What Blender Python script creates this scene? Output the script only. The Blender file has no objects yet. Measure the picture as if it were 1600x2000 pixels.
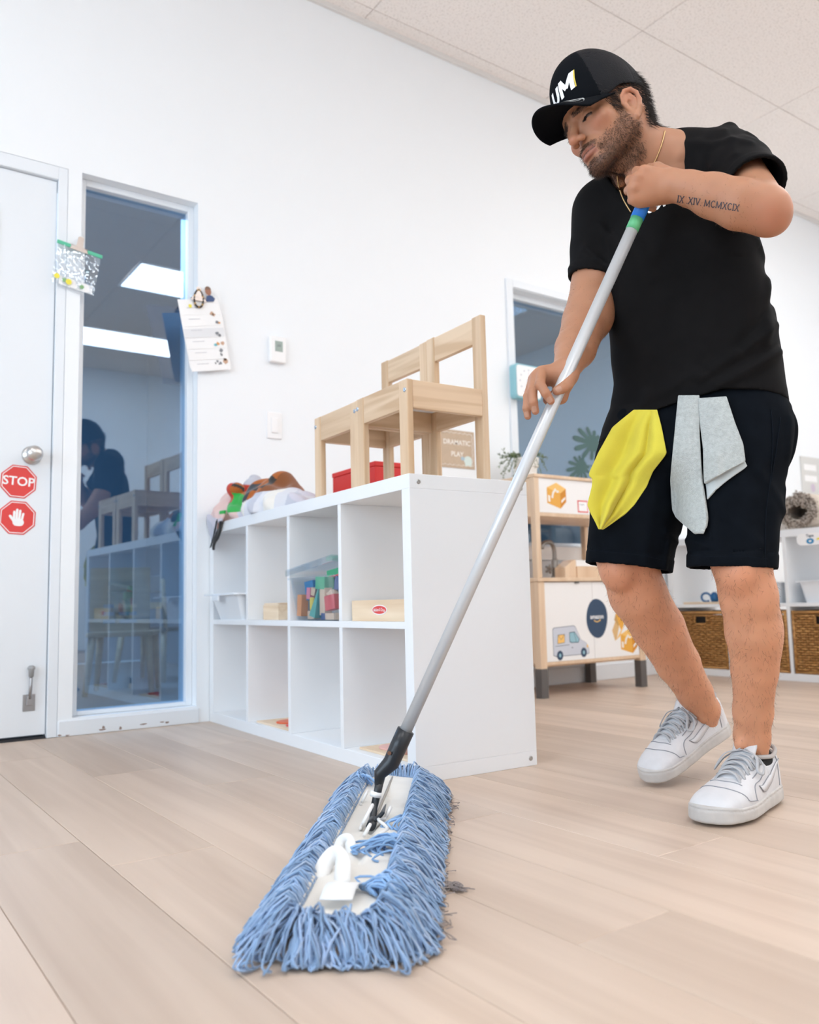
import bpy, bmesh, math, random
import numpy as np
from mathutils import Vector, Matrix
random.seed(7); np.random.seed(7)
scene = bpy.context.scene
COL = scene.collection
PI = math.pi

# ------------------------------------------------------------------ camera
CAM_F = 1647.2                      # focal length for the 1600 px wide frame
CAM_YAW, CAM_PITCH, CAM_ROLL = 2.525770, 0.106654, -0.023600
CAM_POS = np.array([3.20486, -1.28610, 0.44343])
def _cam_axes():
    cy, sy, cp, sp = math.cos(CAM_YAW), math.sin(CAM_YAW), math.cos(CAM_PITCH), math.sin(CAM_PITCH)
    f = np.array([cy*cp, sy*cp, sp]); r = np.cross(f, [0, 0, 1.0]); r /= np.linalg.norm(r); u = np.cross(r, f)
    c, s = math.cos(CAM_ROLL), math.sin(CAM_ROLL)
    return c*r+s*u, -s*r+c*u, f
CR, CU, CF = _cam_axes()
cam_data = bpy.data.cameras.new('camera'); cam = bpy.data.objects.new('camera', cam_data); COL.objects.link(cam)
M = Matrix.Identity(4)
for i in range(3):
    M[i][0], M[i][1], M[i][2], M[i][3] = CR[i], CU[i], -CF[i], CAM_POS[i]
cam.matrix_world = M
cam_data.sensor_fit = 'HORIZONTAL'; cam_data.sensor_width = 24.0; cam_data.lens = 24.0*CAM_F/1600.0
cam_data.clip_start = 0.02; cam_data.clip_end = 60
cam_data.dof.use_dof = True; cam_data.dof.focus_distance = 1.78; cam_data.dof.aperture_fstop = 3.2
scene.camera = cam

# ------------------------------------------------------------------ world, exposure, large lights
scene.view_settings.view_transform = 'Standard'; scene.view_settings.look = 'None'
scene.view_settings.gamma = 1.0; scene.view_settings.use_curve_mapping = False
scene.view_settings.exposure = 0.08
scene.cycles.diffuse_bounces = 8; scene.cycles.max_bounces = 14; scene.cycles.transparent_max_bounces = 24
world = bpy.data.worlds.new('world'); scene.world = world; world.use_nodes = True
world.node_tree.nodes['Background'].inputs[0].default_value = (0.75, 0.87, 1.0, 1)
world.node_tree.nodes['Background'].inputs[1].default_value = 1.0
CEIL_H = 3.256
PANEL_STRENGTH = 8.8
PANEL_COLOR = (0.955, 0.98, 1.0)
def area_light(name, loc, target, sx, sy, power, color):
    d = bpy.data.lights.new(name, 'AREA'); d.shape = 'RECTANGLE'; d.size = sx; d.size_y = sy
    d.energy = power; d.color = color
    o = bpy.data.objects.new(name, d); COL.objects.link(o); o.location = loc
    v = Vector(target)-Vector(loc); o.rotation_euler = v.to_track_quat('-Z', 'Y').to_euler()
    return o
# daylight entering by the big window in the wall on the left of the camera
area_light('window_daylight', (2.6, -4.35, 1.55), (2.6, 0, 1.25), 3.6, 2.0, 95, (0.68, 0.84, 1.0))
# unseen area lights added to brighten the two rooms behind the glass
area_light('office_fill_light', (-2.0, -0.6, 2.75), (-2.0, -0.6, 0), 1.2, 0.6, 85, (0.66, 0.82, 1.0))
area_light('hall_fill_light', (-1.8, 3.0, 2.75), (-1.8, 3.0, 0), 1.2, 0.6, 36, (0.85, 0.93, 1.0))
# ------------------------------------------------------------------ helpers
def dep(x, y, t):
    """world point seen at photo pixel (x, y), t metres deep along the optical axis"""
    return CAM_POS + t*(CR*((x-800)/CAM_F) + CU*((1000-y)/CAM_F) + CF)

MATS = {}
def mat(name, color=(0.8, 0.8, 0.8), rough=0.5, metal=0.0, spec=0.5, noise=None, bump=None, sheen=0.0, sss=0.0, coat=0.0, emit=None, alpha=1.0):
    """principled material; noise=(scale, amount, detail) varies the colour, bump=(scale, strength, distance)"""
    if name in MATS: return MATS[name]
    m = bpy.data.materials.new(name); m.use_nodes = True; nt = m.node_tree; b = nt.nodes['Principled BSDF']
    c = (*color, 1.0)
    b.inputs['Base Color'].default_value = c; b.inputs['Roughness'].default_value = rough
    b.inputs['Metallic'].default_value = metal; b.inputs['Specular IOR Level'].default_value = spec
    b.inputs['Sheen Weight'].default_value = sheen; b.inputs['Coat Weight'].default_value = coat
    if sss:
        b.inputs['Subsurface Weight'].default_value = sss; b.inputs['Subsurface Radius'].default_value = (0.012, 0.005, 0.003)
    if emit:
        b.inputs['Emission Color'].default_value = (*emit[0], 1); b.inputs['Emission Strength'].default_value = emit[1]
    b.inputs['Alpha'].default_value = alpha
    tc = nt.nodes.new('ShaderNodeTexCoord')
    if noise:
        n = nt.nodes.new('ShaderNodeTexNoise'); n.inputs['Scale'].default_value = noise[0]; n.inputs['Detail'].default_value = noise[2] if len(noise) > 2 else 4
        nt.links.new(tc.outputs['Object'], n.inputs['Vector'])
        r = nt.nodes.new('ShaderNodeMapRange'); a = noise[1]
        r.inputs['From Min'].default_value = 0.3; r.inputs['From Max'].default_value = 0.7; r.inputs['To Min'].default_value = 1-a; r.inputs['To Max'].default_value = 1+a*0.6
        nt.links.new(n.outputs['Fac'], r.inputs['Value'])
        mx = nt.nodes.new('ShaderNodeVectorMath'); mx.operation = 'SCALE'; mx.inputs[0].default_value = color
        nt.links.new(r.outputs[0], mx.inputs['Scale']); nt.links.new(mx.outputs[0], b.inputs['Base Color'])
    if bump:
        n = nt.nodes.new('ShaderNodeTexNoise'); n.inputs['Scale'].default_value = bump[0]; n.inputs['Detail'].default_value = 6
        nt.links.new(tc.outputs['Object'], n.inputs['Vector'])
        bp = nt.nodes.new('ShaderNodeBump'); bp.inputs['Strength'].default_value = bump[1]; bp.inputs['Distance'].default_value = bump[2]
        nt.links.new(n.outputs['Fac'], bp.inputs['Height']); nt.links.new(bp.outputs[0], b.inputs['Normal'])
    MATS[name] = m; return m

def wood_mat(name, c1, c2, axis=0, scale=1.0, rough=0.45, contrast=1.0, rnd=0.0, bands=True):
    """straight-grained wood, the grain along the object's axis 0/1/2; rnd varies pieces"""
    if name in MATS: return MATS[name]
    m = bpy.data.materials.new(name); m.use_nodes = True; nt = m.node_tree; b = nt.nodes['Principled BSDF']; L = nt.links.new
    tc = nt.nodes.new('ShaderNodeTexCoord'); mp = nt.nodes.new('ShaderNodeMapping')
    oi = nt.nodes.new('ShaderNodeObjectInfo')
    off = nt.nodes.new('ShaderNodeVectorMath'); off.operation = 'SCALE'; off.inputs[0].default_value = (13.1, 7.7, 5.3)
    L(oi.outputs['Random'], off.inputs['Scale'])
    ad = nt.nodes.new('ShaderNodeVectorMath'); ad.operation = 'ADD'; L(tc.outputs['Object'], ad.inputs[0]); L(off.outputs[0], ad.inputs[1])
    s = [30*scale]*3; s[axis] = 1.6*scale; mp.inputs['Scale'].default_value = s
    L(ad.outputs[0], mp.inputs['Vector'])
    n1 = nt.nodes.new('ShaderNodeTexNoise'); n1.inputs['Scale'].default_value = 1.0; n1.inputs['Detail'].default_value = 5; n1.inputs['Distortion'].default_value = 0.6
    L(mp.outputs[0], n1.inputs['Vector'])
    s2 = [9*scale]*3; s2[axis] = 0.7*scale
    mp2 = nt.nodes.new('ShaderNodeMapping'); mp2.inputs['Scale'].default_value = s2; L(ad.outputs[0], mp2.inputs['Vector'])
    n2 = nt.nodes.new('ShaderNodeTexNoise'); n2.inputs['Scale'].default_value = 1.0; n2.inputs['Detail'].default_value = 2; n2.inputs['Distortion'].default_value = 1.2
    L(mp2.outputs[0], n2.inputs['Vector'])
    w = nt.nodes.new('ShaderNodeMath'); w.operation = 'MULTIPLY'; w.inputs[1].default_value = 26 if bands else 3; L(n2.outputs['Fac'], w.inputs[0])
    sn = nt.nodes.new('ShaderNodeMath'); sn.operation = 'SINE'; L(w.outputs[0], sn.inputs[0])
    mul = nt.nodes.new('ShaderNodeMath'); mul.operation = 'MULTIPLY_ADD'; mul.inputs[1].default_value = 0.16*contrast; L(sn.outputs[0], mul.inputs[0]); L(n1.outputs['Fac'], mul.inputs[2])
    rp = nt.nodes.new('ShaderNodeMapRange'); rp.inputs['From Min'].default_value = 0.30; rp.inputs['From Max'].default_value = 0.72; L(mul.outputs[0], rp.inputs['Value'])
    mx = nt.nodes.new('ShaderNodeMix'); mx.data_type = 'RGBA'; mx.inputs['A'].default_value = (*c1, 1); mx.inputs['B'].default_value = (*c2, 1)
    L(rp.outputs[0], mx.inputs['Factor'])
    out = mx.outputs['Result']
    if rnd:
        r = nt.nodes.new('ShaderNodeMapRange'); r.inputs['To Min'].default_value = 1-rnd; r.inputs['To Max'].default_value = 1+rnd*0.5; L(oi.outputs['Random'], r.inputs['Value'])
        sc = nt.nodes.new('ShaderNodeVectorMath'); sc.operation = 'SCALE'; L(out, sc.inputs[0]); L(r.outputs[0], sc.inputs['Scale']); out = sc.outputs[0]
    L(out, b.inputs['Base Color']); b.inputs['Roughness'].default_value = rough
    bp = nt.nodes.new('ShaderNodeBump'); bp.inputs['Strength'].default_value = 0.12; bp.inputs['Distance'].default_value = 0.001; L(n1.outputs['Fac'], bp.inputs['Height']); L(bp.outputs[0], b.inputs['Normal'])
    MATS[name] = m; return m

class MB:
    """collects shapes; build() links them as ONE mesh object"""
    def __init__(s): s.v = []; s.f = []; s.mi = []; s.cur = 0
    def add(s, verts, faces):
        o = len(s.v); s.v += [tuple(map(float, p)) for p in verts]
        for f in faces: s.f.append(tuple(i+o for i in f)); s.mi.append(s.cur)
        return s
    def box(s, lo, hi):
        x0, y0, z0 = lo; x1, y1, z1 = hi
        return s.add([(x0, y0, z0), (x1, y0, z0), (x1, y1, z0), (x0, y1, z0), (x0, y0, z1), (x1, y0, z1), (x1, y1, z1), (x0, y1, z1)],
                     [(0, 3, 2, 1), (4, 5, 6, 7), (0, 1, 5, 4), (1, 2, 6, 5), (2, 3, 7, 6), (3, 0, 4, 7)])
    def obox(s, c, ax, ay, az):
        c = np.array(c, float); ax, ay, az = map(lambda a: np.array(a, float), (ax, ay, az)); P = []
        for k in (-1, 1):
            for (i, j) in ((-1, -1), (1, -1), (1, 1), (-1, 1)): P.append(c+i*ax+j*ay+k*az)
        return s.add(P, [(0, 3, 2, 1), (4, 5, 6, 7), (0, 1, 5, 4), (1, 2, 6, 5), (2, 3, 7, 6), (3, 0, 4, 7)])
    def tube(s, pts, r, n=8, cap=True, flat=None):
        """tube along points; r a number or list; flat=(normal, ratio) squashes the section"""
        P = np.array(pts, float); N = len(P); rr = np.full(N, r, float) if np.isscalar(r) else np.array(r, float)
        T = np.gradient(P, axis=0); T /= np.linalg.norm(T, axis=1)[:, None]+1e-12
        a = np.array([0, 0, 1.0]) if abs(T[0][2]) < 0.9 else np.array([1.0, 0, 0])
        if flat is not None: a = np.array(flat[0], float)
        V = []; prev = a
        for i in range(N):
            x = prev-T[i]*np.dot(prev, T[i]); x /= np.linalg.norm(x)+1e-12; y = np.cross(T[i], x); prev = x
            k = 1.0 if flat is None else flat[1]
            for j in range(n):
                q = 2*PI*j/n; V.append(P[i]+rr[i]*(math.cos(q)*x*k+math.sin(q)*y))
        F = [(i*n+j, i*n+(j+1) % n, (i+1)*n+(j+1) % n, (i+1)*n+j) for i in range(N-1) for j in range(n)]
        if cap: F += [tuple(range(n-1, -1, -1)), tuple(range((N-1)*n, N*n))]
        return s.add(V, F)
    def cyl(s, p0, p1, r0, r1=None, n=24): return s.tube([p0, p1], [r0, r0 if r1 is None else r1], n)
    def lathe(s, prof, c=(0, 0, 0), n=32, axis=2):
        V = []; F = []; m = len(prof)
        for j in range(n):
            q = 2*PI*j/n
            for (r, z) in prof:
                p = [r*math.cos(q), r*math.sin(q), z]
                if axis == 0: p = [z, p[0], p[1]]
                elif axis == 1: p = [p[1], z, p[0]]
                V.append((c[0]+p[0], c[1]+p[1], c[2]+p[2]))
        for j in range(n):
            k = (j+1) % n
            for i in range(m-1): F.append((j*m+i, k*m+i, k*m+i+1, j*m+i+1))
        return s.add(V, F)
    def prism(s, outline, fn, h0, h1):
        """outline: 2D points; fn(u, v, h) -> 3D"""
        n = len(outline); V = [fn(u, v, h0) for u, v in outline]+[fn(u, v, h1) for u, v in outline]
        F = [tuple(range(n-1, -1, -1)), tuple(range(n, 2*n))]+[(i, (i+1) % n, n+(i+1) % n, n+i) for i in range(n)]
        return s.add(V, F)
    def grid(s, P):
        P = np.array(P, float); a, b = P.shape[:2]
        return s.add(P.reshape(-1, 3), [(i*b+j, (i+1)*b+j, (i+1)*b+j+1, i*b+j+1) for i in range(a-1) for j in range(b-1)])
    def build(s, name, m, parent=None, smooth=False, bevel=0.0, seg=2, solid=0.0, subsurf=0):
        me = bpy.data.meshes.new(name); me.from_pydata(s.v, [], s.f); me.update()
        ms = m if isinstance(m, (list, tuple)) else [m]
        for q in ms: me.materials.append(q)
        if len(ms) > 1: me.polygons.foreach_set('material_index', s.mi)
        bm = bmesh.new(); bm.from_mesh(me); bmesh.ops.recalc_face_normals(bm, faces=bm.faces); bm.to_mesh(me); bm.free()
        o = bpy.data.objects.new(name, me); COL.objects.link(o)
        if parent: o.parent = parent
        if smooth: me.polygons.foreach_set('use_smooth', [True]*len(me.polygons))
        if solid:
            k = o.modifiers.new('solid', 'SOLIDIFY'); k.thickness = solid; k.offset = 0
        if bevel:
            k = o.modifiers.new('bevel', 'BEVEL'); k.width = bevel; k.segments = seg; k.limit_method = 'ANGLE'; k.angle_limit = 0.6
        if subsurf:
            k = o.modifiers.new('sub', 'SUBSURF'); k.levels = subsurf; k.render_levels = subsurf
        if smooth == 'auto':
            for p in me.polygons: p.use_smooth = True
            bpy.context.view_layer.update()
        return o

def thing(name, label, cat, loc=(0, 0, 0), rotz=0.0, group=None):
    o = bpy.data.objects.new(name, None); COL.objects.link(o); o.location = loc; o.rotation_euler = (0, 0, rotz)
    o.empty_display_size = 0.05
    return tag(o, label, cat, group)
def tag(o, label=None, cat=None, group=None, kind=None):
    if label: o['label'] = label
    if cat: o['category'] = cat
    if group: o['group'] = group
    if kind: o['kind'] = kind
    return o
def struct(o): o['kind'] = 'structure'; return o
def copy_tree(o, parent=None):
    c = o.copy(); COL.objects.link(c)
    if parent is not None: c.parent = parent
    for ch in list(o.children): copy_tree(ch, c)
    return c
def rbox(lo, hi): return MB().box(lo, hi)
def text_mesh(txt, size, align='CENTER', bold=0.0, shear=0.0, spacing=1.0, extr=0.0):
    """returns (verts Nx2 scaled, faces) of the built-in font's letters, centred"""
    cu = bpy.data.curves.new('txt', 'FONT'); cu.body = txt; cu.size = size; cu.align_x = align; cu.align_y = 'CENTER'
    cu.offset = bold; cu.shear = shear; cu.space_character = spacing; cu.resolution_u = 3
    o = bpy.data.objects.new('txt', cu); COL.objects.link(o)
    dg = bpy.context.evaluated_depsgraph_get(); me = bpy.data.meshes.new_from_object(o.evaluated_get(dg))
    V = [(v.co.x, v.co.y) for v in me.vertices]; F = [tuple(p.vertices) for p in me.polygons]
    bpy.data.objects.remove(o); bpy.data.curves.remove(cu); bpy.data.meshes.remove(me)
    return V, F
def place_text(mb, txt, size, fn, **k):
    V, F = text_mesh(txt, size, **k); return mb.add([fn(x, y) for x, y in V], F)
def ngon(cx, cy, r, n, a0=0.0, ry=None):
    ry = r if ry is None else ry
    return [(cx+r*math.cos(a0+2*PI*i/n), cy+ry*math.sin(a0+2*PI*i/n)) for i in range(n)]
def flat_poly(mb, pts, fn): return mb.add([fn(u, v) for u, v in pts], [tuple(range(len(pts)))])
def smooth_curve(P, n):
    """Catmull-Rom through P, n samples"""
    P = np.array(P, float); Q = np.vstack([2*P[0]-P[1], P, 2*P[-1]-P[-2]]); m = len(P)-1; out = []
    for s_ in np.linspace(0, m-1e-9, n):
        i = int(s_); t = s_-i; a, b, c, d = Q[i], Q[i+1], Q[i+2], Q[i+3]
        out.append(0.5*(2*b+(c-a)*t+(2*a-5*b+4*c-d)*t*t+(3*b-a-3*c+d)*t**3))
    return np.array(out)

# ------------------------------------------------------------------ signed-distance meshing (for organic shapes)
def sd_cone(P, a, b, ra, rb):
    """tapered capsule"""
    a = np.asarray(a, np.float32); b = np.asarray(b, np.float32); ba = b-a; l2 = float(ba@ba)+1e-12
    t = np.clip((P-a)@ba/l2, 0, 1); d = P-a-t[:, None]*ba
    return np.sqrt((d*d).sum(1))-(ra+(rb-ra)*t)
def sd_ell(P, c, r, R=None):
    q = P-np.asarray(c, np.float32)
    if R is not None: q = q@np.asarray(R, np.float32).T     # rows of R = local axes
    r = np.asarray(r, np.float32); k0 = np.sqrt(((q/r)**2).sum(1)); k1 = np.sqrt(((q/(r*r))**2).sum(1))
    return k0*(k0-1)/np.maximum(k1, 1e-6)
def sd_box(P, c, h, rad=0.0, R=None):
    q = P-np.asarray(c, np.float32)
    if R is not None: q = q@np.asarray(R, np.float32).T
    q = np.abs(q)-(np.asarray(h, np.float32)-rad)
    return np.sqrt((np.maximum(q, 0)**2).sum(1))+np.minimum(q.max(1), 0)-rad
def smin(a, b, k):
    h = np.clip(0.5+0.5*(b-a)/k, 0, 1); return b+(a-b)*h-k*h*(1-h)
def smax(a, b, k): return -smin(-a, -b, k)
def sd_chain(P, pts, rad, k=0.0):
    d = None
    for i in range(len(pts)-1):
        e = sd_cone(P, pts[i], pts[i+1], rad[i], rad[i+1]); d = e if d is None else (np.minimum(d, e) if not k else smin(d, e, k))
    return d
def mesh_sdf(f, lo, hi, h, B=8, slack=1.6):
    """naive surface nets on a sparse block grid -> (verts, quads)"""
    lo = np.array(lo, np.float64); nb = np.maximum(1, np.ceil((np.array(hi)-lo)/(h*B)).astype(int)); N = nb*B+1
    I = np.stack(np.meshgrid(*[np.arange(n) for n in nb], indexing='ij'), -1).reshape(-1, 3)
    cen = (lo+(I+0.5)*B*h).astype(np.float32); dc = f(cen)
    near = np.abs(dc) < B*h*0.87*slack
    G = np.repeat(np.repeat(np.repeat(np.where(dc.reshape(nb) < 0, -1.0, 1.0).astype(np.float32), B, 0), B, 1), B, 2)
    G = np.pad(G, ((0, 1), (0, 1), (0, 1)), mode='edge')
    K = I[near]; loc = np.stack(np.meshgrid(*[np.arange(B+1)]*3, indexing='ij'), -1).reshape(-1, 3)
    for s0 in range(0, len(K), 1500):
        Kb = K[s0:s0+1500]; idx = (Kb[:, None, :]*B+loc[None]).reshape(-1, 3)
        G[idx[:, 0], idx[:, 1], idx[:, 2]] = f((lo+idx*h).astype(np.float32))
    S = G < 0; c = np.zeros(tuple(N-1), np.int8)
    for a in (0, 1):
        for b in (0, 1):
            for d in (0, 1): c += S[a:N[0]-1+a, b:N[1]-1+b, d:N[2]-1+d]
    act = (c > 0) & (c < 8); cid = np.argwhere(act); num = np.full(tuple(N-1), -1, np.int64); num[act] = np.arange(len(cid))
    acc = np.zeros((len(cid), 3)); cnt = np.zeros(len(cid))
    corners = [(a, b, d) for a in (0, 1) for b in (0, 1) for d in (0, 1)]
    val = {k: G[cid[:, 0]+k[0], cid[:, 1]+k[1], cid[:, 2]+k[2]] for k in corners}
    for k in corners:
        for ax in range(3):
            if k[ax] == 0:
                k2 = list(k); k2[ax] = 1; k2 = tuple(k2); v0, v1 = val[k], val[k2]; m = (v0 < 0) != (v1 < 0)
                t = np.where(m, v0/np.where(v0 == v1, 1, v0-v1), 0); p = np.zeros((len(cid), 3)); p[:] = k; p[:, ax] += t
                acc[m] += p[m]; cnt[m] += 1
    V = lo+(cid+acc/np.maximum(cnt, 1)[:, None])*h
    Q = []
    for ax in range(3):
        b1, b2 = [(1, 2), (2, 0), (0, 1)][ax]
        s0 = [slice(1, N[0]-1), slice(1, N[1]-1), slice(1, N[2]-1)]; s0[ax] = slice(0, N[ax]-1); s1 = list(s0); s1[ax] = slice(1, N[ax])
        A_, B_ = S[tuple(s0)], S[tuple(s1)]; e = np.argwhere(A_ != B_); off = np.array([1, 1, 1]); off[ax] = 0; e = e+off
        inside = S[e[:, 0], e[:, 1], e[:, 2]]
        def cell(d1, d2):
            q = e.copy(); q[:, b1] -= d1; q[:, b2] -= d2; return num[q[:, 0], q[:, 1], q[:, 2]]
        q = np.stack([cell(1, 1), cell(0, 1), cell(0, 0), cell(1, 0)], 1); q[~inside] = q[~inside][:, ::-1]; Q.append(q)
    return V, np.concatenate(Q)
def mesh_from_np(name, V, F, m, parent=None, smooth=True, cols=None):
    me = bpy.data.meshes.new(name); F = np.asarray(F); n = F.shape[1]
    me.vertices.add(len(V)); me.vertices.foreach_set('co', np.asarray(V, np.float32).ravel())
    me.loops.add(F.size); me.loops.foreach_set('vertex_index', F.astype(np.int32).ravel())
    me.polygons.add(len(F)); me.polygons.foreach_set('loop_start', np.arange(0, F.size, n, dtype=np.int32)); me.polygons.foreach_set('loop_total', np.full(len(F), n, np.int32))
    me.update(calc_edges=True); me.validate()
    if smooth: me.polygons.foreach_set('use_smooth', np.ones(len(me.polygons), bool))
    for q in (m if isinstance(m, (list, tuple)) else [m]): me.materials.append(q)
    if cols:
        for k, a in cols.items():
            at = me.attributes.new(k, 'FLOAT_COLOR' if np.ndim(a) == 2 else 'FLOAT', 'POINT')
            if np.ndim(a) == 2: at.data.foreach_set('color', np.concatenate([a, np.ones((len(a), 1))], 1).astype(np.float32).ravel())
            else: at.data.foreach_set('value', np.asarray(a, np.float32))
    o = bpy.data.objects.new(name, me); COL.objects.link(o)
    if parent: o.parent = parent
    return o
def sdf_grad(f, P, e=0.001):
    P = np.asarray(P, np.float32); g = np.stack([f(P+np.eye(3, dtype=np.float32)[i]*e)-f(P-np.eye(3, dtype=np.float32)[i]*e) for i in range(3)], 1)
    return g/(np.linalg.norm(g, axis=1)[:, None]+1e-9)
def sdf_project(f, P, D, it=40, off=0.0):
    """march points P along directions D onto the surface f = off"""
    P = np.array(P, np.float32).copy(); D = np.broadcast_to(np.asarray(D, np.float32), P.shape); tot = np.zeros(len(P), np.float32)
    for _ in range(it):
        d = f(P)-off; s_ = np.clip(d, -0.02, 0.02)*0.9; P = P+D*s_[:, None]
    return P
# ------------------------------------------------------------------ materials of the room
WALL = mat('wall_paint', (0.875, 0.905, 0.93), 0.55, bump=(180, 0.05, 0.001))
TRIM = mat('trim_paint', (0.80, 0.84, 0.88), 0.35, bump=(60, 0.04, 0.001))
DOORM = mat('door_paint', (0.79, 0.825, 0.86), 0.4, bump=(40, 0.04, 0.001))
WHITE = mat('white_foil', (0.835, 0.86, 0.885), 0.32)
BASE_DARK = mat('joint_dark', (0.34, 0.28, 0.23), 0.8)
PLANK = wood_mat('oak_plank', (0.500, 0.378, 0.290), (0.630, 0.496, 0.396), axis=0, scale=0.55, rough=0.42, contrast=0.5, rnd=0.10, bands=False)
DARKFLOOR = mat('office_floor', (0.16, 0.15, 0.15), 0.5, noise=(4, 0.15))
OFFWALL = mat('office_wall', (0.20, 0.26, 0.32), 0.7)
HALLWALL = mat('hall_wall', (0.50, 0.53, 0.55), 0.7)
def speckle_tile():
    m = bpy.data.materials.new('ceiling_tile'); m.use_nodes = True; nt = m.node_tree; b = nt.nodes['Principled BSDF']; L = nt.links.new
    tc = nt.nodes.new('ShaderNodeTexCoord')
    n = nt.nodes.new('ShaderNodeTexNoise'); n.inputs['Scale'].default_value = 110; n.inputs['Detail'].default_value = 4; L(tc.outputs['Object'], n.inputs['Vector'])
    r = nt.nodes.new('ShaderNodeMapRange'); r.inputs['From Min'].default_value = 0.33; r.inputs['From Max'].default_value = 0.45; L(n.outputs['Fac'], r.inputs['Value'])
    mx = nt.nodes.new('ShaderNodeMix'); mx.data_type = 'RGBA'; mx.inputs['A'].default_value = (0.70, 0.65, 0.61, 1); mx.inputs['B'].default_value = (0.92, 0.870, 0.835, 1)
    L(r.outputs[0], mx.inputs['Factor']); L(mx.outputs['Result'], b.inputs['Base Color']); b.inputs['Roughness'].default_value = 0.9
    bp = nt.nodes.new('ShaderNodeBump'); bp.inputs['Strength'].default_value = 0.5; bp.inputs['Distance'].default_value = 0.003; L(n.outputs['Fac'], bp.inputs['Height']); L(bp.outputs[0], b.inputs['Normal'])
    return m
TILE = speckle_tile()
TBAR = mat('ceiling_grid', (0.74, 0.70, 0.67), 0.6)
def glass_mat(name, tint, refl):
    m = bpy.data.materials.new(name); m.use_nodes = True; nt = m.node_tree; L = nt.links.new
    for n in list(nt.nodes):
        if n.type == 'BSDF_PRINCIPLED': nt.nodes.remove(n)
    out = [n for n in nt.nodes if n.type == 'OUTPUT_MATERIAL'][0]
    tr = nt.nodes.new('ShaderNodeBsdfTransparent'); tr.inputs[0].default_value = (*tint, 1)
    gl = nt.nodes.new('ShaderNodeBsdfGlossy'); gl.inputs['Roughness'].default_value = 0.0; gl.inputs['Color'].default_value = (0.84, 0.93, 1, 1)
    lw = nt.nodes.new('ShaderNodeLayerWeight'); lw.inputs['Blend'].default_value = 0.5
    pw = nt.nodes.new('ShaderNodeMath'); pw.operation = 'POWER'; pw.inputs[1].default_value = 4.0; L(lw.outputs['Facing'], pw.inputs[0])
    mr = nt.nodes.new('ShaderNodeMapRange'); mr.inputs['To Min'].default_value = refl; mr.inputs['To Max'].default_value = 0.9; L(pw.outputs[0], mr.inputs['Value'])
    mx = nt.nodes.new('ShaderNodeMixShader'); L(mr.outputs[0], mx.inputs[0]); L(tr.outputs[0], mx.inputs[1]); L(gl.outputs[0], mx.inputs[2]); L(mx.outputs[0], out.inputs[0])
    MATS[name] = m; return m
GLASS = glass_mat('tinted_glass', (0.57, 0.74, 0.88), 0.18)

# ------------------------------------------------------------------ floor
RX, RY0, RY1 = 6.6, -3.9, 5.3
fl = struct(MB().box((-0.12, RY0, -0.06), (RX, RY1, -0.004)).build('floor', BASE_DARK))
tag(fl, 'pale whitewashed oak plank floor of the classroom')
_pm = {}
def plank_mesh(L_, W_):
    k = (round(L_, 3), round(W_, 3))
    if k in _pm: return _pm[k]
    g, c = 0.0005, 0.0010; x, y = L_/2-g, W_/2-g
    V = [(-x, -y, -0.004), (x, -y, -0.004), (x, y, -0.004), (-x, y, -0.004), (-x, -y, -c), (x, -y, -c), (x, y, -c), (-x, y, -c), (-x+c, -y+c, 0), (x-c, -y+c, 0), (x-c, y-c, 0), (-x+c, y-c, 0)]
    F = [(0, 1, 5, 4), (1, 2, 6, 5), (2, 3, 7, 6), (3, 0, 4, 7), (4, 5, 9, 8), (5, 6, 10, 9), (6, 7, 11, 10), (7, 4, 8, 11), (8, 9, 10, 11)]
    me = bpy.data.meshes.new('plank'); me.from_pydata(V, [], F); me.update(); me.materials.append(PLANK); _pm[k] = me; return me
PW, PL = 0.1905, 1.255
row_off = {3: 1.135, 2: 0.825, 1: 0.40, 4: 0.56, 5: 0.96, 6: 0.15}
y = -0.272-PW*12; ri = -8
while y < RY1-0.01:
    y1 = min(y+PW, RY1); off = row_off.get(ri, (ri*0.437+0.2) % PL) % PL
    xs = [0.0]; x = off
    while x < RX: 
        if x > 0.04: xs.append(x)
        x += PL
    xs.append(RX)
    for a, b in zip(xs[:-1], xs[1:]):
        if a > 4.9: continue
        o = bpy.data.objects.new('plank', plank_mesh(b-a, y1-y)); COL.objects.link(o); o.location = ((a+b)/2, (y+y1)/2, 0); o.parent = fl
    y = y1; ri += 1

# ------------------------------------------------------------------ walls
DY0, DY1, DH = -1.50, -0.562, 2.105          # door opening
W1 = (-0.512, -0.052, 0.062, 2.105)          # tall window beside the door
W2 = (1.683, 2.955, 0.725, 2.09)             # window behind the play kitchen
TH = 0.14
wb = MB()
for (a, b, z0, z1) in ((RY0, DY0, 0, CEIL_H), (DY0, DY1, DH, CEIL_H), (DY1, W1[0], 0, CEIL_H), (W1[0], W1[1], 0, W1[2]), (W1[0], W1[1], W1[3], CEIL_H),
                       (W1[1], W2[0], 0, CEIL_H), (W2[0], W2[1], 0, W2[2]), (W2[0], W2[1], W2[3], CEIL_H), (W2[1], RY1, 0, CEIL_H)):
    wb.box((-TH, a, z0), (0, b, z1))
tag(struct(wb.build('wall_back', WALL)), 'white painted wall with the door and the tall window')
wl = MB()
for (a, b, z0, z1) in ((-TH, 0.75, 0, CEIL_H), (0.75, 4.45, 0, 0.5), (0.75, 4.45, 2.6, CEIL_H), (4.45, RX, 0, CEIL_H)): wl.box((a, RY0-0.14, z0), (b, RY0, z1))
struct(wl.build('wall_left', WALL))
struct(MB().box((RX, RY0-0.14, 0), (RX+0.1, RY1, CEIL_H)).build('wall_front', WALL))
struct(MB().box((-TH, RY1, 0), (RX, RY1+0.1, CEIL_H)).build('wall_right', WALL))
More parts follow.
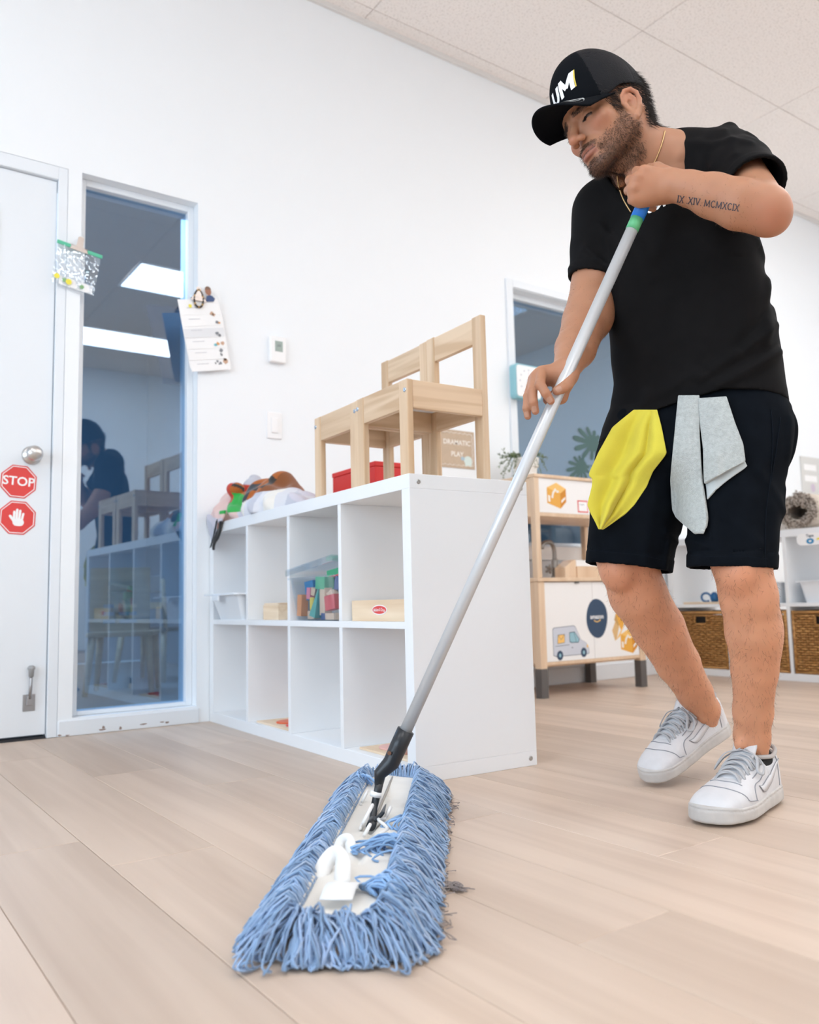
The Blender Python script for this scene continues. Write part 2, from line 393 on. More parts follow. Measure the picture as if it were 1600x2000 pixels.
wf = struct(MB().box((0.75, RY0-0.12, 0.5), (0.82, RY0-0.05, 2.6)).box((4.38, RY0-0.12, 0.5), (4.45, RY0-0.05, 2.6)).box((2.56, RY0-0.12, 0.5), (2.64, RY0-0.05, 2.6)).box((0.82, RY0-0.12, 0.5), (4.38, RY0-0.05, 0.57)).box((0.82, RY0-0.12, 2.53), (4.38, RY0-0.05, 2.6)).build('window_3', TRIM))
tag(struct(MB().box((0.0, 0.44, 0), (0.012, 2.76, 0.085)).build('baseboard_back', TRIM, bevel=0.004)))
struct(MB().box((0.0, 3.25, 0), (0.012, RY1, 0.085)).build('baseboard_right', TRIM, bevel=0.004))

# ceiling: grid deck with separate lay-in tiles and light panels
ce = struct(MB().box((-TH, RY0, CEIL_H+0.004), (RX, RY1, CEIL_H+0.06)).build('ceiling', TBAR))
XE = [0.0, 0.09, 0.70, 1.31, 1.92, 2.53, 3.27, 3.88, 4.49, 5.12, 5.73, 6.6]
YE = [RY0]+[0.775+1.204*k for k in range(-3, 4)]+[RY1]
LIGHT_CELLS = {(6, 2), (6, 4), (6, 6), (9, 2), (9, 4), (9, 6), (4, 1), (3, 6), (4, 5)}  # two show in the window glass; the others are added to light the room
_tm = {}
for i in range(len(XE)-1):
    for j in range(len(YE)-1):
        a, b, c, d = XE[i], XE[i+1], YE[j], YE[j+1]; cx, cy, hx, hy = (a+b)/2, (c+d)/2, (b-a)/2-0.0025, (d-c)/2-0.0025
        if (i, j) in LIGHT_CELLS: continue
        k = (round(hx, 4), round(hy, 4))
        if k not in _tm:
            m_ = MB().box((-hx, -hy, 0.0), (hx, hy, 0.02)); me = bpy.data.meshes.new('ceiling_tile'); me.from_pydata(m_.v, [], m_.f); me.update(); me.materials.append(TILE); _tm[k] = me
        o = bpy.data.objects.new('ceiling_tile', _tm[k]); COL.objects.link(o); o.location = (cx, cy, CEIL_H-0.006); o.parent = ce
struct(MB().box((0, RY0, CEIL_H-0.030), (0.018, RY1, CEIL_H-0.006)).build('trim_1', mat('wall_angle', (0.74, 0.72, 0.70), 0.5)))
LAMP = mat('light_panel', (1, 1, 1), 0.6, emit=(PANEL_COLOR, PANEL_STRENGTH))
n_l = 0
for (i, j) in sorted(LIGHT_CELLS):
    a, b, c, d = XE[i]+0.004, XE[i+1]-0.004, YE[j]+0.004, YE[j+1]-0.004
    where = ['first', 'second', 'third', 'fourth', 'fifth', 'sixth', 'seventh', 'eighth', 'ninth'][n_l]; n_l += 1
    t = thing('ceiling_light', 'flat white ceiling light panel, %s of nine, most of them added for light' % where, 'light', ((a+b)/2, (c+d)/2, CEIL_H), group='ceiling light panels')
    hx, hy = (b-a)/2, (d-c)/2
    fr = MB()
    for (p, q) in (((-hx, -hy), (hx, -hy+0.014)), ((-hx, hy-0.014), (hx, hy)), ((-hx, -hy+0.014), (-hx+0.014, hy-0.014)), ((hx-0.014, -hy+0.014), (hx, hy-0.014))): fr.box((*p, -0.014), (*q, -0.002))
    fr.build('frame', TRIM, t)
    MB().box((-hx+0.0145, -hy+0.0145, -0.010), (hx-0.0145, hy-0.0145, -0.004)).build('diffuser', LAMP, t)

# ------------------------------------------------------------------ rooms seen through the glass
struct(MB().box((-4.2, -2.6, -0.06), (-TH, 5.3, -0.004)).build('floor_2', DARKFLOOR))
struct(MB().box((-4.3, -2.6, 0), (-4.2, 1.15, 2.9)).build('wall_office_back', OFFWALL))
struct(MB().box((-4.3, 1.15, 0), (-4.2, 5.3, 2.9)).build('wall_hall_back', HALLWALL))
struct(MB().box((-4.2, -2.7, 0), (-TH, -2.6, 2.9)).build('wall_office_left', OFFWALL))
struct(MB().box((-4.2, 1.1, 0), (-TH, 1.2, 2.9)).build('wall_office_right', OFFWALL))
struct(MB().box((-4.2, 5.3, 0), (-TH-0.002, 5.4, 2.9)).build('wall_hall_right', HALLWALL))
struct(MB().box((-4.3, -2.7, 2.9), (-TH, 5.4, 2.95)).build('ceiling_2', mat('office_ceiling', (0.5, 0.52, 0.55), 0.8)))

# ------------------------------------------------------------------ tall window, door, second window
def frame_window(n, W, rec, bar, inner_lo=None, gx=-0.085):
    y0, y1, z0, z1 = W; e = 0.0008
    root = struct(bpy.data.objects.new('window_%d' % n, None)); COL.objects.link(root); root.location = (0, (y0+y1)/2, z0)
    def part(nm, lo, hi, m, bev=0.002):
        o = MB().box(lo, hi).build(nm, m, root, bevel=bev); o.matrix_parent_inverse = Matrix.Translation((0, -(y0+y1)/2, -z0)); return o
    part('frame_jamb', (-0.13, y1-bar, z0+e), (-rec, y1-e, z1-e), TRIM); part('frame_jamb', (-0.13, y0+e, z0+e), (-rec, y0+bar, z1-e), TRIM)
    part('frame_head', (-0.13, y0+bar, z1-bar), (-rec, y1-bar, z1-e), TRIM); part('frame_sill', (-0.13, y0+bar, z0+e), (-rec, y1-bar, z0+bar*0.6), TRIM)
    part('pane', (gx-0.003, y0+bar-0.004, z0+bar*0.6-0.004), (gx+0.003, y1-bar+0.004, z1-bar+0.004), GLASS, 0)
    return root
win1 = frame_window(1, W1, 0.045, 0.026, gx=-0.075)
tag(win1, 'tall narrow tinted window between the door and the cube shelf')
win2 = frame_window(2, W2, 0.05, 0.03, gx=-0.08)
tag(win2, 'wide tinted window behind the toy kitchen')
# raised casing around the second window's left side and the post base with scuffs
tag(struct(MB().box((0.0, W2[0]-0.05, 1.025), (0.010, W2[0]-0.002, W2[3]+0.045)).box((0.0, W2[0]-0.002, W2[3]+0.004), (0.010, W2[1]+0.05, W2[3]+0.045)).build('trim_2', TRIM, bevel=0.003)))
struct(MB().box((0.0, DY1+0.002, 0.0), (0.008, -0.045, 0.055)).build('trim_3', TRIM, bevel=0.003))
scuff = mat('scuff', (0.33, 0.25, 0.22), 0.9)
sm = MB()
for (yy, zz, a, b) in ((-0.53, 0.004, .012, .003), (-0.41, 0.012, .016, .004), (-0.405, 0.020, .006, .006), (-0.345, 0.010, .006, .007), (-0.26, 0.016, .015, .003), (-0.17, 0.014, .012, .004), (-0.19, 0.017, .01, .003), (-0.555, 0.006, .008, .004)):
    pts = [(yy+a*math.cos(q)*random.uniform(.5, 1.2), zz+b*math.sin(q)*random.uniform(.5, 1.2)) for q in np.linspace(0, 2*PI, 9)[:-1]]
    flat_poly(sm, pts, lambda u, v: (0.0088, u, max(0.001, v)))
o = sm.build('scuff_mark', scuff); o.parent = bpy.data.objects['trim_3']

# door
door = struct(bpy.data.objects.new('door_1', None)); COL.objects.link(door); door.location = (0, DY0, 0)
tag(door, 'white painted classroom door with a glass light')
PD = Matrix.Translation((0, -DY0, 0))
def dpart(nm, mb, m, bev=0.002, sm_=False, parent=None):
    o = mb.build(nm, m, parent or door, bevel=bev, smooth=sm_); o.matrix_parent_inverse = PD if parent is None else Matrix.Identity(4); return o
dpart('jamb', MB().box((-0.12, DY1-0.034, 0), (-0.001, DY1-0.0008, DH-0.0008)), TRIM)
dpart('jamb', MB().box((-0.12, DY0+0.0008, 0), (-0.001, DY0+0.034, DH-0.0008)), TRIM)
dpart('head_jamb', MB().box((-0.12, DY0+0.034, DH-0.05), (-0.001, DY1-0.034, DH-0.0008)), TRIM)
ds = MB(); SX0, SX1 = -0.062, -0.018; a, b, L0, L1, Z0, Z1 = DY0+0.037, DY1-0.037, -1.30, -0.792, 0.95, 1.895
for lo, hi in (((a, 0.014), (b, Z0)), ((a, Z1), (b, DH-0.053)), ((a, Z0), (L0, Z1)), ((L1, Z0), (b, Z1))): ds.box((SX0, *lo), (SX1, *hi))
dpart('leaf', ds, DOORM, 0)
lt = MB()
for lo, hi in (((L0, Z0), (L1, Z0+0.012)), ((L0, Z1-0.012), (L1, Z1)), ((L0, Z0+0.012), (L0+0.012, Z1-0.012)), ((L1-0.012, Z0+0.012), (L1, Z1-0.012))): lt.box((SX0, *lo), (SX1+0.006, *hi))
dpart('light_frame', lt, TRIM); dpart('pane', MB().box((-0.043, L0+0.01, Z0+0.01), (-0.037, L1-0.01, Z1-0.01)), GLASS, 0)
dpart('door_gap_strip', MB().box((-0.13, DY0, -0.003), (-0.0205, DY1, 0.006)), mat('gap_dark', (0.03, 0.03, 0.035), 0.7), 0)  # near-black strip painting the shade in the gap under the door
STEEL = mat('brushed_steel', (0.62, 0.60, 0.58), 0.28, metal=1.0, bump=(300, 0.03, 0.0005))
DSTEEL = mat('worn_steel', (0.42, 0.42, 0.43), 0.4, metal=1.0)
kn = dpart('door_knob', MB().lathe([(0, 0.0), (0.033, 0.0), (0.034, 0.004), (0.028, 0.010), (0.013, 0.013), (0.012, 0.030), (0.020, 0.036), (0.027, 0.046), (0.028, 0.056), (0.024, 0.066), (0.012, 0.072), (0, 0.073)], (SX1, -0.664, 1.0), 32, axis=0), STEEL, 0, True)
# kick-down door stop
ks = dpart('kick_stop', MB().box((SX1, -0.674, 0.098), (SX1+0.004, -0.634, 0.155)), DSTEEL, 0.001)
dpart('hinge_block', MB().box((SX1+0.0041, -0.664, 0.118), (SX1+0.016, -0.644, 0.150)), DSTEEL, 0.002)
dpart('stop_arm', MB().tube([(SX1+0.012, -0.653, 0.14), (SX1+0.016, -0.652, 0.18), (SX1+0.016, -0.651, 0.225)], 0.0055, 12), DSTEEL, 0, True)
dpart('rubber_tip', MB().lathe([(0, 0.216), (0.008, 0.216), (0.0095, 0.240), (0.0125, 0.243), (0.0125, 0.250), (0.006, 0.255), (0, 0.255)], (SX1+0.016, -0.651, 0), 20), mat('grey_rubber', (0.36, 0.37, 0.38), 0.6), 0, True)

# stop signs
RED = mat('sign_red', (0.72, 0.055, 0.05), 0.35); SWHITE = mat('sign_white', (0.9, 0.9, 0.9), 0.4)
def octagon_sign(name, cy, cz, R_, rot, label, kind):
    t = thing(name, label, 'sign', (SX1+0.0006, cy, cz))
    a0 = PI/8+rot
    MB().prism(ngon(0, 0, R_, 8, a0), lambda u, v, h: (h, u, v), 0, 0.0012).build('plate', RED, t)
    ring = MB(); o_ = ngon(0, 0, R_*0.93, 8, a0); i_ = ngon(0, 0, R_*0.885, 8, a0)
    ring.add([(0.0014, *p) for p in o_]+[(0.0014, *p) for p in i_], [(k, (k+1) % 8, 8+(k+1) % 8, 8+k) for k in range(8)]); ring.build('border_line', SWHITE, t)
    m_ = MB(); cr, sr = math.cos(rot), math.sin(rot); fn = lambda x, yv: (0.0014, x*cr-yv*sr, x*sr+yv*cr)
    if kind == 'text': place_text(m_, 'STOP', 0.044, fn, bold=0.0008); m_.build('lettering', SWHITE, t)
    else:
        def ov(x0, y0, x1, y1, r):
            d = np.array([x1-x0, y1-y0]); L_ = np.hypot(*d); d = d/L_; n_ = np.array([-d[1], d[0]]); pts = []
            for q in np.linspace(-PI/2, PI/2, 7): pts.append(np.array([x1, y1])+r*(math.cos(q)*d+math.sin(q)*n_))
            for q in np.linspace(PI/2, 3*PI/2, 7): pts.append(np.array([x0, y0])+r*(math.cos(q)*d+math.sin(q)*n_))
            return pts
        k = 0
        for p in ([ov(-0.0015, -0.016, 0.009, -0.016, 0.0135)], [ov(-0.011, -0.008, -0.0115, 0.020, 0.0040)], [ov(-0.0025, -0.005, -0.0025, 0.028, 0.0040)], [ov(0.006, -0.005, 0.0075, 0.025, 0.0040)], [ov(0.0145, -0.008, 0.018, 0.015, 0.0038)], [ov(-0.010, -0.014, -0.024, 0.004, 0.0045)]):
            flat_poly(m_, p[0], lambda u, v, k=k: (0.0014+0.00008*k, *fn(u, v)[1:])); k += 1
        m_.build('hand_symbol', SWHITE, t)
    return t
octagon_sign('stop_sign', -0.705, 0.9025, 0.0632, -0.06, 'red octagonal STOP sign stuck below the door knob', 'text')
octagon_sign('hand_sign', -0.706, 0.7735, 0.0640, -0.05, 'red octagonal sign with a white raised hand, lower on the door', 'hand')
# ------------------------------------------------------------------ cube shelf (near)
KTH = -0.0405913
SCREW = mat('screw_zinc', (0.45, 0.44, 0.43), 0.35, metal=1.0)
def cube_shelf(loc, rotz, label):
    t = thing('cube_shelf', label, 'shelf', loc, rotz, 'white cube shelves')
    L_, H, D, f, s_ = 1.47, 0.77, 0.39, 0.038, 0.018
    def P(nm, lo, hi, bev=0.0012): return rbox(lo, hi).build(nm, WHITE, t, bevel=bev)
    P('top_panel', (0, 0, H-f), (L_, D, H)); P('bottom_panel', (0, 0, 0), (L_, D, f))
    a = P('side_panel', (0, 0, f), (f, D, H-f)); b = P('side_panel', (L_-f, 0, f), (L_, D, H-f))
    P('shelf_board', (f, 0.001, H/2-s_/2), (L_-f, D-0.001, H/2+s_/2))
    c = (L_-2*f-3*s_)/4
    for k in (1, 2, 3):
        x = f+k*c+(k-1)*s_
        P('divider', (x, 0.001, f), (x+s_, D-0.001, H/2-s_/2)); P('divider', (x, 0.001, H/2+s_/2), (x+s_, D-0.001, H-f))
    for (yy, zz) in ((0.028, H-0.020), (D-0.022, H-0.020), (D-0.022, 0.020), (0.028, 0.020)):
        MB().lathe([(0, 0.0016), (0.0018, 0.0012), (0.0022, 0.0016), (0.0060, 0.0014), (0.0064, 0.0)], (L_, yy, zz), 16, axis=0).build('screw', SCREW, t, smooth=True)
    return t
shelf1 = cube_shelf((0.005, 0, 0), KTH, 'white cube shelf beside the mop with two wooden chairs on top')
shelf2 = cube_shelf((0.03, 2.80, 0), 0.0, 'white cube shelf with wicker baskets behind the man')
KM = Matrix.Translation((0.005, 0, 0)) @ Matrix.Rotation(KTH, 4, 'Z')
def kthing(name, label, cat, loc, rot=0.0, group=None):
    p = KM @ Vector(loc); return thing(name, label, cat, p, KTH+rot, group)

# ------------------------------------------------------------------ two wooden child chairs
PINE = wood_mat('pine', (0.585, 0.39, 0.230), (0.745, 0.555, 0.375), axis=2, scale=0.9, rough=0.5, contrast=1.0, rnd=0.06)
PINEX = wood_mat('pine_x', (0.585, 0.39, 0.230), (0.745, 0.555, 0.375), axis=0, scale=0.9, rough=0.5, contrast=1.2, rnd=0.06)
PINEY = wood_mat('pine_y', (0.585, 0.39, 0.230), (0.745, 0.555, 0.375), axis=1, scale=0.9, rough=0.5, contrast=1.2, rnd=0.06)
BOLT = mat('bolt_zinc', (0.55, 0.60, 0.66), 0.25, metal=1.0)
def child_chair(loc, label):
    t = kthing('child_chair', label, 'chair', loc, 0, 'wooden child chairs')
    w, d, hs, hb = 0.277, 0.275, 0.268, 0.487; lw, lt_ = 0.042, 0.020
    for x in (0, w-lw):
        rbox((x, 0, 0), (x+lw, lt_, hs)).build('leg', PINE, t, bevel=0.0035)
        rbox((x, d-lt_, 0), (x+lw, d, hb)).build('leg', PINE, t, bevel=0.0035)
        lx0 = x+0.002 if x == 0 else x+lw-0.020
        rbox((lx0, lt_, hs-0.078), (lx0+0.018, d-lt_, hs-0.001)).build('side_rail', PINEY, t, bevel=0.0015)
        xb = x+lw*(0.25 if x == 0 else 0.75)
        xb = x+0.010 if x == 0 else x+lw-0.010
        for yy, sg in ((0.0, -1), (d, 1)):
            MB().lathe([(0, 0.002), (0.003, 0.0025), (0.0062, 0.0018), (0.0066, 0.0)], (0, 0, 0), 16, axis=1)
            b_ = MB().lathe([(0.0, 0.0028*sg), (0.0025, 0.0012*sg), (0.0030, 0.0026*sg), (0.0060, 0.0020*sg), (0.0066, 0.0)], (xb, yy, hs-0.030), 16, axis=1).build('bolt', BOLT, t, smooth=True)
    rbox((lw, 0.0015, hs-0.078), (w-lw, 0.0185, hs-0.001)).build('front_rail', PINEX, t, bevel=0.0015)
    rbox((lw, d-0.0185, hs-0.078), (w-lw, d-0.0015, hs-0.001)).build('rear_rail', PINEX, t, bevel=0.0015)
    rbox((lw, d-0.0185, hb-0.078), (w-lw, d-0.0015, hb-0.003)).build('back_rail', PINEX, t, bevel=0.002)
    rbox((0.021, 0.0186, hs-0.018), (w-0.021, d-0.0186, hs-0.008)).build('seat', WHITE, t)
    return t
child_chair((1.130, 0.040, 0.77), 'pale pine child chair on the shelf, nearer the shelf corner')
child_chair((0.8485, 0.044, 0.77), 'pale pine child chair on the shelf, nearer the pile of cloth')

# red box behind the chairs
REDB = mat('red_board', (0.66, 0.025, 0.022), 0.45, noise=(6, 0.06))
t = kthing('red_box', 'bright red box standing behind the wooden chairs', 'box', (0.435, 0.325, 0.77))
rbox((0, 0, 0), (0.318, 0.125, 0.148)).build('body', REDB, t, bevel=0.003)
rbox((-0.002, -0.002, 0.1482), (0.320, 0.127, 0.166)).build('lid', REDB, t, bevel=0.003)

# ------------------------------------------------------------------ things in the cubes
BEECH = wood_mat('plywood', (0.72, 0.54, 0.36), (0.84, 0.68, 0.50), axis=0, scale=1.2, rough=0.5, contrast=0.7)
FROST = mat('frosted_plastic', (0.80, 0.84, 0.88), 0.25, spec=0.5)
def open_tub(parent, w, d, h, taper, wall, m, lip=0.012):
    """open tapered bin, origin at the front-left-bottom corner"""
    mb = MB(); n = 6
    def ring(ins, z, off=0.0):
        x0, x1, y0, y1 = ins+off, w-ins-off, ins+off, d-ins-off; r = 0.018
        pts = []
        for cx, cy, a in ((x1-r, y0+r, -PI/2), (x1-r, y1-r, 0), (x0+r, y1-r, PI/2), (x0+r, y0+r, PI)):
            for k in range(n+1): q = a+PI/2*k/n; pts.append((cx+r*math.cos(q), cy+r*math.sin(q), z))
        return pts
    rings = [ring(taper, 0.0), ring(0.0, h-0.006), ring(-lip, h-0.006), ring(-lip, h), ring(wall*0.5, h), ring(taper+wall, wall)]
    N = len(rings[0]); V = [p for r in rings for p in r]; F = []
    for i in range(len(rings)-1): F += [(i*N+j, i*N+(j+1) % N, (i+1)*N+(j+1) % N, (i+1)*N+j) for j in range(N)]
    F += [tuple(range(N-1, -1, -1)), tuple(range((len(rings)-1)*N, len(rings)*N))]
    return mb.add(V, F).build('tub', m, parent, smooth=False)
t = kthing('storage_tub', 'translucent white plastic tub in the cube nearest the window', 'tub', (0.060, -0.020, 0.394))
open_tub(t, 0.295, 0.33, 0.098, 0.028, 0.003, FROST, 0.022)
rbox((0.10, -0.030, 0.070), (0.165, -0.0225, 0.091)).build('handle_tab', FROST, t, bevel=0.003)

t = kthing('wooden_box', 'small plywood box with a sliding lid in the upper cube', 'box', (0.425, 0.045, 0.394))
rbox((0, 0, 0), (0.130, 0.20, 0.052)).build('body', BEECH, t, bevel=0.0015)
rbox((0.006, 0.001, 0.0525), (0.124, 0.199, 0.058)).build('lid', BEECH, t, bevel=0.001)
MB().lathe([(0, 0.0), (0.004, 0.0), (0.0035, 0.004), (0.006, 0.007), (0.004, 0.011), (0, 0.012)], (0.118, 0.08, 0.0582), 14).build('knob', mat('black_plastic', (0.012, 0.012, 0.013), 0.4), t, smooth=True)

CLEAR = glass_mat('clear_plastic', (0.965, 0.975, 0.98), 0.05)
t = kthing('block_bin', 'clear plastic bin filled with coloured building blocks', 'bin', (0.748, -0.002, 0.394))
open_tub(t, 0.318, 0.345, 0.135, 0.014, 0.003, CLEAR, 0.008)
for z0, dz, rot in ((0.150, 0.03, 0.10),):
    lid = MB().box((-0.008, -0.010, 0), (0.315, 0.34, 0.004)).box((-0.008, -0.010, -0.016), (0.315, -0.0065, 0)).box((-0.008, -0.010, -0.016), (-0.005, 0.34, 0)).box((0.312, -0.010, -0.016), (0.315, 0.34, 0)).build('lid', CLEAR, t)
    lid.location = (0, 0, 0.158); lid.rotation_euler = (0, -0.10, 0)
BC = {'blue': (0.03, 0.22, 0.50), 'red': (0.66, 0.045, 0.07), 'green': (0.06, 0.42, 0.22), 'orange': (0.82, 0.36, 0.15), 'pine': (0.74, 0.56, 0.42), 'yellow': (0.85, 0.68, 0.12), 'navy': (0.06, 0.11, 0.28), 'pink': (0.80, 0.26, 0.38), 'teal': (0.12, 0.45, 0.42)}
BCM = {k: mat('block_'+k, v, 0.45) for k, v in BC.items()}
def block(kind, col, c, s, rz, ry, label):
    mb = MB(); a, b, d = s
    if kind == 'box': mb.box((-a, -b, -d), (a, b, d))
    elif kind == 'wedge': mb.prism([(-a, -d), (a, -d), (a, d)], lambda u, v, h: (u, h, v), -b, b)
    elif kind == 'tri': mb.prism([(-a, -d), (a, -d), (0, d)], lambda u, v, h: (u, h, v), -b, b)
    elif kind == 'arch': mb.prism([(-a, -d), (-a, d), (a, d), (a, -d)]+[(a*0.55*math.cos(q), -d+a*0.75*math.sin(q)) for q in np.linspace(0, PI, 9)], lambda u, v, h: (u, h, v), -b, b)
    elif kind == 'cyl': mb.cyl((0, 0, -d), (0, 0, d), a, n=20)
    o = mb.build('toy_block', BCM[col], None, bevel=0.0012, smooth=False)
    o.matrix_world = KM @ Matrix.Translation(Vector((0.757-0.026, 0.012-0.032, 0.394))+Vector(c)) @ Matrix.Rotation(rz, 4, 'Z') @ Matrix.Rotation(ry, 4, 'Y')
    tag(o, label, 'block', 'toy blocks in the clear bin')
bl = [('box', 'orange', (0.048, 0.050, 0.048), (0.013, 0.013, 0.034), 0.1, 0.08, 'orange wooden block upright in the lower corner of the bin'),
 ('box', 'blue', (0.070, 0.075, 0.095), (0.020, 0.014, 0.030), 0.3, -0.15, 'blue wooden block standing tall at the left of the bin'),
 ('wedge', 'blue', (0.050, 0.110, 0.055), (0.016, 0.014, 0.045), 0.5, 0.0, 'long blue wedge block behind the orange block'),
 ('box', 'pink', (0.100, 0.055, 0.085), (0.009, 0.012, 0.018), 0.2, 0.1, 'small pink block beside the blue ones'),
 ('cyl', 'yellow', (0.110, 0.055, 0.052), (0.009, 0.009, 0.020), 0, 0, 'small yellow cylinder block low in the bin'),
 ('box', 'pine', (0.112, 0.058, 0.017), (0.022, 0.012, 0.013), 0.0, 0.0, 'plain wood block lying on the bin floor under the yellow one'),
 ('box', 'pine', (0.110, 0.062, 0.090), (0.010, 0.012, 0.012), 0.5, 0.3, 'little plain wood block above the yellow cylinder'),
 ('wedge', 'teal', (0.150, 0.050, 0.060), (0.017, 0.012, 0.050), 0.1, 0.25, 'pale green wedge block in the middle of the bin'),
 ('box', 'green', (0.185, 0.060, 0.115), (0.026, 0.018, 0.019), 0.1, 0.05, 'large green block near the top of the bin'),
 ('box', 'pine', (0.195, 0.058, 0.058), (0.017, 0.013, 0.042), 0.0, 0.02, 'tall plain wood block in the middle of the bin'),
 ('tri', 'pine', (0.240, 0.062, 0.083), (0.030, 0.012, 0.012), 0.0, 0.3, 'plain wood triangle block resting on the red block'),
 ('box', 'red', (0.252, 0.055, 0.055), (0.025, 0.016, 0.022), 0.15, -0.15, 'big red block leaning at the right of the bin'),
 ('box', 'navy', (0.205, 0.055, 0.013), (0.015, 0.012, 0.010), 0.0, 0.0, 'dark blue block flat on the bin floor'),
 ('box', 'pine', (0.255, 0.050, 0.013), (0.028, 0.012, 0.010), 0.0, 0.0, 'plain wood block flat under the red block'),
 ('box', 'navy', (0.262, 0.080, 0.110), (0.020, 0.014, 0.020), 0.4, 0.2, 'dark blue block at the upper right of the bin'),
 ('box', 'pink', (0.240, 0.110, 0.122), (0.030, 0.014, 0.012), 0.1, 0.05, 'pink block at the top right, behind the green one'),
 ('box', 'green', (0.215, 0.120, 0.150), (0.075, 0.030, 0.011), 0.0, -0.09, 'flat green board lying on top of the heap of blocks'),
 ('box', 'red', (0.205, 0.115, 0.137), (0.080, 0.030, 0.0025), 0.0, -0.09, 'thin red board just under the green board'),
 ('box', 'blue', (0.150, 0.130, 0.090), (0.030, 0.020, 0.040), 0.2, 0.1, 'blue block buried behind the green block'),
 ('box', 'orange', (0.220, 0.170, 0.080), (0.030, 0.030, 0.030), 0.5, 0.1, 'orange block at the back of the bin'),
 ('arch', 'red', (0.080, 0.160, 0.060), (0.035, 0.015, 0.030), 0.3, 0.0, 'red arch block at the back of the bin')]
for b_ in bl: block(*b_)

t = kthing('wooden_tray', 'pale wooden tray box with a red oval maker label', 'tray', (1.108, 0.028, 0.394))
tm_ = MB().box((0, 0, 0), (0.312, 0.009, 0.058)).box((0, 0.221, 0), (0.312, 0.23, 0.058)).box((0, 0.009, 0), (0.009, 0.221, 0.058)).box((0.303, 0.009, 0), (0.312, 0.221, 0.058)).box((0.009, 0.009, 0), (0.303, 0.221, 0.006))
tm_.build('body', BEECH, t, bevel=0.001)
flat_poly(MB(), ngon(0.155, 0.031, 0.040, 40, 0, 0.0135), lambda u, v: (u, -0.0006, v)).build('label_rim', SWHITE, t)
lb = flat_poly(MB(), ngon(0.155, 0.031, 0.0365, 40, 0, 0.0108), lambda u, v: (u, -0.0010, v)).build('label', RED, t)
place_text(MB(), 'Melissa & Doug', 0.0125, lambda x, yv: (0.155+x*0.78, -0.0014, 0.031+yv+x*x*-1.6+0.0004), bold=0.0001, shear=0.2).build('lettering', SWHITE, t)

def puzzle(loc, w, d, label, shapes, rot=0.0):
    t = kthing('puzzle_board', label, 'puzzle', loc, rot)
    rbox((0, 0, 0), (w, d, 0.006)).build('board', BEECH, t, bevel=0.001)
    for (cx, cy, a, b, col) in shapes:
        MB().prism(ngon(cx, cy, a, 20, 0.3, b), lambda u, v, h: (u, v, h), 0.0062, 0.011).build('puzzle_piece', col, t, bevel=0.001)
OR = mat('puzzle_orange', (0.78, 0.13, 0.04), 0.4); RD2 = mat('puzzle_red', (0.70, 0.05, 0.05), 0.4); BR = mat('puzzle_brown', (0.42, 0.20, 0.14), 0.5); PKM = mat('puzzle_pink', (0.80, 0.48, 0.44), 0.5)
puzzle((0.420, 0.020, 0.038), 0.270, 0.21, 'thin wooden puzzle with orange and red pieces in a lower cube', [(0.12, 0.10, 0.05, 0.075, OR), (0.21, 0.08, 0.045, 0.06, RD2)])
puzzle((1.135, 0.030, 0.038), 0.285, 0.22, 'wooden puzzle with pink and brown pieces behind the mop handle', [(0.08, 0.06, 0.045, 0.035, PKM), (0.17, 0.07, 0.035, 0.045, BR), (0.24, 0.06, 0.03, 0.04, PKM), (0.13, 0.15, 0.05, 0.04, BR), (0.23, 0.16, 0.04, 0.04, OR)])
t = kthing('wooden_toy', 'small wooden toy with a dark end against the divider of the lower cube', 'toy', (1.035, 0.10, 0.038))
rbox((0, 0, 0), (0.036, 0.05, 0.026)).build('body', BEECH, t, bevel=0.003)
rbox((0.022, 0.006, 0.0262), (0.035, 0.040, 0.055)).build('peg', mat('toy_slate', (0.10, 0.14, 0.19), 0.5), t, bevel=0.003)

# ------------------------------------------------------------------ wall things
t = thing('thermostat', 'white wall thermostat with a small grey display', 'thermostat', (0, 0.2985, 1.5325))
rbox((0.0005, -0.0375, -0.0575), (0.024, 0.0375, 0.0575)).build('case', SWHITE, t, bevel=0.006, seg=3)
rbox((0.0241, -0.016, -0.010), (0.0247, 0.020, 0.036)).build('display', mat('lcd', (0.30, 0.36, 0.33), 0.25, emit=((0.3, 0.37, 0.33), 0.15)), t)
place_text(MB(), '68', 0.017, lambda x, yv: (0.0250, x+0.002, yv+0.016)).build('digits', mat('lcd_dark', (0.10, 0.13, 0.12), 0.4), t)
t = thing('light_switch', 'white rocker light switch below the thermostat', 'switch', (0, 0.286, 1.2035))
rbox((0.0005, -0.035, -0.0575), (0.007, 0.035, 0.0575)).build('plate', SWHITE, t, bevel=0.003)
rk = rbox((0.0072, -0.0165, -0.033), (0.0115, 0.0165, 0.033)).build('rocker', SWHITE, t, bevel=0.002)
KRAFT = mat('kraft_card', (0.56, 0.43, 0.31), 0.7, noise=(30, 0.05)); CREAM = mat('cream_print', (0.86, 0.82, 0.76), 0.7)
t = thing('wall_sign', 'brown card sign reading DRAMATIC PLAY behind the chairs', 'sign', (0.001, 1.263, 1.187))
rbox((0, -0.122, -0.094), (0.0025, 0.122, 0.094)).build('card', KRAFT, t)
bd = MB()
for s_ in (-1, 1):
    pts = [(0.003, x, s_*(0.080+0.0025*math.sin(x*220))) for x in np.linspace(-0.11, 0.11, 90)]; bd.tube(pts, 0.0013, 5)
    pts = [(0.003, s_*(0.108+0.0025*math.sin(z*220)), z) for z in np.linspace(-0.080, 0.080, 60)]; bd.tube(pts, 0.0013, 5)
bd.build('wavy_border', CREAM, t)
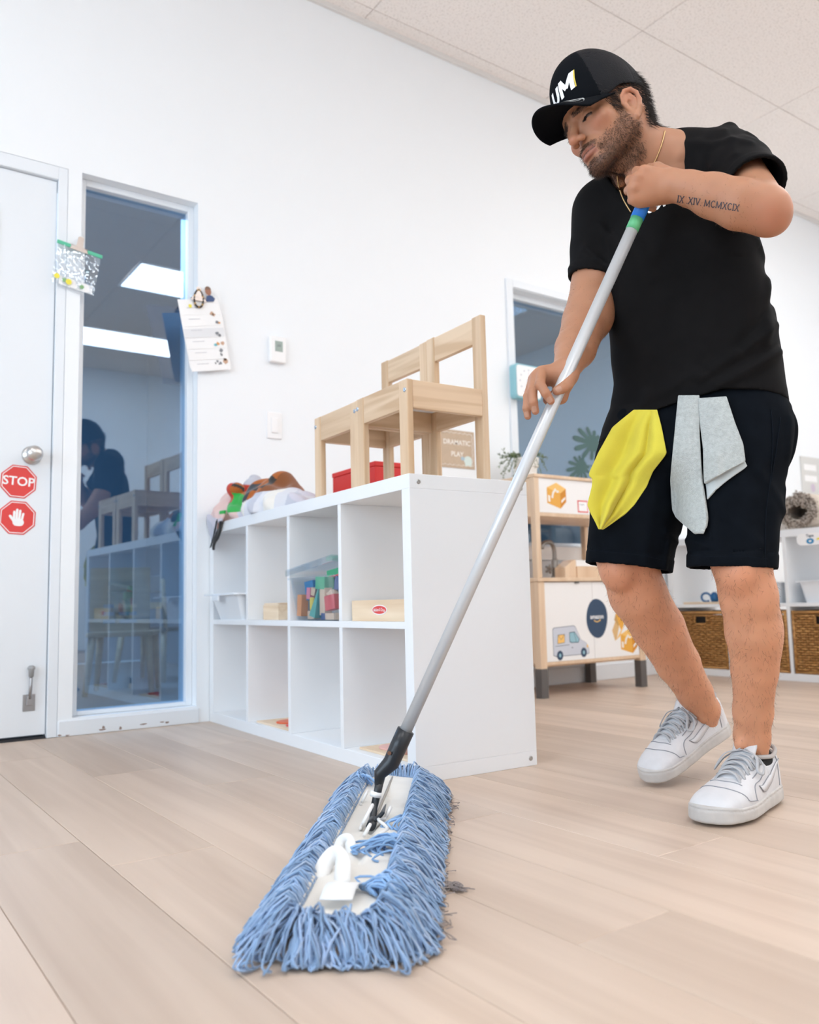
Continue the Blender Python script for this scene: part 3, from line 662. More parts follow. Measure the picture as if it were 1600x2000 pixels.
tx = MB(); place_text(tx, 'DRAMATIC', 0.034, lambda x, yv: (0.0029, x+0.012, yv+0.032), bold=0.0008); place_text(tx, 'PLAY', 0.034, lambda x, yv: (0.0029, x+0.012, yv-0.026), bold=0.0008); tx.build('lettering', CREAM, t)
dr = MB(); 
flat_poly(dr, ngon(0.078, -0.052, 0.026, 20, 0, 0.022), lambda u, v: (0.0032, u, v)); flat_poly(dr, [(0.06, -0.08), (0.10, -0.08), (0.105, -0.05), (0.055, -0.05)], lambda u, v: (0.0034, u, v)); dr.build('teacup_drawing', mat('print_mint', (0.68, 0.78, 0.74), 0.7), t)
flat_poly(MB(), ngon(0.045, -0.045, 0.013, 14, 0, 0.010), lambda u, v: (0.0036, u, v)).build('bird_drawing', mat('print_blue', (0.40, 0.52, 0.60), 0.7), t)

t = thing('outlet', 'white wall outlet at the far right of the wall', 'outlet', (0, 4.28, 1.48))
rbox((0.0005, -0.036, -0.058), (0.006, 0.036, 0.058)).build('plate', SWHITE, t, bevel=0.002)
for z in (-0.025, 0.025): rbox((0.0062, -0.017, z-0.017), (0.0085, 0.017, z+0.017)).build('socket', mat('socket_grey', (0.68, 0.68, 0.67), 0.5), t, bevel=0.002)

# timer stuck on the window trim
TEAL = mat('timer_teal', (0.28, 0.56, 0.63), 0.4); 
t = thing('visual_timer', 'square teal edged timer with a white dial on the window trim', 'timer', (0.0105, 1.722, 1.572))
t.rotation_euler = (0, 0, 0)
def rrect(w, h, r, n=6):
    pts = []
    for cx, cy, a in ((w-r, -h+r, -PI/2), (w-r, h-r, 0), (-w+r, h-r, PI/2), (-w+r, -h+r, PI)):
        for k in range(n+1): q = a+PI/2*k/n; pts.append((cx+r*math.cos(q), cy+r*math.sin(q)))
    return pts
MB().prism(rrect(0.092, 0.092, 0.022), lambda u, v, h: (h, u, v), 0.001, 0.045).build('case', TEAL, t, bevel=0.004)
MB().prism(rrect(0.083, 0.083, 0.017), lambda u, v, h: (h, u, v), 0.0455, 0.050).build('dial', SWHITE, t, bevel=0.001)
MB().lathe([(0, 0.062), (0.016, 0.061), (0.018, 0.054), (0.018, 0.0505), (0, 0.0505)], (0, 0, 0), 24, axis=0).build('knob', SWHITE, t, smooth=False)
mk = MB(); 
for k in range(12):
    q = 2*PI*k/12; flat_poly(mk, ngon(0.062*math.sin(q), 0.062*math.cos(q), 0.0045, 8), lambda u, v: (0.0505, u, v))
mk.build('dial_marks', mat('print_greyblue', (0.45, 0.50, 0.58), 0.6), t)
flat_poly(MB(), [(-0.001, 0.018), (0.001, 0.018), (0.0008, 0.05), (-0.0008, 0.05)], lambda u, v: (0.0507, u, v)).build('pointer', mat('print_redpink', (0.75, 0.35, 0.38), 0.6), t)

# bag clipped on the post
CLIP = mat('clip_steel', (0.60, 0.53, 0.49), 0.35, metal=0.9)
def wall_clip(parent, c, rot):
    """spring clip: jaw plate and upright handle"""
    cr, sr = math.cos(rot), math.sin(rot)
    def fn(u, v, h): return (c[0]+h, c[1]+u*cr-v*sr, c[2]+u*sr+v*cr)
    k = MB().prism([(-0.034, 0), (0.034, 0), (0.026, 0.012), (0.012, 0.020), (0.0105, 0.052), (0.006, 0.058), (-0.006, 0.058), (-0.0105, 0.052), (-0.012, 0.020), (-0.026, 0.012)], lambda u, v, h: fn(u, v, h), 0.012, 0.0136).build('clip_plate', CLIP, parent, bevel=0.0004)
    MB().tube([fn(-0.030, 0.013, 0.008), fn(0.030, 0.013, 0.008)], 0.006, 12).build('clip_spring', CLIP, parent, smooth=True)
FILM = glass_mat('clear_film', (0.90, 0.92, 0.94), 0.22)
t = thing('zip_bag', 'clear zip bag with a green seal clipped beside the door', 'bag', (0.004, -0.530, 1.72))
cr, sr = math.cos(-0.16), math.sin(-0.16)
def bagfn(u, v, h): return (h, u*cr-v*sr, u*sr+v*cr)
G = []
for i in range(13):
    row = []
    for j in range(17):
        u = -0.078+0.156*j/16; v = -0.088+0.158*i/12
        row.append(bagfn(u+0.002*math.sin(9*v*20), v, 0.012+0.006*math.sin(j*1.3+i*0.7)*math.sin(i*0.5)+0.003*math.sin(i*2.1+j)))
    G.append(row)
MB().grid(G).build('film', FILM, t, smooth=True)
MB().prism([(-0.084, 0.066), (0.082, 0.066), (0.082, 0.080), (-0.084, 0.080)], bagfn, 0.010, 0.016).build('zip_seal', mat('zip_green', (0.10, 0.52, 0.33), 0.35), t, bevel=0.002)
wall_clip(t, (0.006, 0.005, 0.062), -0.16)
slip = MB().prism([(-0.05, -0.085), (0.07, -0.085), (0.07, -0.052), (-0.05, -0.052)], bagfn, 0.012, 0.0125).build('paper_slip', SWHITE, t)
YEL = mat('sticker_yellow', (0.86, 0.76, 0.08), 0.5); GRN = mat('sticker_green', (0.25, 0.45, 0.22), 0.5)
for (u, v, m_, r) in ((-0.062, -0.06, YEL, 0.010), (-0.018, -0.068, YEL, 0.011), (-0.034, -0.066, GRN, 0.008), (0.030, -0.071, GRN, 0.008)):
    MB().prism(ngon(u, v, r, 16), bagfn, 0.0185 if m_ is YEL else 0.0182, 0.0188 if m_ is YEL else 0.0184).build('round_sticker', m_, t)

# pocket chart hanging on the window frame edge
t = thing('pocket_chart', 'plastic pocket chart of picture cards clipped beside the tall window', 'chart', (0.006, -0.028, 1.55))
cr2, sr2 = math.cos(0.20), math.sin(0.20)
def pcf(u, v, h): return (h+0.012+0.02*max(0, 0.06-abs(v))*0.1, u*cr2-v*sr2, u*sr2+v*cr2)
MB().prism([(-0.092, -0.140), (0.086, -0.140), (0.088, 0.070), (0.082, 0.140), (-0.090, 0.140)], pcf, 0, 0.0012).build('backing', SWHITE, t)
PAPER2 = mat('paper_grey', (0.78, 0.79, 0.81), 0.6); INK = mat('print_ink', (0.25, 0.26, 0.28), 0.7); TAN = mat('print_tan', (0.62, 0.40, 0.28), 0.7); BROWN = mat('print_brown', (0.22, 0.13, 0.09), 0.7)
for k in range(6):
    v0 = 0.115-0.046*k
    MB().prism([(-0.088, v0-0.040), (0.082, v0-0.040), (0.084, v0-0.003), (-0.088, v0-0.003)], pcf, 0.0016+0.0002*k, 0.0022+0.0002*k).build('pocket_strip', PAPER2 if k == 2 else SWHITE, t)
    MB().prism([(-0.06, v0-0.012), (-0.01, v0-0.012), (-0.01, v0-0.0095), (-0.06, v0-0.0095)], pcf, 0.0034, 0.0036).build('printed_line', mat('print_pale', (0.60, 0.61, 0.64), 0.7), t)
rr = random.Random(3)
for (u, v, r, m_) in ((0.045, 0.080, .009, TAN), (0.052, 0.074, .007, TAN), (0.060, 0.043, .007, INK), (0.068, 0.040, .006, mat('print_orange', (0.8, 0.4, 0.15), .7)), (0.05, -0.002, .008, INK), (0.06, -0.012, .007, INK), (0.066, -0.045, .009, TAN), (0.035, -0.050, .008, mat('print_cyan', (0.2, 0.55, 0.62), .7)), (0.046, -0.046, .008, MATS['print_orange']), (0.055, -0.075, .008, INK), (0.052, -0.092, .006, INK), (0.066, -0.120, .012, TAN), (0.064, -0.112, .007, BROWN), (0.03, -0.118, .006, INK), (0.042, -0.126, .006, INK), (0.02, -0.125, .005, INK), (0.035, -0.130, .004, INK), (-0.042, 0.112, .008, YEL)):
    pts = [(u+r*math.cos(q)*rr.uniform(.6, 1.2), v+r*math.sin(q)*rr.uniform(.6, 1.2)) for q in np.linspace(0, 2*PI, 11)[:-1]]
    MB().prism(pts, pcf, 0.0037, 0.0039).build('picture_card', m_, t)
# child photo card: head and shoulders
cc = MB().prism([(0.026, 0.128), (0.062, 0.128), (0.070, 0.140), (0.060, 0.152), (0.050, 0.156), (0.036, 0.152)], pcf, 0.004, 0.0044).build('photo_shirt', mat('print_navy', (0.06, 0.10, 0.22), .7), t)
MB().prism(ngon(0.046, 0.172, 0.0135, 18, 0, 0.018), pcf, 0.0044, 0.0048).build('photo_head', mat('print_skin', (0.36, 0.17, 0.11), .7), t)
MB().prism([(0.046+0.0138*math.cos(q), 0.176+0.016*math.sin(q)) for q in np.linspace(0.1, PI-0.1, 10)], pcf, 0.0049, 0.0052).build('photo_hair', BROWN, t)
wall_clip(t, (0.008, -0.030, 0.128), 0.0)
BEAD = mat('bead_dark', (0.05, 0.035, 0.025), 0.35); BEAD2 = mat('bead_amber', (0.55, 0.33, 0.10), 0.35)
t = thing('bead_necklace', 'dark beaded necklace hanging over the pocket chart clip', 'necklace', (0.026, -0.058, 1.70))
for k in range(26):
    q = 2*PI*k/26; MB().lathe([(0, -0.0045), (0.003, -0.0036), (0.0045, 0), (0.003, 0.0036), (0, 0.0045)], (0, 0.019*math.sin(q), -0.012+0.036*math.cos(q)-0.004*abs(math.sin(q))), 10).build('bead', BEAD2 if k % 4 == 1 else BEAD, t, smooth=True)

# framed dark board leaning behind the tall window (seen through the glass)
# ------------------------------------------------------------------ cloth heap on the shelf
def attr_mat(name, rough=0.7, sheen=0.0, bump=None, attr='col', sss=0.0, spec=0.4, noise=None):
    m = bpy.data.materials.new(name); m.use_nodes = True; nt = m.node_tree; b = nt.nodes['Principled BSDF']; L = nt.links.new
    a = nt.nodes.new('ShaderNodeAttribute'); a.attribute_name = attr; src = a.outputs['Color']
    tc = nt.nodes.new('ShaderNodeTexCoord')
    if noise:
        n = nt.nodes.new('ShaderNodeTexNoise'); n.inputs['Scale'].default_value = noise[0]; n.inputs['Detail'].default_value = 5; L(tc.outputs['Object'], n.inputs['Vector'])
        r = nt.nodes.new('ShaderNodeMapRange'); r.inputs['From Min'].default_value = 0.3; r.inputs['From Max'].default_value = 0.7; r.inputs['To Min'].default_value = 1-noise[1]; r.inputs['To Max'].default_value = 1+noise[1]*0.7; L(n.outputs['Fac'], r.inputs['Value'])
        s_ = nt.nodes.new('ShaderNodeVectorMath'); s_.operation = 'SCALE'; L(src, s_.inputs[0]); L(r.outputs[0], s_.inputs['Scale']); src = s_.outputs[0]
    L(src, b.inputs['Base Color']); b.inputs['Roughness'].default_value = rough; b.inputs['Sheen Weight'].default_value = sheen; b.inputs['Specular IOR Level'].default_value = spec
    if sss:
        b.inputs['Subsurface Weight'].default_value = sss; b.inputs['Subsurface Radius'].default_value = (1.0, 0.35, 0.18); b.inputs['Subsurface Scale'].default_value = 0.006
    if bump:
        n = nt.nodes.new('ShaderNodeTexNoise'); n.inputs['Scale'].default_value = bump[0]; n.inputs['Detail'].default_value = 5; L(tc.outputs['Object'], n.inputs['Vector'])
        bp = nt.nodes.new('ShaderNodeBump'); bp.inputs['Strength'].default_value = bump[1]; bp.inputs['Distance'].default_value = bump[2]; L(n.outputs['Fac'], bp.inputs['Height']); L(bp.outputs[0], b.inputs['Normal'])
    return m
def orient_out(V, Q):
    V = np.asarray(V); a = V[Q[:, 0]]; b = V[Q[:, 1]]; c = V[Q[:, 2]]
    vol = (np.cross(b-a, c-a)*a).sum()
    c0 = V.mean(0); vol = (np.cross(b-a, c-a)*(a-c0)).sum()
    return Q if vol > 0 else Q[:, ::-1]
def vnoise(P, s, seed=0):
    """cheap smooth pseudo-noise from sines, about -1..1"""
    r = np.random.RandomState(seed); o = np.zeros(len(P), np.float32)
    for k in range(5):
        w = r.normal(size=3); w *= s*(0.7+0.6*r.rand())/np.linalg.norm(w); o += np.sin(P@w.astype(np.float32)+r.rand()*6.28)
    return o/2.6

def heap_sdf(P):
    x, y_, z = P[:, 0], P[:, 1], P[:, 2]
    w = np.stack([x+0.006*np.sin(z*70+x*20), y_+0.010*np.sin(x*60+z*25), z], 1)
    d = sd_ell(w, (0.30, 0.15, 0.80), (0.19, 0.13, 0.125))                # striped dome
    d = smin(d, sd_ell(w, (0.43, 0.12, 0.785), (0.20, 0.12, 0.075)), 0.02)  # pale fold in front of it
    d = smin(d, sd_cone(w, (0.58, 0.14, 0.785), (0.38, 0.15, 0.90), 0.016, 0.04), 0.02)
    d = smin(d, sd_ell(w, (0.10, 0.13, 0.80), (0.13, 0.14, 0.110)), 0.014)
    d = smin(d, sd_cone(w, (0.035, 0.06, 0.80), (0.17, 0.05, 0.885), 0.040, 0.032), 0.012)
    d = smin(d, sd_cone(w, (0.03, 0.03, 0.800), (0.30, 0.03, 0.800), 0.034, 0.018), 0.010)
    d = smin(d, sd_cone(w, (0.18, 0.06, 0.84), (0.13, 0.14, 0.93), 0.03, 0.03), 0.012)
    f = 0.0065*np.sin(38*x+22*z+4*np.sin(18*y_+9*z))+0.004*np.sin(70*z-35*x+3*np.sin(30*x))
    d = d+f*np.clip((0.02-np.abs(d))/0.02, 0, 1)
    d = smax(d, 0.7715-z, 0.004)
    # tongue hanging over the front edge
    tx = 0.085+0.25*(z-0.74)
    hw = np.clip(0.012+0.62*(z-0.668), 0.008, 0.085)
    t_ = np.maximum(np.abs(x-tx)-hw, np.abs(y_+0.010+0.004*np.sin(x*90))-0.005); t_ = np.maximum(t_, np.maximum(z-0.81, 0.664-z))
    return smin(d, t_, 0.008)
V, Q = mesh_sdf(heap_sdf, (-0.0, -0.045, 0.655), (0.64, 0.32, 0.99), 0.0038)
Q = orient_out(V, Q); x, y_, z = V[:, 0], V[:, 1], V[:, 2]; nz = vnoise(V.astype(np.float32), 30, 3)*0.012
col = np.tile((0.60, 0.58, 0.66), (len(V), 1))
def paint(mask, c): col[mask] = c
g1 = vnoise(V.astype(np.float32), 24, 5)
paint((x < 0.26) & (g1 > 0.25), (0.76, 0.55, 0.52)); paint((x < 0.26) & (g1 < -0.55), (0.48, 0.50, 0.58))
dome = (x > 0.19) & (z > 0.845-0.10*np.clip(x-0.40, 0, 1)+nz+0.04*np.sin(x*14)) & (x < 0.56)
paint(dome, (0.40, 0.105, 0.012)); paint(dome & (np.sin(55*x+40*z+6*g1) > 0.72), (0.03, 0.025, 0.022)); paint(dome & (x > 0.40), (0.22, 0.065, 0.012))
paint((x > 0.155) & (x < 0.30) & (z > 0.795) & (z < 0.868+nz), (0.03, 0.40, 0.07))
paint((x > 0.145) & (x < 0.19) & (z > 0.84) & (z < 0.905+nz), (0.52, 0.05, 0.03))
paint((x > 0.28) & (x < 0.325) & (z > 0.80) & (z < 0.90), (0.045, 0.05, 0.06))
pale = (x > 0.285+nz) & (z < 0.845-0.15*np.clip(x-0.42, 0, 1)+0.02*np.sin(x*16)+nz); paint(pale, (0.66, 0.67, 0.72)); paint(pale & (np.sin(26*x+20*y_) > 0.5), (0.80, 0.77, 0.72)); paint(pale & (np.sin(26*x+20*y_) < -0.75), (0.50, 0.52, 0.60))
paint((z > 0.918) & (x > 0.30) & (x < 0.36) & (g1 > 0.1), (0.80, 0.78, 0.74))
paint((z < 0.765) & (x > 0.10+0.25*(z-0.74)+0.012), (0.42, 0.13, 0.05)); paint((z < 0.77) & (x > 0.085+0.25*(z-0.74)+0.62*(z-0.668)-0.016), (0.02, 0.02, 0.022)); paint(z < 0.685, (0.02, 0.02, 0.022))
t = kthing('cloth_heap', 'rumpled patterned cloth with orange, green and pale patches on the shelf end', 'cloth', (0, 0, 0.77))
CLOTH = attr_mat('printed_cloth', 0.8, 0.3, (60, 0.2, 0.002))
h_ = mesh_from_np('fabric', V-np.array([0, 0, 0.77]), Q, CLOTH, t, cols={'col': col})
st = MB(); rr = random.Random(5)
path = smooth_curve([(0.06, 0.675), (0.095, 0.72), (0.13, 0.775)], 26)
for i, (px_, pz_) in enumerate(path):
    st.tube([(px_-0.010, -0.018, pz_-0.77), (px_+0.004, -0.018, pz_-0.77+0.003)], 0.0016, 5)
P0 = np.array([(xx, -0.03, 0.80+0.055*math.exp(-((xx-0.40)/0.11)**2)) for xx in np.linspace(0.20, 0.56, 60)]); P1 = sdf_project(heap_sdf, P0, (0, -1, 0), 60)
for i, p in enumerate(P1): st.tube([(p[0], p[1]-0.001, p[2]-0.77-0.006), (p[0]+0.003, p[1]-0.001, p[2]-0.77+0.006)], 0.0012, 5)
st.build('blanket_stitch', mat('black_thread', (0.015, 0.015, 0.016), 0.8), t)['kind'] = 'stuff'

# ------------------------------------------------------------------ toy kitchen
BIRCH = wood_mat('birch', (0.70, 0.50, 0.33), (0.80, 0.615, 0.44), axis=2, scale=0.7, rough=0.45, contrast=0.5, rnd=0.04)
KWHITE = mat('kitchen_white', (0.87, 0.86, 0.85), 0.35); SOCK = mat('grey_leg_sleeve', (0.115, 0.105, 0.10), 0.6); GREYP = mat('grey_board', (0.60, 0.61, 0.63), 0.5)
KY0, KY1, KX0, KX1 = 1.402, 2.118, 0.028, 0.402
t = thing('toy_kitchen', 'birch and white play kitchen with parcel and van stickers', 'toy kitchen', ((KX0+KX1)/2, (KY0+KY1)/2, 0))
ox, oy = (KX0+KX1)/2, (KY0+KY1)/2
def kp(nm, lo, hi, m=BIRCH, bev=0.0025, par=None): return rbox((lo[0]-ox, lo[1]-oy, lo[2]), (hi[0]-ox, hi[1]-oy, hi[2])).build(nm, m, par or t, bevel=bev)
PT = 0.040
for yy in (KY0, KY1-PT):
    for xx in (KX0, KX1-PT):
        g = kp('leg', (xx, yy, 0.0), (xx+PT, yy+PT, 0.5225))
        kp('leg_sleeve', (xx-0.001, yy-0.001, 0.0), (xx+PT+0.001, yy+PT+0.001, 0.131), SOCK, 0.002, g)
kp('counter', (KX0-0.004, KY0-0.004, 0.523), (KX1+0.006, KY1+0.004, 0.541))
kp('side_panel', (KX0+PT, KY0+0.006, 0.150), (KX1-PT, KY0+0.020, 0.5225)); kp('side_panel', (KX0+PT, KY1-0.020, 0.150), (KX1-PT, KY1-0.006, 0.5225))
kp('front_rail', (KX1-0.026, KY0+PT, 0.143), (KX1-0.004, KY1-PT, 0.158)); kp('bottom_panel', (KX0+0.02, KY0+PT, 0.135), (KX1-0.027, KY1-PT, 0.148))
kp('cabinet_door', (KX1-0.020, KY0+PT+0.002, 0.1585), (KX1-0.004, 1.757, 0.520), KWHITE, 0.0015); kp('cabinet_door', (KX1-0.020, 1.759, 0.1585), (KX1-0.004, KY1-PT-0.002, 0.520), KWHITE, 0.0015)
UX0 = KX0
for yy in (KY0, KY1-0.030):
    kp('upper_post', (KX1-0.032, yy, 0.5412), (KX1, yy+0.030, 1.004)); kp('upper_post', (UX0, yy, 0.5412), (UX0+0.032, yy+0.030, 1.004))
    kp('upper_side', (UX0+0.032, yy+0.006, 0.824), (KX1-0.032, yy+0.022, 1.004))
kp('top_board', (UX0-0.002, KY0-0.002, 1.0042), (KX1+0.004, KY1+0.002, 1.020)); kp('upper_rail', (KX1-0.032, KY0+0.030, 0.824), (KX1-0.002, KY1-0.030, 0.842))
kp('upper_shelf', (UX0+0.032, KY0+0.030, 0.826), (KX1-0.033, KY1-0.030, 0.838)); kp('upper_panel', (KX1-0.018, KY0+0.0305, 0.8425), (KX1-0.004, KY1-0.0305, 1.0038), KWHITE, 0.001)
kp('back_board', (KX0+0.002, KY0+0.0305, 0.5415), (KX0+0.008, KY1-0.0305, 0.640), GREYP, 0.001); kp('back_board', (KX0+0.002, KY0+0.0305, 0.645), (KX0+0.008, KY1-0.0305, 0.715), KWHITE, 0.001)
kp('door_catch', (KX1-0.004, 1.640, 0.514), (KX1+0.006, 1.662, 0.5222), SOCK, 0.001)
SINKM = mat('pewter', (0.30, 0.275, 0.25), 0.38, metal=0.8)
fx, fy = 0.20-ox, 1.715-oy
fp = smooth_curve([(fx, fy, 0.541), (fx, fy, 0.62), (fx, fy, 0.680), (fx+0.004, fy-0.018, 0.715), (fx+0.012, fy-0.055, 0.722), (fx+0.02, fy-0.095, 0.712), (fx+0.022, fy-0.105, 0.690)], 40)
fa = MB().tube(fp, 0.0105, 14).build('faucet', SINKM, t, smooth=True)
MB().lathe([(0, 0.541), (0.022, 0.541), (0.020, 0.552), (0.015, 0.56), (0.0155, 0.632), (0.013, 0.638), (0, 0.638)], (fx, fy, 0), 20).build('faucet_base', SINKM, fa, smooth=True)
MB().tube([(fx, fy, 0.595), (fx+0.01, fy-0.045, 0.590)], 0.007, 10).build('tap_stem', SINKM, fa, smooth=True)
kb = MB()
for k in range(5):
    q = 2*PI*k/5; kb.tube([(fx+0.010, fy-0.047, 0.590), (fx+0.010+0.024*math.cos(q), fy-0.052, 0.590+0.024*math.sin(q))], [0.008, 0.0055], 8)
kb.build('tap_handle', SINKM, fa, smooth=True)
# wooden stand-up box with sloped side on the counter
t2 = thing('wooden_holder', 'slant-sided wooden holder standing on the play kitchen counter', 'holder', (0.33, 1.672, 0.541))
MB().prism([(0.0, 0.0), (0.078, 0.0), (0.078, 0.090), (0.062, 0.090), (0.0, 0.052)], lambda u, v, h: (h, u, v), -0.09, -0.02).build('side_wall', BIRCH, t2, bevel=0.002)
rbox((-0.09, 0.0785, 0.0), (-0.015, 0.25, 0.058)).build('front_wall', BIRCH, t2, bevel=0.002)
rbox((-0.088, 0.0785, 0.0583), (-0.02, 0.20, 0.088)).build('paper_stack', SWHITE, t2, bevel=0.001)

# stickers on the kitchen (flat print)
def sfn(y0, z0): return lambda u, v, k=0.0: (KX1-0.0036+k, y0+u, z0+v)
ORG = mat('print_parcel', (0.80, 0.40, 0.06), 0.5); ORD = mat('print_parcel_dark', (0.66, 0.26, 0.02), 0.5); ORL = mat('print_parcel_light', (0.90, 0.55, 0.16), 0.5)
INKB = mat('print_slate', (0.06, 0.09, 0.14), 0.5); VANC = mat('print_vangrey', (0.60, 0.63, 0.70), 0.5); VGL = mat('print_vanglass', (0.30, 0.52, 0.60), 0.5); NAVY = mat('print_navyblue', (0.030, 0.065, 0.125), 0.5); BEI = mat('print_box_tan', (0.72, 0.47, 0.22), 0.5)
def layer(t, nm, polys, fn, m):
    mb = MB()
    for k, p in polys: flat_poly(mb, p, lambda u, v, k=k: fn(u, v, k))
    return mb.build(nm, m, t)
def strip(pts, w):
    P = np.array(pts, float); T = np.gradient(P, axis=0); T /= np.linalg.norm(T, axis=1)[:, None]; N_ = np.stack([-T[:, 1], T[:, 0]], 1)*w/2
    return [tuple(p) for p in (P+N_)]+[tuple(p) for p in (P-N_)[::-1]]
def parcel_sticker(name, label, y0, z0, s, rot):
    t = thing(name, label, 'sticker', (0, 0, 0)); cr, sr = math.cos(rot), math.sin(rot); f0 = sfn(y0, z0)
    fn = lambda u, v, k=0.0: f0(s*(u*cr-v*sr), s*(u*sr+v*cr), k)
    t.location = (KX1-0.004, y0, z0)
    off = Vector(t.location)
    f = lambda u, v, k=0.0: tuple(Vector(fn(u, v, k))-off)
    layer(t, 'parcel_base', [(0.0002, [(-0.062, 0.036), (0.0, 0.06), (0.062, 0.036), (0.062, -0.026), (0.024, -0.060), (-0.062, -0.036)])], f, ORG)
    layer(t, 'parcel_side', [(0.0004, [(0.024, 0.012), (0.062, 0.036), (0.062, -0.026), (0.024, -0.060)])], f, ORD)
    layer(t, 'parcel_top', [(0.0004, [(-0.062, 0.036), (0.0, 0.062), (0.062, 0.036), (0.024, 0.012)])], f, ORL)
    layer(t, 'tape_print', [(0.0006, strip([(-0.030, -0.012), (-0.022, 0.014), (-0.004, 0.032)], 0.012)), (0.0006, [(-0.056, -0.028), (-0.042, -0.031), (-0.042, -0.002), (-0.056, 0.002)]), (0.0006, ngon(0.006, 0.020, 0.010, 12, 0, 0.006)), (0.0006, [(0.030, -0.034), (0.056, -0.014), (0.056, -0.002), (0.030, -0.020)])], f, CREAM)
    return t
parcel_sticker('parcel_sticker', 'orange parcel sticker on the upper panel of the play kitchen', 1.547, 0.924, 1.0, 0.0)
parcel_sticker('parcel_sticker', 'orange parcel sticker by the leg at the lower right cabinet door', 2.004, 0.228, 0.98, 0.0)
def stick_thing(name, label, y0, z0):
    t = thing(name, label, 'sticker', (KX1-0.004, y0, z0)); return t, (lambda u, v, k=0.0: (0.0004+k, u, v))
t, f = stick_thing('logo_sticker', 'round navy sticker with white lettering over an orange smile', 1.783, 0.348)
layer(t, 'disc', [(0, [(0.073*math.cos(q)+0.002*math.sin(3*q), 0.093*math.sin(q)+0.002*math.cos(2*q)) for q in np.linspace(0, 2*PI, 49)[:-1]])], f, NAVY)
place_text(MB(), 'amazon', 0.030, lambda x, yv: f(x, yv+0.006, 0.0003), bold=0.0007).build('lettering', SWHITE, t)
layer(t, 'smile_arrow', [(0.0003, strip([(-0.022, -0.010), (-0.010, -0.017), (0.004, -0.018), (0.018, -0.012)], 0.0045)), (0.0003, [(0.014, -0.008), (0.024, -0.007), (0.021, -0.017)])], f, ORL)
t, f = stick_thing('box_sticker', 'tan cardboard box sticker beside the navy logo sticker', 1.925, 0.305)
layer(t, 'box_front', [(0.0, [(-0.040, -0.020), (-0.015, 0.022), (0.012, 0.0), (-0.010, -0.062), (-0.022, -0.070)])], f, BEI)
layer(t, 'box_side', [(0.0002, [(-0.010, 0.060), (0.030, 0.062), (0.048, 0.010), (0.024, -0.020), (0.010, 0.005)])], f, ORG)
layer(t, 'box_shade', [(0.0003, [(-0.010, 0.060), (-0.022, 0.030), (0.004, 0.0), (0.012, 0.005)])], f, mat('print_box_dark', (0.58, 0.34, 0.12), .5))
layer(t, 'box_base', [(0.0001, [(-0.022, -0.070), (-0.010, -0.062), (0.048, 0.010), (0.04, -0.01), (0.012, -0.052)])], f, ORL)
t, f = stick_thing('van_sticker', 'grey delivery van sticker with an envelope on the cabinet door', 1.604, 0.247)
body = [(-0.118, -0.044), (-0.118, 0.056), (-0.110, 0.064), (0.018, 0.070), (0.030, 0.064), (0.062, 0.006), (0.095, -0.010), (0.112, -0.036), (0.114, -0.058), (0.108, -0.064), (-0.100, -0.066), (-0.118, -0.060)]
layer(t, 'outline', [(0.0, [(u*1.012, v*1.02) for u, v in body])], f, INKB); layer(t, 'body', [(0.0002, [(u*0.992, v*0.985) for u, v in body])], f, VANC)
layer(t, 'window', [(0.0006, [(-0.010, 0.0), (-0.010, 0.038), (0.022, 0.040), (0.050, 0.006), (0.044, -0.006), (0.0, -0.006)])], f, VGL)
layer(t, 'line_work', [(0.0004, [(-0.013, -0.003), (-0.013, 0.041), (0.023, 0.043), (0.054, 0.006), (0.046, -0.009), (-0.002, -0.009)]), (0.0004, strip([(-0.105, -0.020), (-0.06, -0.018), (-0.014, -0.016)], 0.0022)), (0.0007, strip([(0.016, 0.040), (0.026, 0.018), (0.030, -0.006)], 0.0022)), (0.0004, strip([(0.0, -0.030), (0.008, -0.030)], 0.004))], f, INKB)
layer(t, 'envelope', [(0.0006, [(-0.090, -0.008), (-0.046, -0.004), (-0.044, 0.032), (-0.086, 0.030)])], f, ORL)
layer(t, 'envelope_flap', [(0.0008, strip([(-0.085, 0.029), (-0.068, 0.008), (-0.045, 0.031)], 0.0022)), (0.0003, [(-0.092, -0.010), (-0.044, -0.006), (-0.042, 0.034), (-0.088, 0.032)])], f, INKB)
for (u, v) in ((-0.078, -0.062), (0.078, -0.056)):
    layer(t, 'wheel', [(0.0010, ngon(u, v, 0.0195, 24, 0, 0.022))], f, NAVY); layer(t, 'hub', [(0.0013, ngon(u, v, 0.0075, 16, 0, 0.009))], f, VGL)
layer(t, 'lamp', [(0.0008, ngon(0.104, -0.028, 0.005, 12, 0, 0.008))], f, ORL)
t, f = stick_thing('name_card', 'small white card with a red border stuck on the kitchen panel', 1.722, 0.880)
layer(t, 'red_border', [(0.0, [(-0.036, -0.028), (0.034, -0.028), (0.034, 0.030), (-0.038, 0.030)])], f, RED); layer(t, 'paper', [(0.0003, [(-0.030, -0.022), (0.029, -0.022), (0.029, 0.024), (-0.031, 0.024)])], f, SWHITE)
layer(t, 'pen_mark', [(0.0005, strip([(-0.024, 0.008), (-0.018, 0.014), (-0.010, 0.006), (-0.002, 0.012), (0.008, 0.008)], 0.002))], f, INKB)

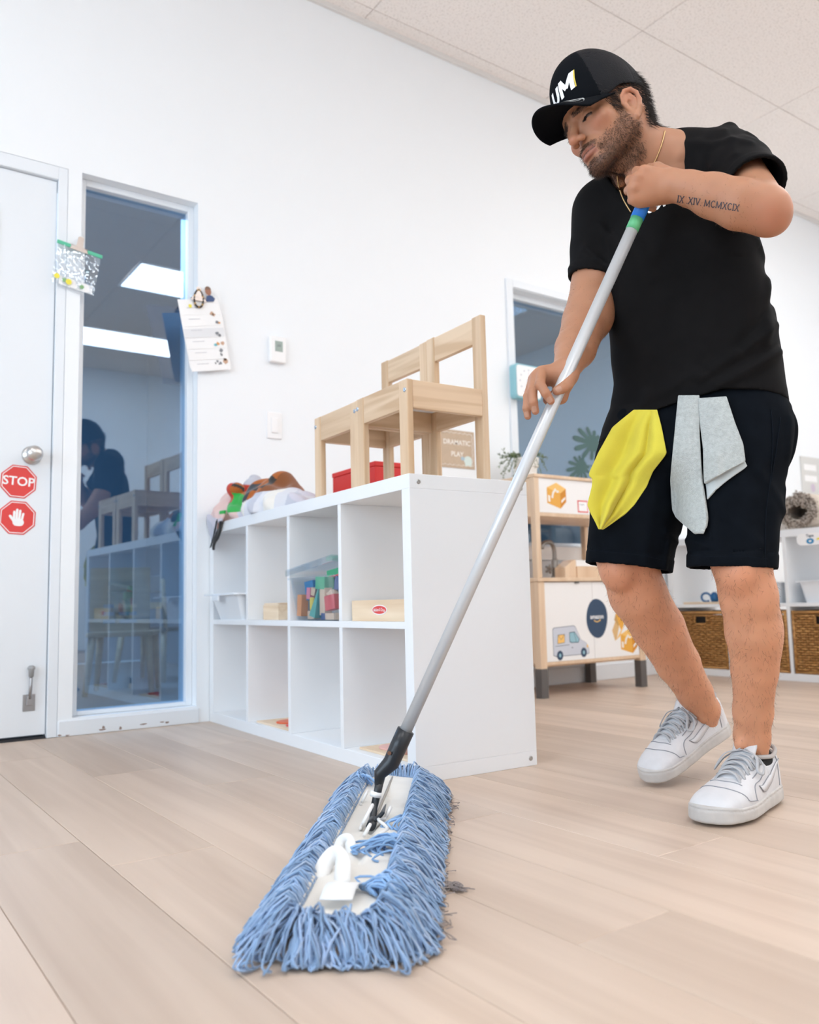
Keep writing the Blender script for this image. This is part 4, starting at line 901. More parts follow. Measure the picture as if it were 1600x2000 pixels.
# potted plant on top of the kitchen
t = thing('potted_plant', 'little trailing plant in a white pot on the play kitchen', 'plant', (0.15, 1.595, 1.020))
MB().lathe([(0, 0.0), (0.046, 0.0), (0.054, 0.075), (0.060, 0.076), (0.064, 0.122), (0.058, 0.122), (0.054, 0.085), (0, 0.080)], (0, 0, 0), 36).build('pot', mat('pot_white', (0.84, 0.82, 0.79), 0.5), t, smooth=False)
lf = MB(); rr = random.Random(11)
def leaf_mesh(mb, p, d, up, L_, W_):
    d = np.array(d)/np.linalg.norm(d); s_ = np.cross(d, up); s_ /= np.linalg.norm(s_)+1e-9; u = np.cross(s_, d)
    pts = [p, p+d*L_*0.35+s_*W_/2, p+d*L_*0.75+s_*W_*0.35, p+d*L_, p+d*L_*0.75-s_*W_*0.35, p+d*L_*0.35-s_*W_/2, p+d*L_*0.5+u*W_*0.2]
    mb.add(pts, [(0, 1, 6), (1, 2, 6), (2, 3, 6), (3, 4, 6), (4, 5, 6), (5, 0, 6)])
stm = MB()
for k in range(26):
    q = rr.uniform(0, 2*PI) if k > 13 else rr.uniform(PI*1.05, PI*1.75)
    r1 = rr.uniform(0.02, 0.05); out = rr.uniform(0.03, 0.085); dz = rr.uniform(-0.09, 0.05)
    pth = smooth_curve([(r1*math.cos(q), r1*math.sin(q), 0.09), (0.06*math.cos(q), 0.06*math.sin(q), 0.135+0.02*rr.random()), ((0.06+out*0.6)*math.cos(q), (0.06+out*0.6)*math.sin(q), 0.12+dz*0.4), ((0.06+out)*math.cos(q), (0.06+out)*math.sin(q), 0.11+dz)], 9)
    stm.tube(pth, 0.0012, 4)
    for p in pth[2:]:
        for _ in range(2): leaf_mesh(lf, p, (rr.uniform(-1, 1), rr.uniform(-1, 1), rr.uniform(-0.6, 0.9)), (0, 0, 1), rr.uniform(0.010, 0.018), rr.uniform(0.006, 0.010))
stm.build('stem', mat('stem_green', (0.13, 0.18, 0.08), 0.6), t)
o = lf.build('foliage', mat('leaf_grey_green', (0.17, 0.24, 0.12), 0.55, noise=(50, 0.3)), t); o['kind'] = 'stuff'

# monstera leaf decals on the second window's glass
DEC = mat('decal_green', (0.055, 0.12, 0.115), 0.5)
def monstera(name, label, c, s, rot, notch=5):
    t = thing(name, label, 'decal', (-0.0765, c[0], c[1])); cr, sr = math.cos(rot), math.sin(rot)
    fn = lambda u, v, h: (h, s*(u*cr-v*sr), s*(u*sr+v*cr))
    mb = MB(); n_f = notch+5; cx, cy = 0.30, -0.10
    for k in range(n_f):
        th = math.radians(48+276*k/(n_f-1)); L_ = 0.62+0.60*math.sin(PI*k/(n_f-1))**1.4; d_ = np.array([math.cos(th), math.sin(th)*0.78]); s2 = np.array([-d_[1], d_[0]]); wd_ = 2.35/n_f*0.98
        pts = [(cx+d_[0]*r*L_+s2[0]*w_*wd_, cy+d_[1]*r*L_+s2[1]*w_*wd_) for r, w_ in ((0.0, -0.25), (0.35, -0.42), (0.75, -0.56), (0.93, -0.46), (1.0, -0.10), (1.0, 0.14), (0.92, 0.44), (0.75, 0.54), (0.35, 0.40), (0.0, 0.25))]
        mb.prism(pts, fn, 0.00002*k, 0.0006+0.00002*k)
    mb.prism([(cx+0.36*math.cos(q)*1.1, cy+0.36*math.sin(q)) for q in np.linspace(0, 2*PI, 25)[:-1]], fn, 0.0, 0.0009)
    mb.build('blade', DEC, t)
    MB().prism(strip([(0.45, -0.15), (0.9, -0.35), (1.25, -0.62)], 0.035), fn, 0.0001, 0.0007).build('stalk', DEC, t)
monstera('leaf_decal', 'big dark green monstera leaf decal on the window', (2.295, 1.338), 0.135, 0.0)
monstera('leaf_decal', 'long drooping leaf decal lower on the window behind the yellow cloth', (2.20, 1.175), 0.110, 0.55, 6)
monstera('leaf_decal', 'leaf decal just above the kitchen, under the drooping leaf', (2.36, 1.080), 0.100, -0.35, 7)

# ------------------------------------------------------------------ second cube shelf's things
WICK = wood_mat('wicker', (0.30, 0.13, 0.030), (0.62, 0.335, 0.11), axis=0, scale=6.0, rough=0.5, contrast=1.2)
DARK = mat('basket_dark', (0.02, 0.015, 0.012), 0.8)
def basket(x0, label):
    t = thing('wicker_basket', label, 'basket', (x0, 2.806, 0.0385), 0, 'wicker baskets'); w, d, h = 0.322, 0.33, 0.318
    hole = (w/2-0.038, w/2+0.038, 0.246, 0.292)
    # frame canes
    fr = MB()
    for z in (0.008, h-0.010): fr.tube([(0.004, 0, z), (w-0.004, 0, z)], 0.008, 8); fr.tube([(0.004, d, z), (w-0.004, d, z)], 0.008, 8); fr.tube([(0.004, 0, z), (0.004, d, z)], 0.008, 8); fr.tube([(w-0.004, 0, z), (w-0.004, d, z)], 0.008, 8)
    for xx in (0.006, w-0.006): fr.tube([(xx, 0, 0), (xx, 0, h)], 0.008, 8)
    fr.build('frame_cane', WICK, t, smooth=True)
    # woven front: horizontal strands undulating around uprights
    wv = MB(); n = 22
    for k in range(n):
        z = 0.022+(h-0.050)*k/(n-1); ph = PI*(k % 2)
        segs = [(0.014, w-0.014)] if not (hole[2]-0.004 < z < hole[3]+0.004) else [(0.014, hole[0]), (hole[1], w-0.014)]
        for (a, b) in segs:
            xs = np.linspace(a, b, max(6, int((b-a)/0.0055)))
            wv.tube([(xv, -0.0005-0.0055*math.sin(xv*PI/0.022+ph), z) for xv in xs], 0.0052, 6)
    wo = wv.build('woven_front', WICK, t, smooth=True); wo['kind'] = 'stuff'
    up = MB()
    for k in range(22): 
        xv = 0.014+(w-0.028)*k/21
        if not hole[0] < xv < hole[1]: up.tube([(xv, 0.0045, 0.01), (xv, 0.0045, h-0.012)], 0.0028, 5)
        else: up.tube([(xv, 0.0045, 0.01), (xv, 0.0045, hole[2])], 0.0028, 5)
    up.build('upright_cane', WICK, t, smooth=True)['kind'] = 'stuff'
    rbox((0.010, 0.010, 0.004), (w-0.010, d-0.004, h-0.03)).build('liner', DARK, t)
    for nm, lo, hi in (('side_weave', (0.0, 0.008, 0.0), (0.009, d, h-0.012)), ('side_weave', (w-0.009, 0.008, 0.0), (w, d, h-0.012))): rbox(lo, hi).build(nm, WICK, t)
    hb = MB()
    for (a, b) in (((hole[0], hole[2]), (hole[1], hole[2])), ((hole[0], hole[3]), (hole[1], hole[3])), ((hole[0], hole[2]), (hole[0], hole[3])), ((hole[1], hole[2]), (hole[1], hole[3]))): hb.tube([(a[0], -0.003, a[1]), (b[0], -0.003, b[1])], 0.004, 6)
    hb.build('handle_rim', WICK, t, smooth=True)
basket(0.075, 'honey coloured wicker basket seen between the man\'s legs')
basket(0.428, 'wicker basket mostly hidden behind the man\'s nearer leg')
basket(0.781, 'honey coloured wicker basket at the right edge of the picture')
t = thing('wooden_plate', 'thin wooden tray in the cube above the left basket', 'tray', (0.105, 2.83, 0.394))
rbox((0, 0, 0), (0.26, 0.2, 0.012)).build('board', BEECH, t, bevel=0.003)
t = thing('blue_toy', 'small blue plastic toy on the wooden tray behind the legs', 'toy', (0.275, 2.86, 0.406))
MB().tube([(-0.035+0.03*math.cos(q), 0, 0.026+0.024*math.sin(q)) for q in np.linspace(0.2, 2*PI*0.85, 20)], 0.006, 8).build('ring', mat('toy_blue', (0.015, 0.13, 0.33), 0.35), t, smooth=True)
MB().lathe([(0, 0.0), (0.018, 0.0), (0.024, 0.02), (0.022, 0.04), (0.008, 0.055), (0, 0.055)], (0.02, 0, 0), 20).build('body', MATS['toy_blue'], t, smooth=True)
t = thing('storage_tub', 'white plastic tub in the cube above the right-hand basket', 'tub', (0.815, 2.83, 0.394)); open_tub(t, 0.27, 0.33, 0.11, 0.018, 0.003, FROST, 0.015)
t = thing('storage_tub', 'white plastic tub in the cube above the hidden basket', 'tub', (0.455, 2.83, 0.394)); open_tub(t, 0.26, 0.33, 0.11, 0.018, 0.003, FROST, 0.015)
t = thing('shelf_label', 'white paper label with Tape written above tape pictures', 'label', (0.955, 2.7995, 0.712))
MB().prism(rrect(0.115, 0.030, 0.026), lambda u, v, h: (u, -h, v), 0.0003, 0.0009).build('paper', SWHITE, t)
place_text(MB(), 'Tape', 0.020, lambda x, yv: (x-0.045, -0.0012, yv+0.017), bold=0.0005).build('lettering', INKB, t)
rg = MB(); rg.add([(-0.045+r*math.cos(q)*1.25, -0.0012, -0.010+r*math.sin(q)*0.9) for r in (0.016, 0.006) for q in np.linspace(0, 2*PI, 21)[:-1]], [(k, (k+1) % 20, 20+(k+1) % 20, 20+k) for k in range(20)]); rg.build('blue_tape_print', mat('print_tape_blue', (0.02, 0.25, 0.50), .5), t)
flat_poly(MB(), [(-0.015, -0.006), (0.06, -0.008), (0.06, 0.006), (-0.005, 0.004)], lambda u, v: (u, -0.0012, v)).build('yellow_tape_print', YEL, t)
# rolled rug on top
RUGF = mat('rug_pile', (0.24, 0.20, 0.17), 0.95); RUGB = mat('rug_backing', (0.58, 0.50, 0.42), 0.9, noise=(60, 0.12))
t = thing('rolled_rug', 'rolled shaggy brown rug with a beige back on the far shelf', 'rug', (0.845, 2.80, 0.772))
sp = []
for q in np.linspace(0.0, 4.3*PI, 90):
    r = 0.050+0.040*q/(4.3*PI); sp.append((r*math.cos(q+0.6)*1.12, 0.088+r*math.sin(q+0.6)*0.92))
sp = [(a, max(0.0125, b)) for a, b in sp]
def spiral_shell(r_off, y0, y1, nm, m):
    G = [[(a, yv, b) for (a, b) in sp] for yv in np.linspace(y0, y1, 3)]
    return MB().grid(G).build(nm, m, t, smooth=True, solid=0.020)
spiral_shell(0, 0.0, 0.20, 'roll', RUGF)
G = [[(1.13*a+0.0*a, yv, max(0.0015, 0.088+(b-0.088)*1.13)) for (a, b) in sp[44:]] for yv in (0.012, 0.205)]
MB().grid(G).build('backing', RUGB, t, smooth=True, solid=0.003)
pile = MB(); rr = random.Random(2)
PC = [mat('pile_light', (0.62, 0.56, 0.50), 0.95), mat('pile_dark', (0.10, 0.08, 0.065), 0.95), mat('pile_mid', (0.36, 0.30, 0.25), 0.95)]
for k in range(4200):
    i = rr.randrange(len(sp)); a, b = sp[i]; a += rr.gauss(0, 0.008); b += rr.gauss(0, 0.008); b = max(0.004, b)
    yv = rr.uniform(-0.002, 0.012); pile.cur = rr.choice((0, 0, 1, 2)); r = rr.uniform(0.0018, 0.0034)
    d = np.array([rr.gauss(0, 1), -abs(rr.gauss(0.8, 0.5)), rr.gauss(0, 1)]); d = d/np.linalg.norm(d)*rr.uniform(0.004, 0.008)
    pile.tube([(a, yv, b), (a+d[0], yv+d[1], max(0.003, b+d[2]))], [r, r*0.5], 4)
pile.build('pile_tuft', PC, t)['kind'] = 'stuff'
t = thing('beige_box', 'plain beige storage box on the far shelf behind the rug', 'box', (0.60, 3.03, 0.772))
rbox((0, 0, 0), (0.62, 0.15, 0.165)).build('body', mat('beige_card', (0.60, 0.54, 0.48), 0.8), t, bevel=0.003); rbox((-0.003, -0.003, 0.1652), (0.623, 0.153, 0.180)).build('lid', MATS['beige_card'], t, bevel=0.002)
t = thing('wall_notice', 'pale grey notice with blurred white lettering at the right edge', 'notice', (0.002, 4.46, 1.285))
rbox((0, -0.10, -0.20), (0.003, 0.30, 0.12)).build('card', mat('notice_grey', (0.66, 0.66, 0.64), 0.7), t)
nb = MB()
for z in (0.045, -0.035): nb.box((0.0032, -0.06, z-0.022), (0.0036, 0.10, z+0.022))
nb.build('text_block', SWHITE, t); flat_poly(MB(), ngon(0.04, -0.10, 0.03, 14), lambda u, v: (0.0035, u, v)).build('purple_print', mat('print_mauve', (0.58, 0.50, 0.60), .7), t)

# ------------------------------------------------------------------ office furniture behind the tall window
OWOOD = wood_mat('office_wood', (0.40, 0.25, 0.13), (0.52, 0.34, 0.19), axis=0, scale=0.8); OWHITE = mat('office_white', (0.72, 0.76, 0.80), 0.5); OBLACK = mat('office_black', (0.03, 0.03, 0.032), 0.5); OGREY = mat('office_grey', (0.20, 0.21, 0.23), 0.7)
t = thing('office_table', 'low wooden table with slanted white legs behind the glass', 'table', (-1.15, -0.95, 0))
MB().prism(rrect(0.42, 0.40, 0.12), lambda u, v, h: (u, v, h), 0.495, 0.525).build('table_top', OWOOD, t, bevel=0.004)
for sx in (-1, 1):
    for sy in (-1, 1): MB().tube([(sx*0.34, sy*0.32, 0), (sx*0.28, sy*0.26, 0.494)], [0.020, 0.030], 16).build('leg', OWHITE, t, smooth=True)
rbox((-0.30, 0.02, 0.526), (0.10, 0.34, 0.575)).build('folded_cloth', OGREY, t, bevel=0.02, seg=3)
def office_chair(loc, rz, label, slats):
    t = thing('wood_chair', label, 'chair', loc, rz, 'chairs behind the glass')
    rbox((-0.17, -0.17, 0.30), (0.17, 0.17, 0.325)).build('seat', OWOOD if slats else OBLACK, t, bevel=0.008)
    for sx in (-1, 1):
        MB().tube([(sx*0.165, -0.15, 0), (sx*0.145, -0.13, 0.30)], [0.014, 0.020], 12).build('leg', OWOOD, t, smooth=True); MB().tube([(sx*0.165, 0.18, 0), (sx*0.14, 0.14, 0.30)], [0.014, 0.020], 12).build('leg', OWOOD, t, smooth=True)
    if slats:
        pts = rrect(0.145, 0.155, 0.02); b_ = MB()
        for (z0, z1) in ((0.33, 0.37), (0.39, 0.41), (0.43, 0.45), (0.47, 0.66)): b_.box((-0.15, 0.155, z0), (0.15, 0.170, z1))
        b_.box((-0.15, 0.155, 0.37), (-0.085, 0.17, 0.47)).box((0.085, 0.155, 0.37), (0.15, 0.17, 0.47)); b_.build('back_board', OWOOD, t)
    else:
        for sx in (-1, 1): MB().tube([(sx*0.16, 0.15, 0.30), (sx*0.165, 0.20, 0.62)], 0.013, 10).build('back_post', OWOOD, t, smooth=True)
        rbox((-0.16, 0.185, 0.54), (0.16, 0.20, 0.64)).build('back_pad', OGREY, t, bevel=0.006)
        rbox((-0.16, 0.178, 0.44), (0.16, 0.190, 0.48)).build('back_slat', OWOOD, t, bevel=0.004)
office_chair((-1.75, -0.42, 0), -2.2, 'dark seated chair behind the glass, by the low table', False)
office_chair((-1.45, 0.10, 0), -2.0, 'light wooden chair with slotted back behind the glass', True)
office_chair((-2.1, 0.48, 0), -2.4, 'dark padded chair behind the glass at the right', False)
t = thing('paper_notice', 'cream paper notice seen through the tall window', 'notice', (-4.195, -2.0, 1.42)); rbox((0, -0.20, -0.20), (0.004, 0.20, 0.20)).build('paper', mat('notice_cream', (0.75, 0.70, 0.58), 0.8), t)
t = thing('dark_board', 'dark leaning board edge seen behind the pocket chart', 'board', (-0.135, -0.12, 1.36))
MB().prism([(-0.10, 0.32), (0.05, 0.34), (0.05, 0.0), (-0.025, 0.0)], lambda u, v, h: (h, u, v), -0.004, 0.0).build('panel', mat('board_blue', (0.05, 0.10, 0.16), 0.5), t)
# ------------------------------------------------------------------ dust mop
def on_floor(px, py, z=0.0):
    d = CR*((px-800)/CAM_F)+CU*((1000-py)/CAM_F)+CF; t = (z-CAM_POS[2])/d[2]; return CAM_POS+t*d
MOP_N, MOP_F = np.array([2.222, -0.722, 0]), np.array([1.520, -0.155, 0])
ma = MOP_N-MOP_F; ML = np.linalg.norm(ma); ma /= ML; mb_ = np.array([-ma[1], ma[0], 0.0])
if mb_ @ CR < 0: mb_ = -mb_
MC = (MOP_N+MOP_F)/2+ma*0.022
def mp(u, v, z): return MC+ma*u+mb_*v+np.array([0, 0, z])       # u toward the near end, v to the right
POLE_B = dep(745, 1532, 1.64); POLE_T = dep(1264, 384, 1.700)
pd = (POLE_T-POLE_B)/np.linalg.norm(POLE_T-POLE_B); PLEN = np.linalg.norm(POLE_T-POLE_B)
def pole_at_px(py):
    """world point on the pole axis that projects to row py"""
    lo, hi = 0.0, PLEN
    for _ in range(40):
        m_ = (lo+hi)/2; q = POLE_B+pd*m_-CAM_POS; yy = 1000-CAM_F*(q@CU)/(q@CF)
        if yy > py: lo = m_
        else: hi = m_
    return POLE_B+pd*lo, lo
mop = thing('dust_mop', 'long blue yarn dust mop with a white pole held by the man', 'mop', tuple(MC))
mo = np.array(MC)
def mrel(P): return [tuple(np.array(p)-mo) for p in P]
HL, HW = 0.440, 0.060                       # half size of the canvas centre
CANV = mat('canvas', (0.78, 0.75, 0.70), 0.85, noise=(12, 0.06), bump=(400, 0.15, 0.0006))
def canvas_z(u, v): return 0.044+0.004*math.sin(u*11+v*20)*math.cos(v*26)+0.003*math.sin(u*37+1)*math.sin(v*60)-0.010*math.exp(-(v/0.008)**2)*(1 if -0.25 < u < 0.22 else 0.0)
us, vs = np.linspace(-HL-0.004, HL-0.022, 90), np.linspace(-HW-0.010, HW+0.010, 30)
MB().grid([[np.array(mp(u, v, canvas_z(u, v)))-mo for v in vs] for u in us]).build('canvas_top', CANV, mop, smooth=True, solid=0.003)
MB().prism([(-HL+0.02, -HW+0.01), (HL-0.03, -HW+0.01), (HL-0.03, HW-0.01), (-HL+0.02, HW-0.01)], lambda u, v, h: tuple(np.array(mp(u, v, h))-mo), 0.004, 0.030).build('pad', CANV, mop, bevel=0.008)
# yarn: strands from the canvas edge outward, looped under
rr = random.Random(21)
YARN = attr_mat('blue_yarn', 0.85, 0.4, None, 'col')
def strand_verts(P, r, n=4):
    m_ = MB(); m_.tube(P, r, n); return m_.v, m_.f
yv, yf, yc = [], [], []
def add_strand(P, r, c):
    v_, f_ = strand_verts(P, r); o = len(yv); yv.extend(v_); yf.extend([tuple(i+o for i in f) for f in f_]); yc.extend([c]*len(v_))
def perimeter(s):
    """point and outward direction on the canvas outline, s in metres"""
    r = 0.03; Lx, Ly = 2*(HL-r), 2*(HW-r); arc = PI*r/2; tot = 2*Lx+2*Ly+4*arc; s = s % tot
    segs = [('l', (-HL+r, HW), (1, 0), (0, 1), Lx), ('a', (HL-r, HW-r), PI/2, None, arc), ('l', (HL, HW-r), (0, -1), (1, 0), Ly), ('a', (HL-r, -HW+r), 0, None, arc), ('l', (HL-r, -HW), (-1, 0), (0, -1), Lx), ('a', (-HL+r, -HW+r), -PI/2, None, arc), ('l', (-HL, -HW+r), (0, 1), (-1, 0), Ly), ('a', (-HL+r, HW-r), PI, None, arc)]
    for k, c, d, n_, L_ in segs:
        if s <= L_:
            if k == 'l': return np.array(c)+np.array(d)*s, np.array(n_)
            q = d-s/r; n2 = np.array([math.cos(q), math.sin(q)]); return np.array(c)+n2*r, n2
        s -= L_
    return np.array([HL, 0]), np.array([1, 0])
tot = 4*(HL-0.03)+4*(HW-0.03)+2*PI*0.03
clump = [rr.uniform(-1, 1) for _ in range(400)]
s = 0.0
while s < tot:
    for lay in range(5):
        s_ = s+rr.uniform(-0.003, 0.003); p, n_ = perimeter(s_); tg = np.array([-n_[1], n_[0]])
        ck = clump[int(s_/0.022) % 400]; near = n_[0] > 0.6; far_ = n_[0] < -0.6
        reach = {0: 0.056, 1: 0.070, 2: 0.078, 3: 0.082, 4: 0.066}[lay]*rr.uniform(0.84, 1.06)*(0.68 if near else 1.0)
        lean = ck*0.50+0.25*math.sin(s_*23)+rr.gauss(0, 0.24); top = {0: 0.060, 1: 0.053, 2: 0.040, 3: 0.022, 4: 0.046}[lay]*(0.82 if near else 1.0)+rr.gauss(0, 0.004)+0.006*ck
        P = []; wv_ = rr.uniform(0.001, 0.0055); ph_ = rr.uniform(0, 6.28)
        for k, tt in enumerate((0.0, 0.22, 0.45, 0.68, 0.88, 1.0, 0.94, 0.80)):
            rad = reach*tt; zz = [canvas_z(0, 0.06)+0.004, top*0.95+0.008, top, top*0.86, top*0.55, top*0.26, 0.006, 0.004][k]
            q = p-n_*0.010+n_*rad+tg*(lean*rad+wv_*math.sin(k*1.5+ph_))
            P.append(np.array(mp(q[0], q[1], max(0.003, zz+0.6*wv_*math.sin(k*1.9+ph_*2))))-mo)
        g = rr.uniform(-1, 1); b_ = 1.0+0.22*g; c = np.array([0.240*b_+0.05*max(0, g), 0.375*b_+0.02*max(0, g), 0.580*b_])
        if rr.random() < 0.12: c = np.array([0.38, 0.48, 0.64])
        if n_[1] > 0.6 and lay == 3 and rr.random() < 0.5: c = np.array([0.40, 0.37, 0.37])*rr.uniform(0.7, 1.1)
        add_strand(smooth_curve(P, 12), rr.uniform(0.0014, 0.0021), c)
    s += 0.0030
# tufts that lie over the canvas
for (u0, v0, du, dv, n) in ((0.15, 0.070, 0.0, -0.058, 30), (0.36, 0.075, -0.03, -0.036, 34), (-0.02, 0.07, 0.03, -0.02, 14), (-0.36, -0.07, 0.02, 0.015, 14)):
    for k in range(n):
        ju, jv = rr.gauss(0, 0.012), rr.gauss(0, 0.006); e = np.array([u0+du+ju*1.3, v0+dv+jv*2])
        P = [np.array(mp(u0+ju, v0+jv, 0.052+rr.uniform(0, 0.006)))-mo, np.array(mp(u0+du*0.5+ju*1.2, v0+dv*0.5+jv, 0.060+rr.uniform(0, 0.012)))-mo, np.array(mp(e[0], e[1], 0.050+rr.uniform(0, 0.010)))-mo, np.array(mp(e[0]+rr.gauss(0, 0.004)+0.008, e[1]+0.010, 0.050))-mo]
        b_ = rr.uniform(0.8, 1.2); add_strand(smooth_curve(P, 8), rr.uniform(0.0018, 0.0024), np.array([0.235*b_, 0.405*b_, 0.66*b_]))
me = bpy.data.meshes.new('yarn_fringe'); me.from_pydata(yv, [], yf); me.update(); me.materials.append(YARN); me.polygons.foreach_set('use_smooth', [True]*len(me.polygons))
at = me.attributes.new('col', 'FLOAT_COLOR', 'POINT'); at.data.foreach_set('color', np.concatenate([np.array(yc), np.ones((len(yc), 1))], 1).astype(np.float32).ravel())
o = bpy.data.objects.new('yarn_fringe', me); COL.objects.link(o); o.parent = mop; o['kind'] = 'stuff'
# lint gathered on the right of the fringe
lint = MB()
for k in range(60):
    u, v = rr.uniform(-0.38, 0.44), 0.128+abs(rr.gauss(0, 0.008)); c0 = np.array(mp(u, v, 0.003))-mo
    P = [c0+np.array([rr.gauss(0, 0.006), rr.gauss(0, 0.006), abs(rr.gauss(0, 0.003))]) for _ in range(4)]; lint.tube(smooth_curve(P, 7), 0.0008, 3)
c0 = np.array(mp(0.19, 0.150, 0.003))-mo
for k in range(40):
    P = [c0+np.array([rr.gauss(0, 0.010), rr.gauss(0, 0.006), abs(rr.gauss(0, 0.003))]) for _ in range(4)]; lint.tube(smooth_curve(P, 7), 0.0008, 3)
lint.build('lint', mat('lint_grey', (0.30, 0.26, 0.25), 0.95), mop)['kind'] = 'stuff'
# cloth ties, tag and frame wire
TIE = mat('white_tie', (0.82, 0.81, 0.79), 0.8); TAGW = mat('white_tag', (0.88, 0.88, 0.88), 0.6)
def ribbon(P, w, nrm, nm, m_):
    P = smooth_curve(P, 24); T = np.gradient(P, axis=0); T /= np.linalg.norm(T, axis=1)[:, None]; S = np.cross(T, np.array(nrm)); S /= np.linalg.norm(S, axis=1)[:, None]+1e-9
    return MB().grid([[p-s_*w/2, p, p+s_*w/2] for p, s_ in zip(P, S)]).build(nm, m_, mop, smooth=True, solid=0.0016)
R_ = lambda u, v, z: np.array(mp(u, v, z))-mo
ribbon([R_(0.285, -0.046, 0.046), R_(0.262, -0.040, 0.062), R_(0.255, -0.026, 0.074), R_(0.268, -0.014, 0.066), R_(0.300, -0.010, 0.046)], 0.024, tuple(ma), 'strap_loop', TIE)
ribbon([R_(0.15, -0.040, 0.046), R_(0.14, -0.034, 0.060), R_(0.145, -0.022, 0.064), R_(0.16, -0.014, 0.046)], 0.018, tuple(ma), 'strap_loop', TIE)
for (u, v, r, h) in ((0.0, -0.010, 0.022, 0.064), (-0.18, -0.036, 0.014, 0.056), (-0.04, 0.022, 0.016, 0.056), (0.05, -0.004, 0.012, 0.052)):
    MB().tube([R_(u+r*math.cos(q), v+0.5*r*math.sin(q), h+r*0.9*math.sin(q)) for q in np.linspace(-0.4, 2*PI-0.9, 26)], 0.0032, 6).build('tie_cord', TIE, mop, smooth=True)
MB().tube(smooth_curve([R_(-0.045, -0.004, 0.050), R_(-0.02, 0.02, 0.056), R_(0.005, 0.012, 0.060), R_(0.03, 0.03, 0.052), R_(0.06, 0.02, 0.050)], 24), 0.003, 6).build('tie_cord', TIE, mop, smooth=True)
ribbon([R_(0.318, 0.000, 0.048), R_(0.330, 0.000, 0.056), R_(0.365, -0.002, 0.062), R_(0.398, -0.004, 0.056)], 0.044, (0, 0, 1), 'care_tag', TAGW)
MB().tube([R_(-HL+0.02, 0.0, 0.048), R_(-0.08, 0.0, 0.047)], 0.0028, 6).build('frame_wire', mat('frame_wire', (0.42, 0.38, 0.33), 0.5, metal=0.6), mop)
MB().tube([R_(-HL+0.01, -HW+0.006, 0.050), R_(HL-0.02, -HW+0.006, 0.050)], 0.004, 6).build('edge_cord', mat('edge_cord', (0.66, 0.61, 0.54), 0.85), mop)
# black joint and handle
BLK = mat('black_nylon', (0.014, 0.017, 0.022), 0.32); ALU = mat('white_pole', (0.62, 0.635, 0.65), 0.3, metal=0.25, bump=(90, 0.05, 0.0006))
J = on_floor(727, 1608, 0.052)
so = [dep(738, 1545, 1.632), dep(739, 1520, 1.637), dep(745, 1500, 1.640)]
A0, s0 = pole_at_px(1428)
A1, s1 = pole_at_px(1490)
MB().tube([np.array(p)-mo for p in (dep(740, 1533, 1.630), dep(742, 1512, 1.634), A1, (A1+A0)/2, A0+pd*0.002)], [0.0085, 0.0125, 0.0165, 0.0172, 0.0172], 20).build('handle_socket', BLK, mop, smooth=True)
MB().lathe([(0, 0.0035), (0.003, 0.0035), (0.0042, 0.0)], (0, 0, 0), 12)
e3 = -CF
c_ = dep(761, 1466, 1.642)-CF*0.0155
MB().tube([c_-mo, c_-CF*0.003-mo], 0.0038, 12).build('rivet', mat('rivet_brass', (0.30, 0.16, 0.10), 0.4, metal=0.8), mop)
MB().tube([np.array(p)-mo for p in (dep(741, 1530, 1.630), dep(737, 1550, 1.626), dep(731, 1575, 1.622), J)], [0.0085, 0.008, 0.007, 0.0065], 10).build('swivel_arm', BLK, mop, smooth=True)
MB().tube([np.array(p)-mo for p in (J, J+(dep(744, 1592, 1.62)-dep(727, 1608, 1.62))*1.0, dep(753, 1572, 1.615))], [0.008, 0.0075, 0.002], 8, flat=(CR, 0.5)).build('clip_wing', BLK, mop)
MB().tube([J+ma*-0.02-mo, J+ma*0.022-mo], 0.0085, 12).build('clip_barrel', BLK, mop, smooth=True)
MB().tube([dep(733.5, 1556, 1.6255)-mo, dep(735.5, 1546, 1.627)-mo], 0.0112, 14).build('white_collar', TAGW, mop, smooth=True)
POLE_END, send = pole_at_px(386)
pg, sg = pole_at_px(446); pb, sb = pole_at_px(426)
MB().tube([A0-pd*0.03-mo, pg-mo], 0.0122, 28).build('pole', ALU, mop, smooth=True)
MB().tube([pg-pd*0.004-mo, pb-mo], 0.0130, 28).build('green_band', mat('band_green', (0.12, 0.48, 0.22), 0.4), mop, smooth=True)
MB().tube([pb-pd*0.001-mo, POLE_END-mo], 0.0138, 28).build('blue_grip', mat('grip_blue', (0.005, 0.17, 0.62), 0.4), mop, smooth=True)
# ------------------------------------------------------------------ the man
D = dep
person = thing('person', 'man in a black cap, black T-shirt and shorts pushing a dust mop', 'person', tuple(on_floor(1440, 1560)))
po = np.array(person.location)
def pmesh(name, V, Q, m, parent=None, cols=None, smooth=True):
    return mesh_from_np(name, np.asarray(V)-po, orient_out(V, Q), m, parent or person, smooth, cols)

def _eul(a, b, c):
    ca, sa, cb, sb, cc, sc = math.cos(a), math.sin(a), math.cos(b), math.sin(b), math.cos(c), math.sin(c)
    Z = np.array([[ca, -sa, 0], [sa, ca, 0], [0, 0, 1]]); X = np.array([[1, 0, 0], [0, cb, -sb], [0, sb, cb]]); Y = np.array([[cc, 0, sc], [0, 1, 0], [-sc, 0, cc]])
    return Z@X@Y
HR = _eul(2.935, -0.330, 0.21)                       # columns: person's right, face forward, up
HO = np.array([2.0530, 0.0820, 1.4700])
def to_head(P): return ((P-HO.astype(np.float32))@HR.astype(np.float32)).astype(np.float32)
def from_head(q): return HO+np.asarray(q)@HR.T

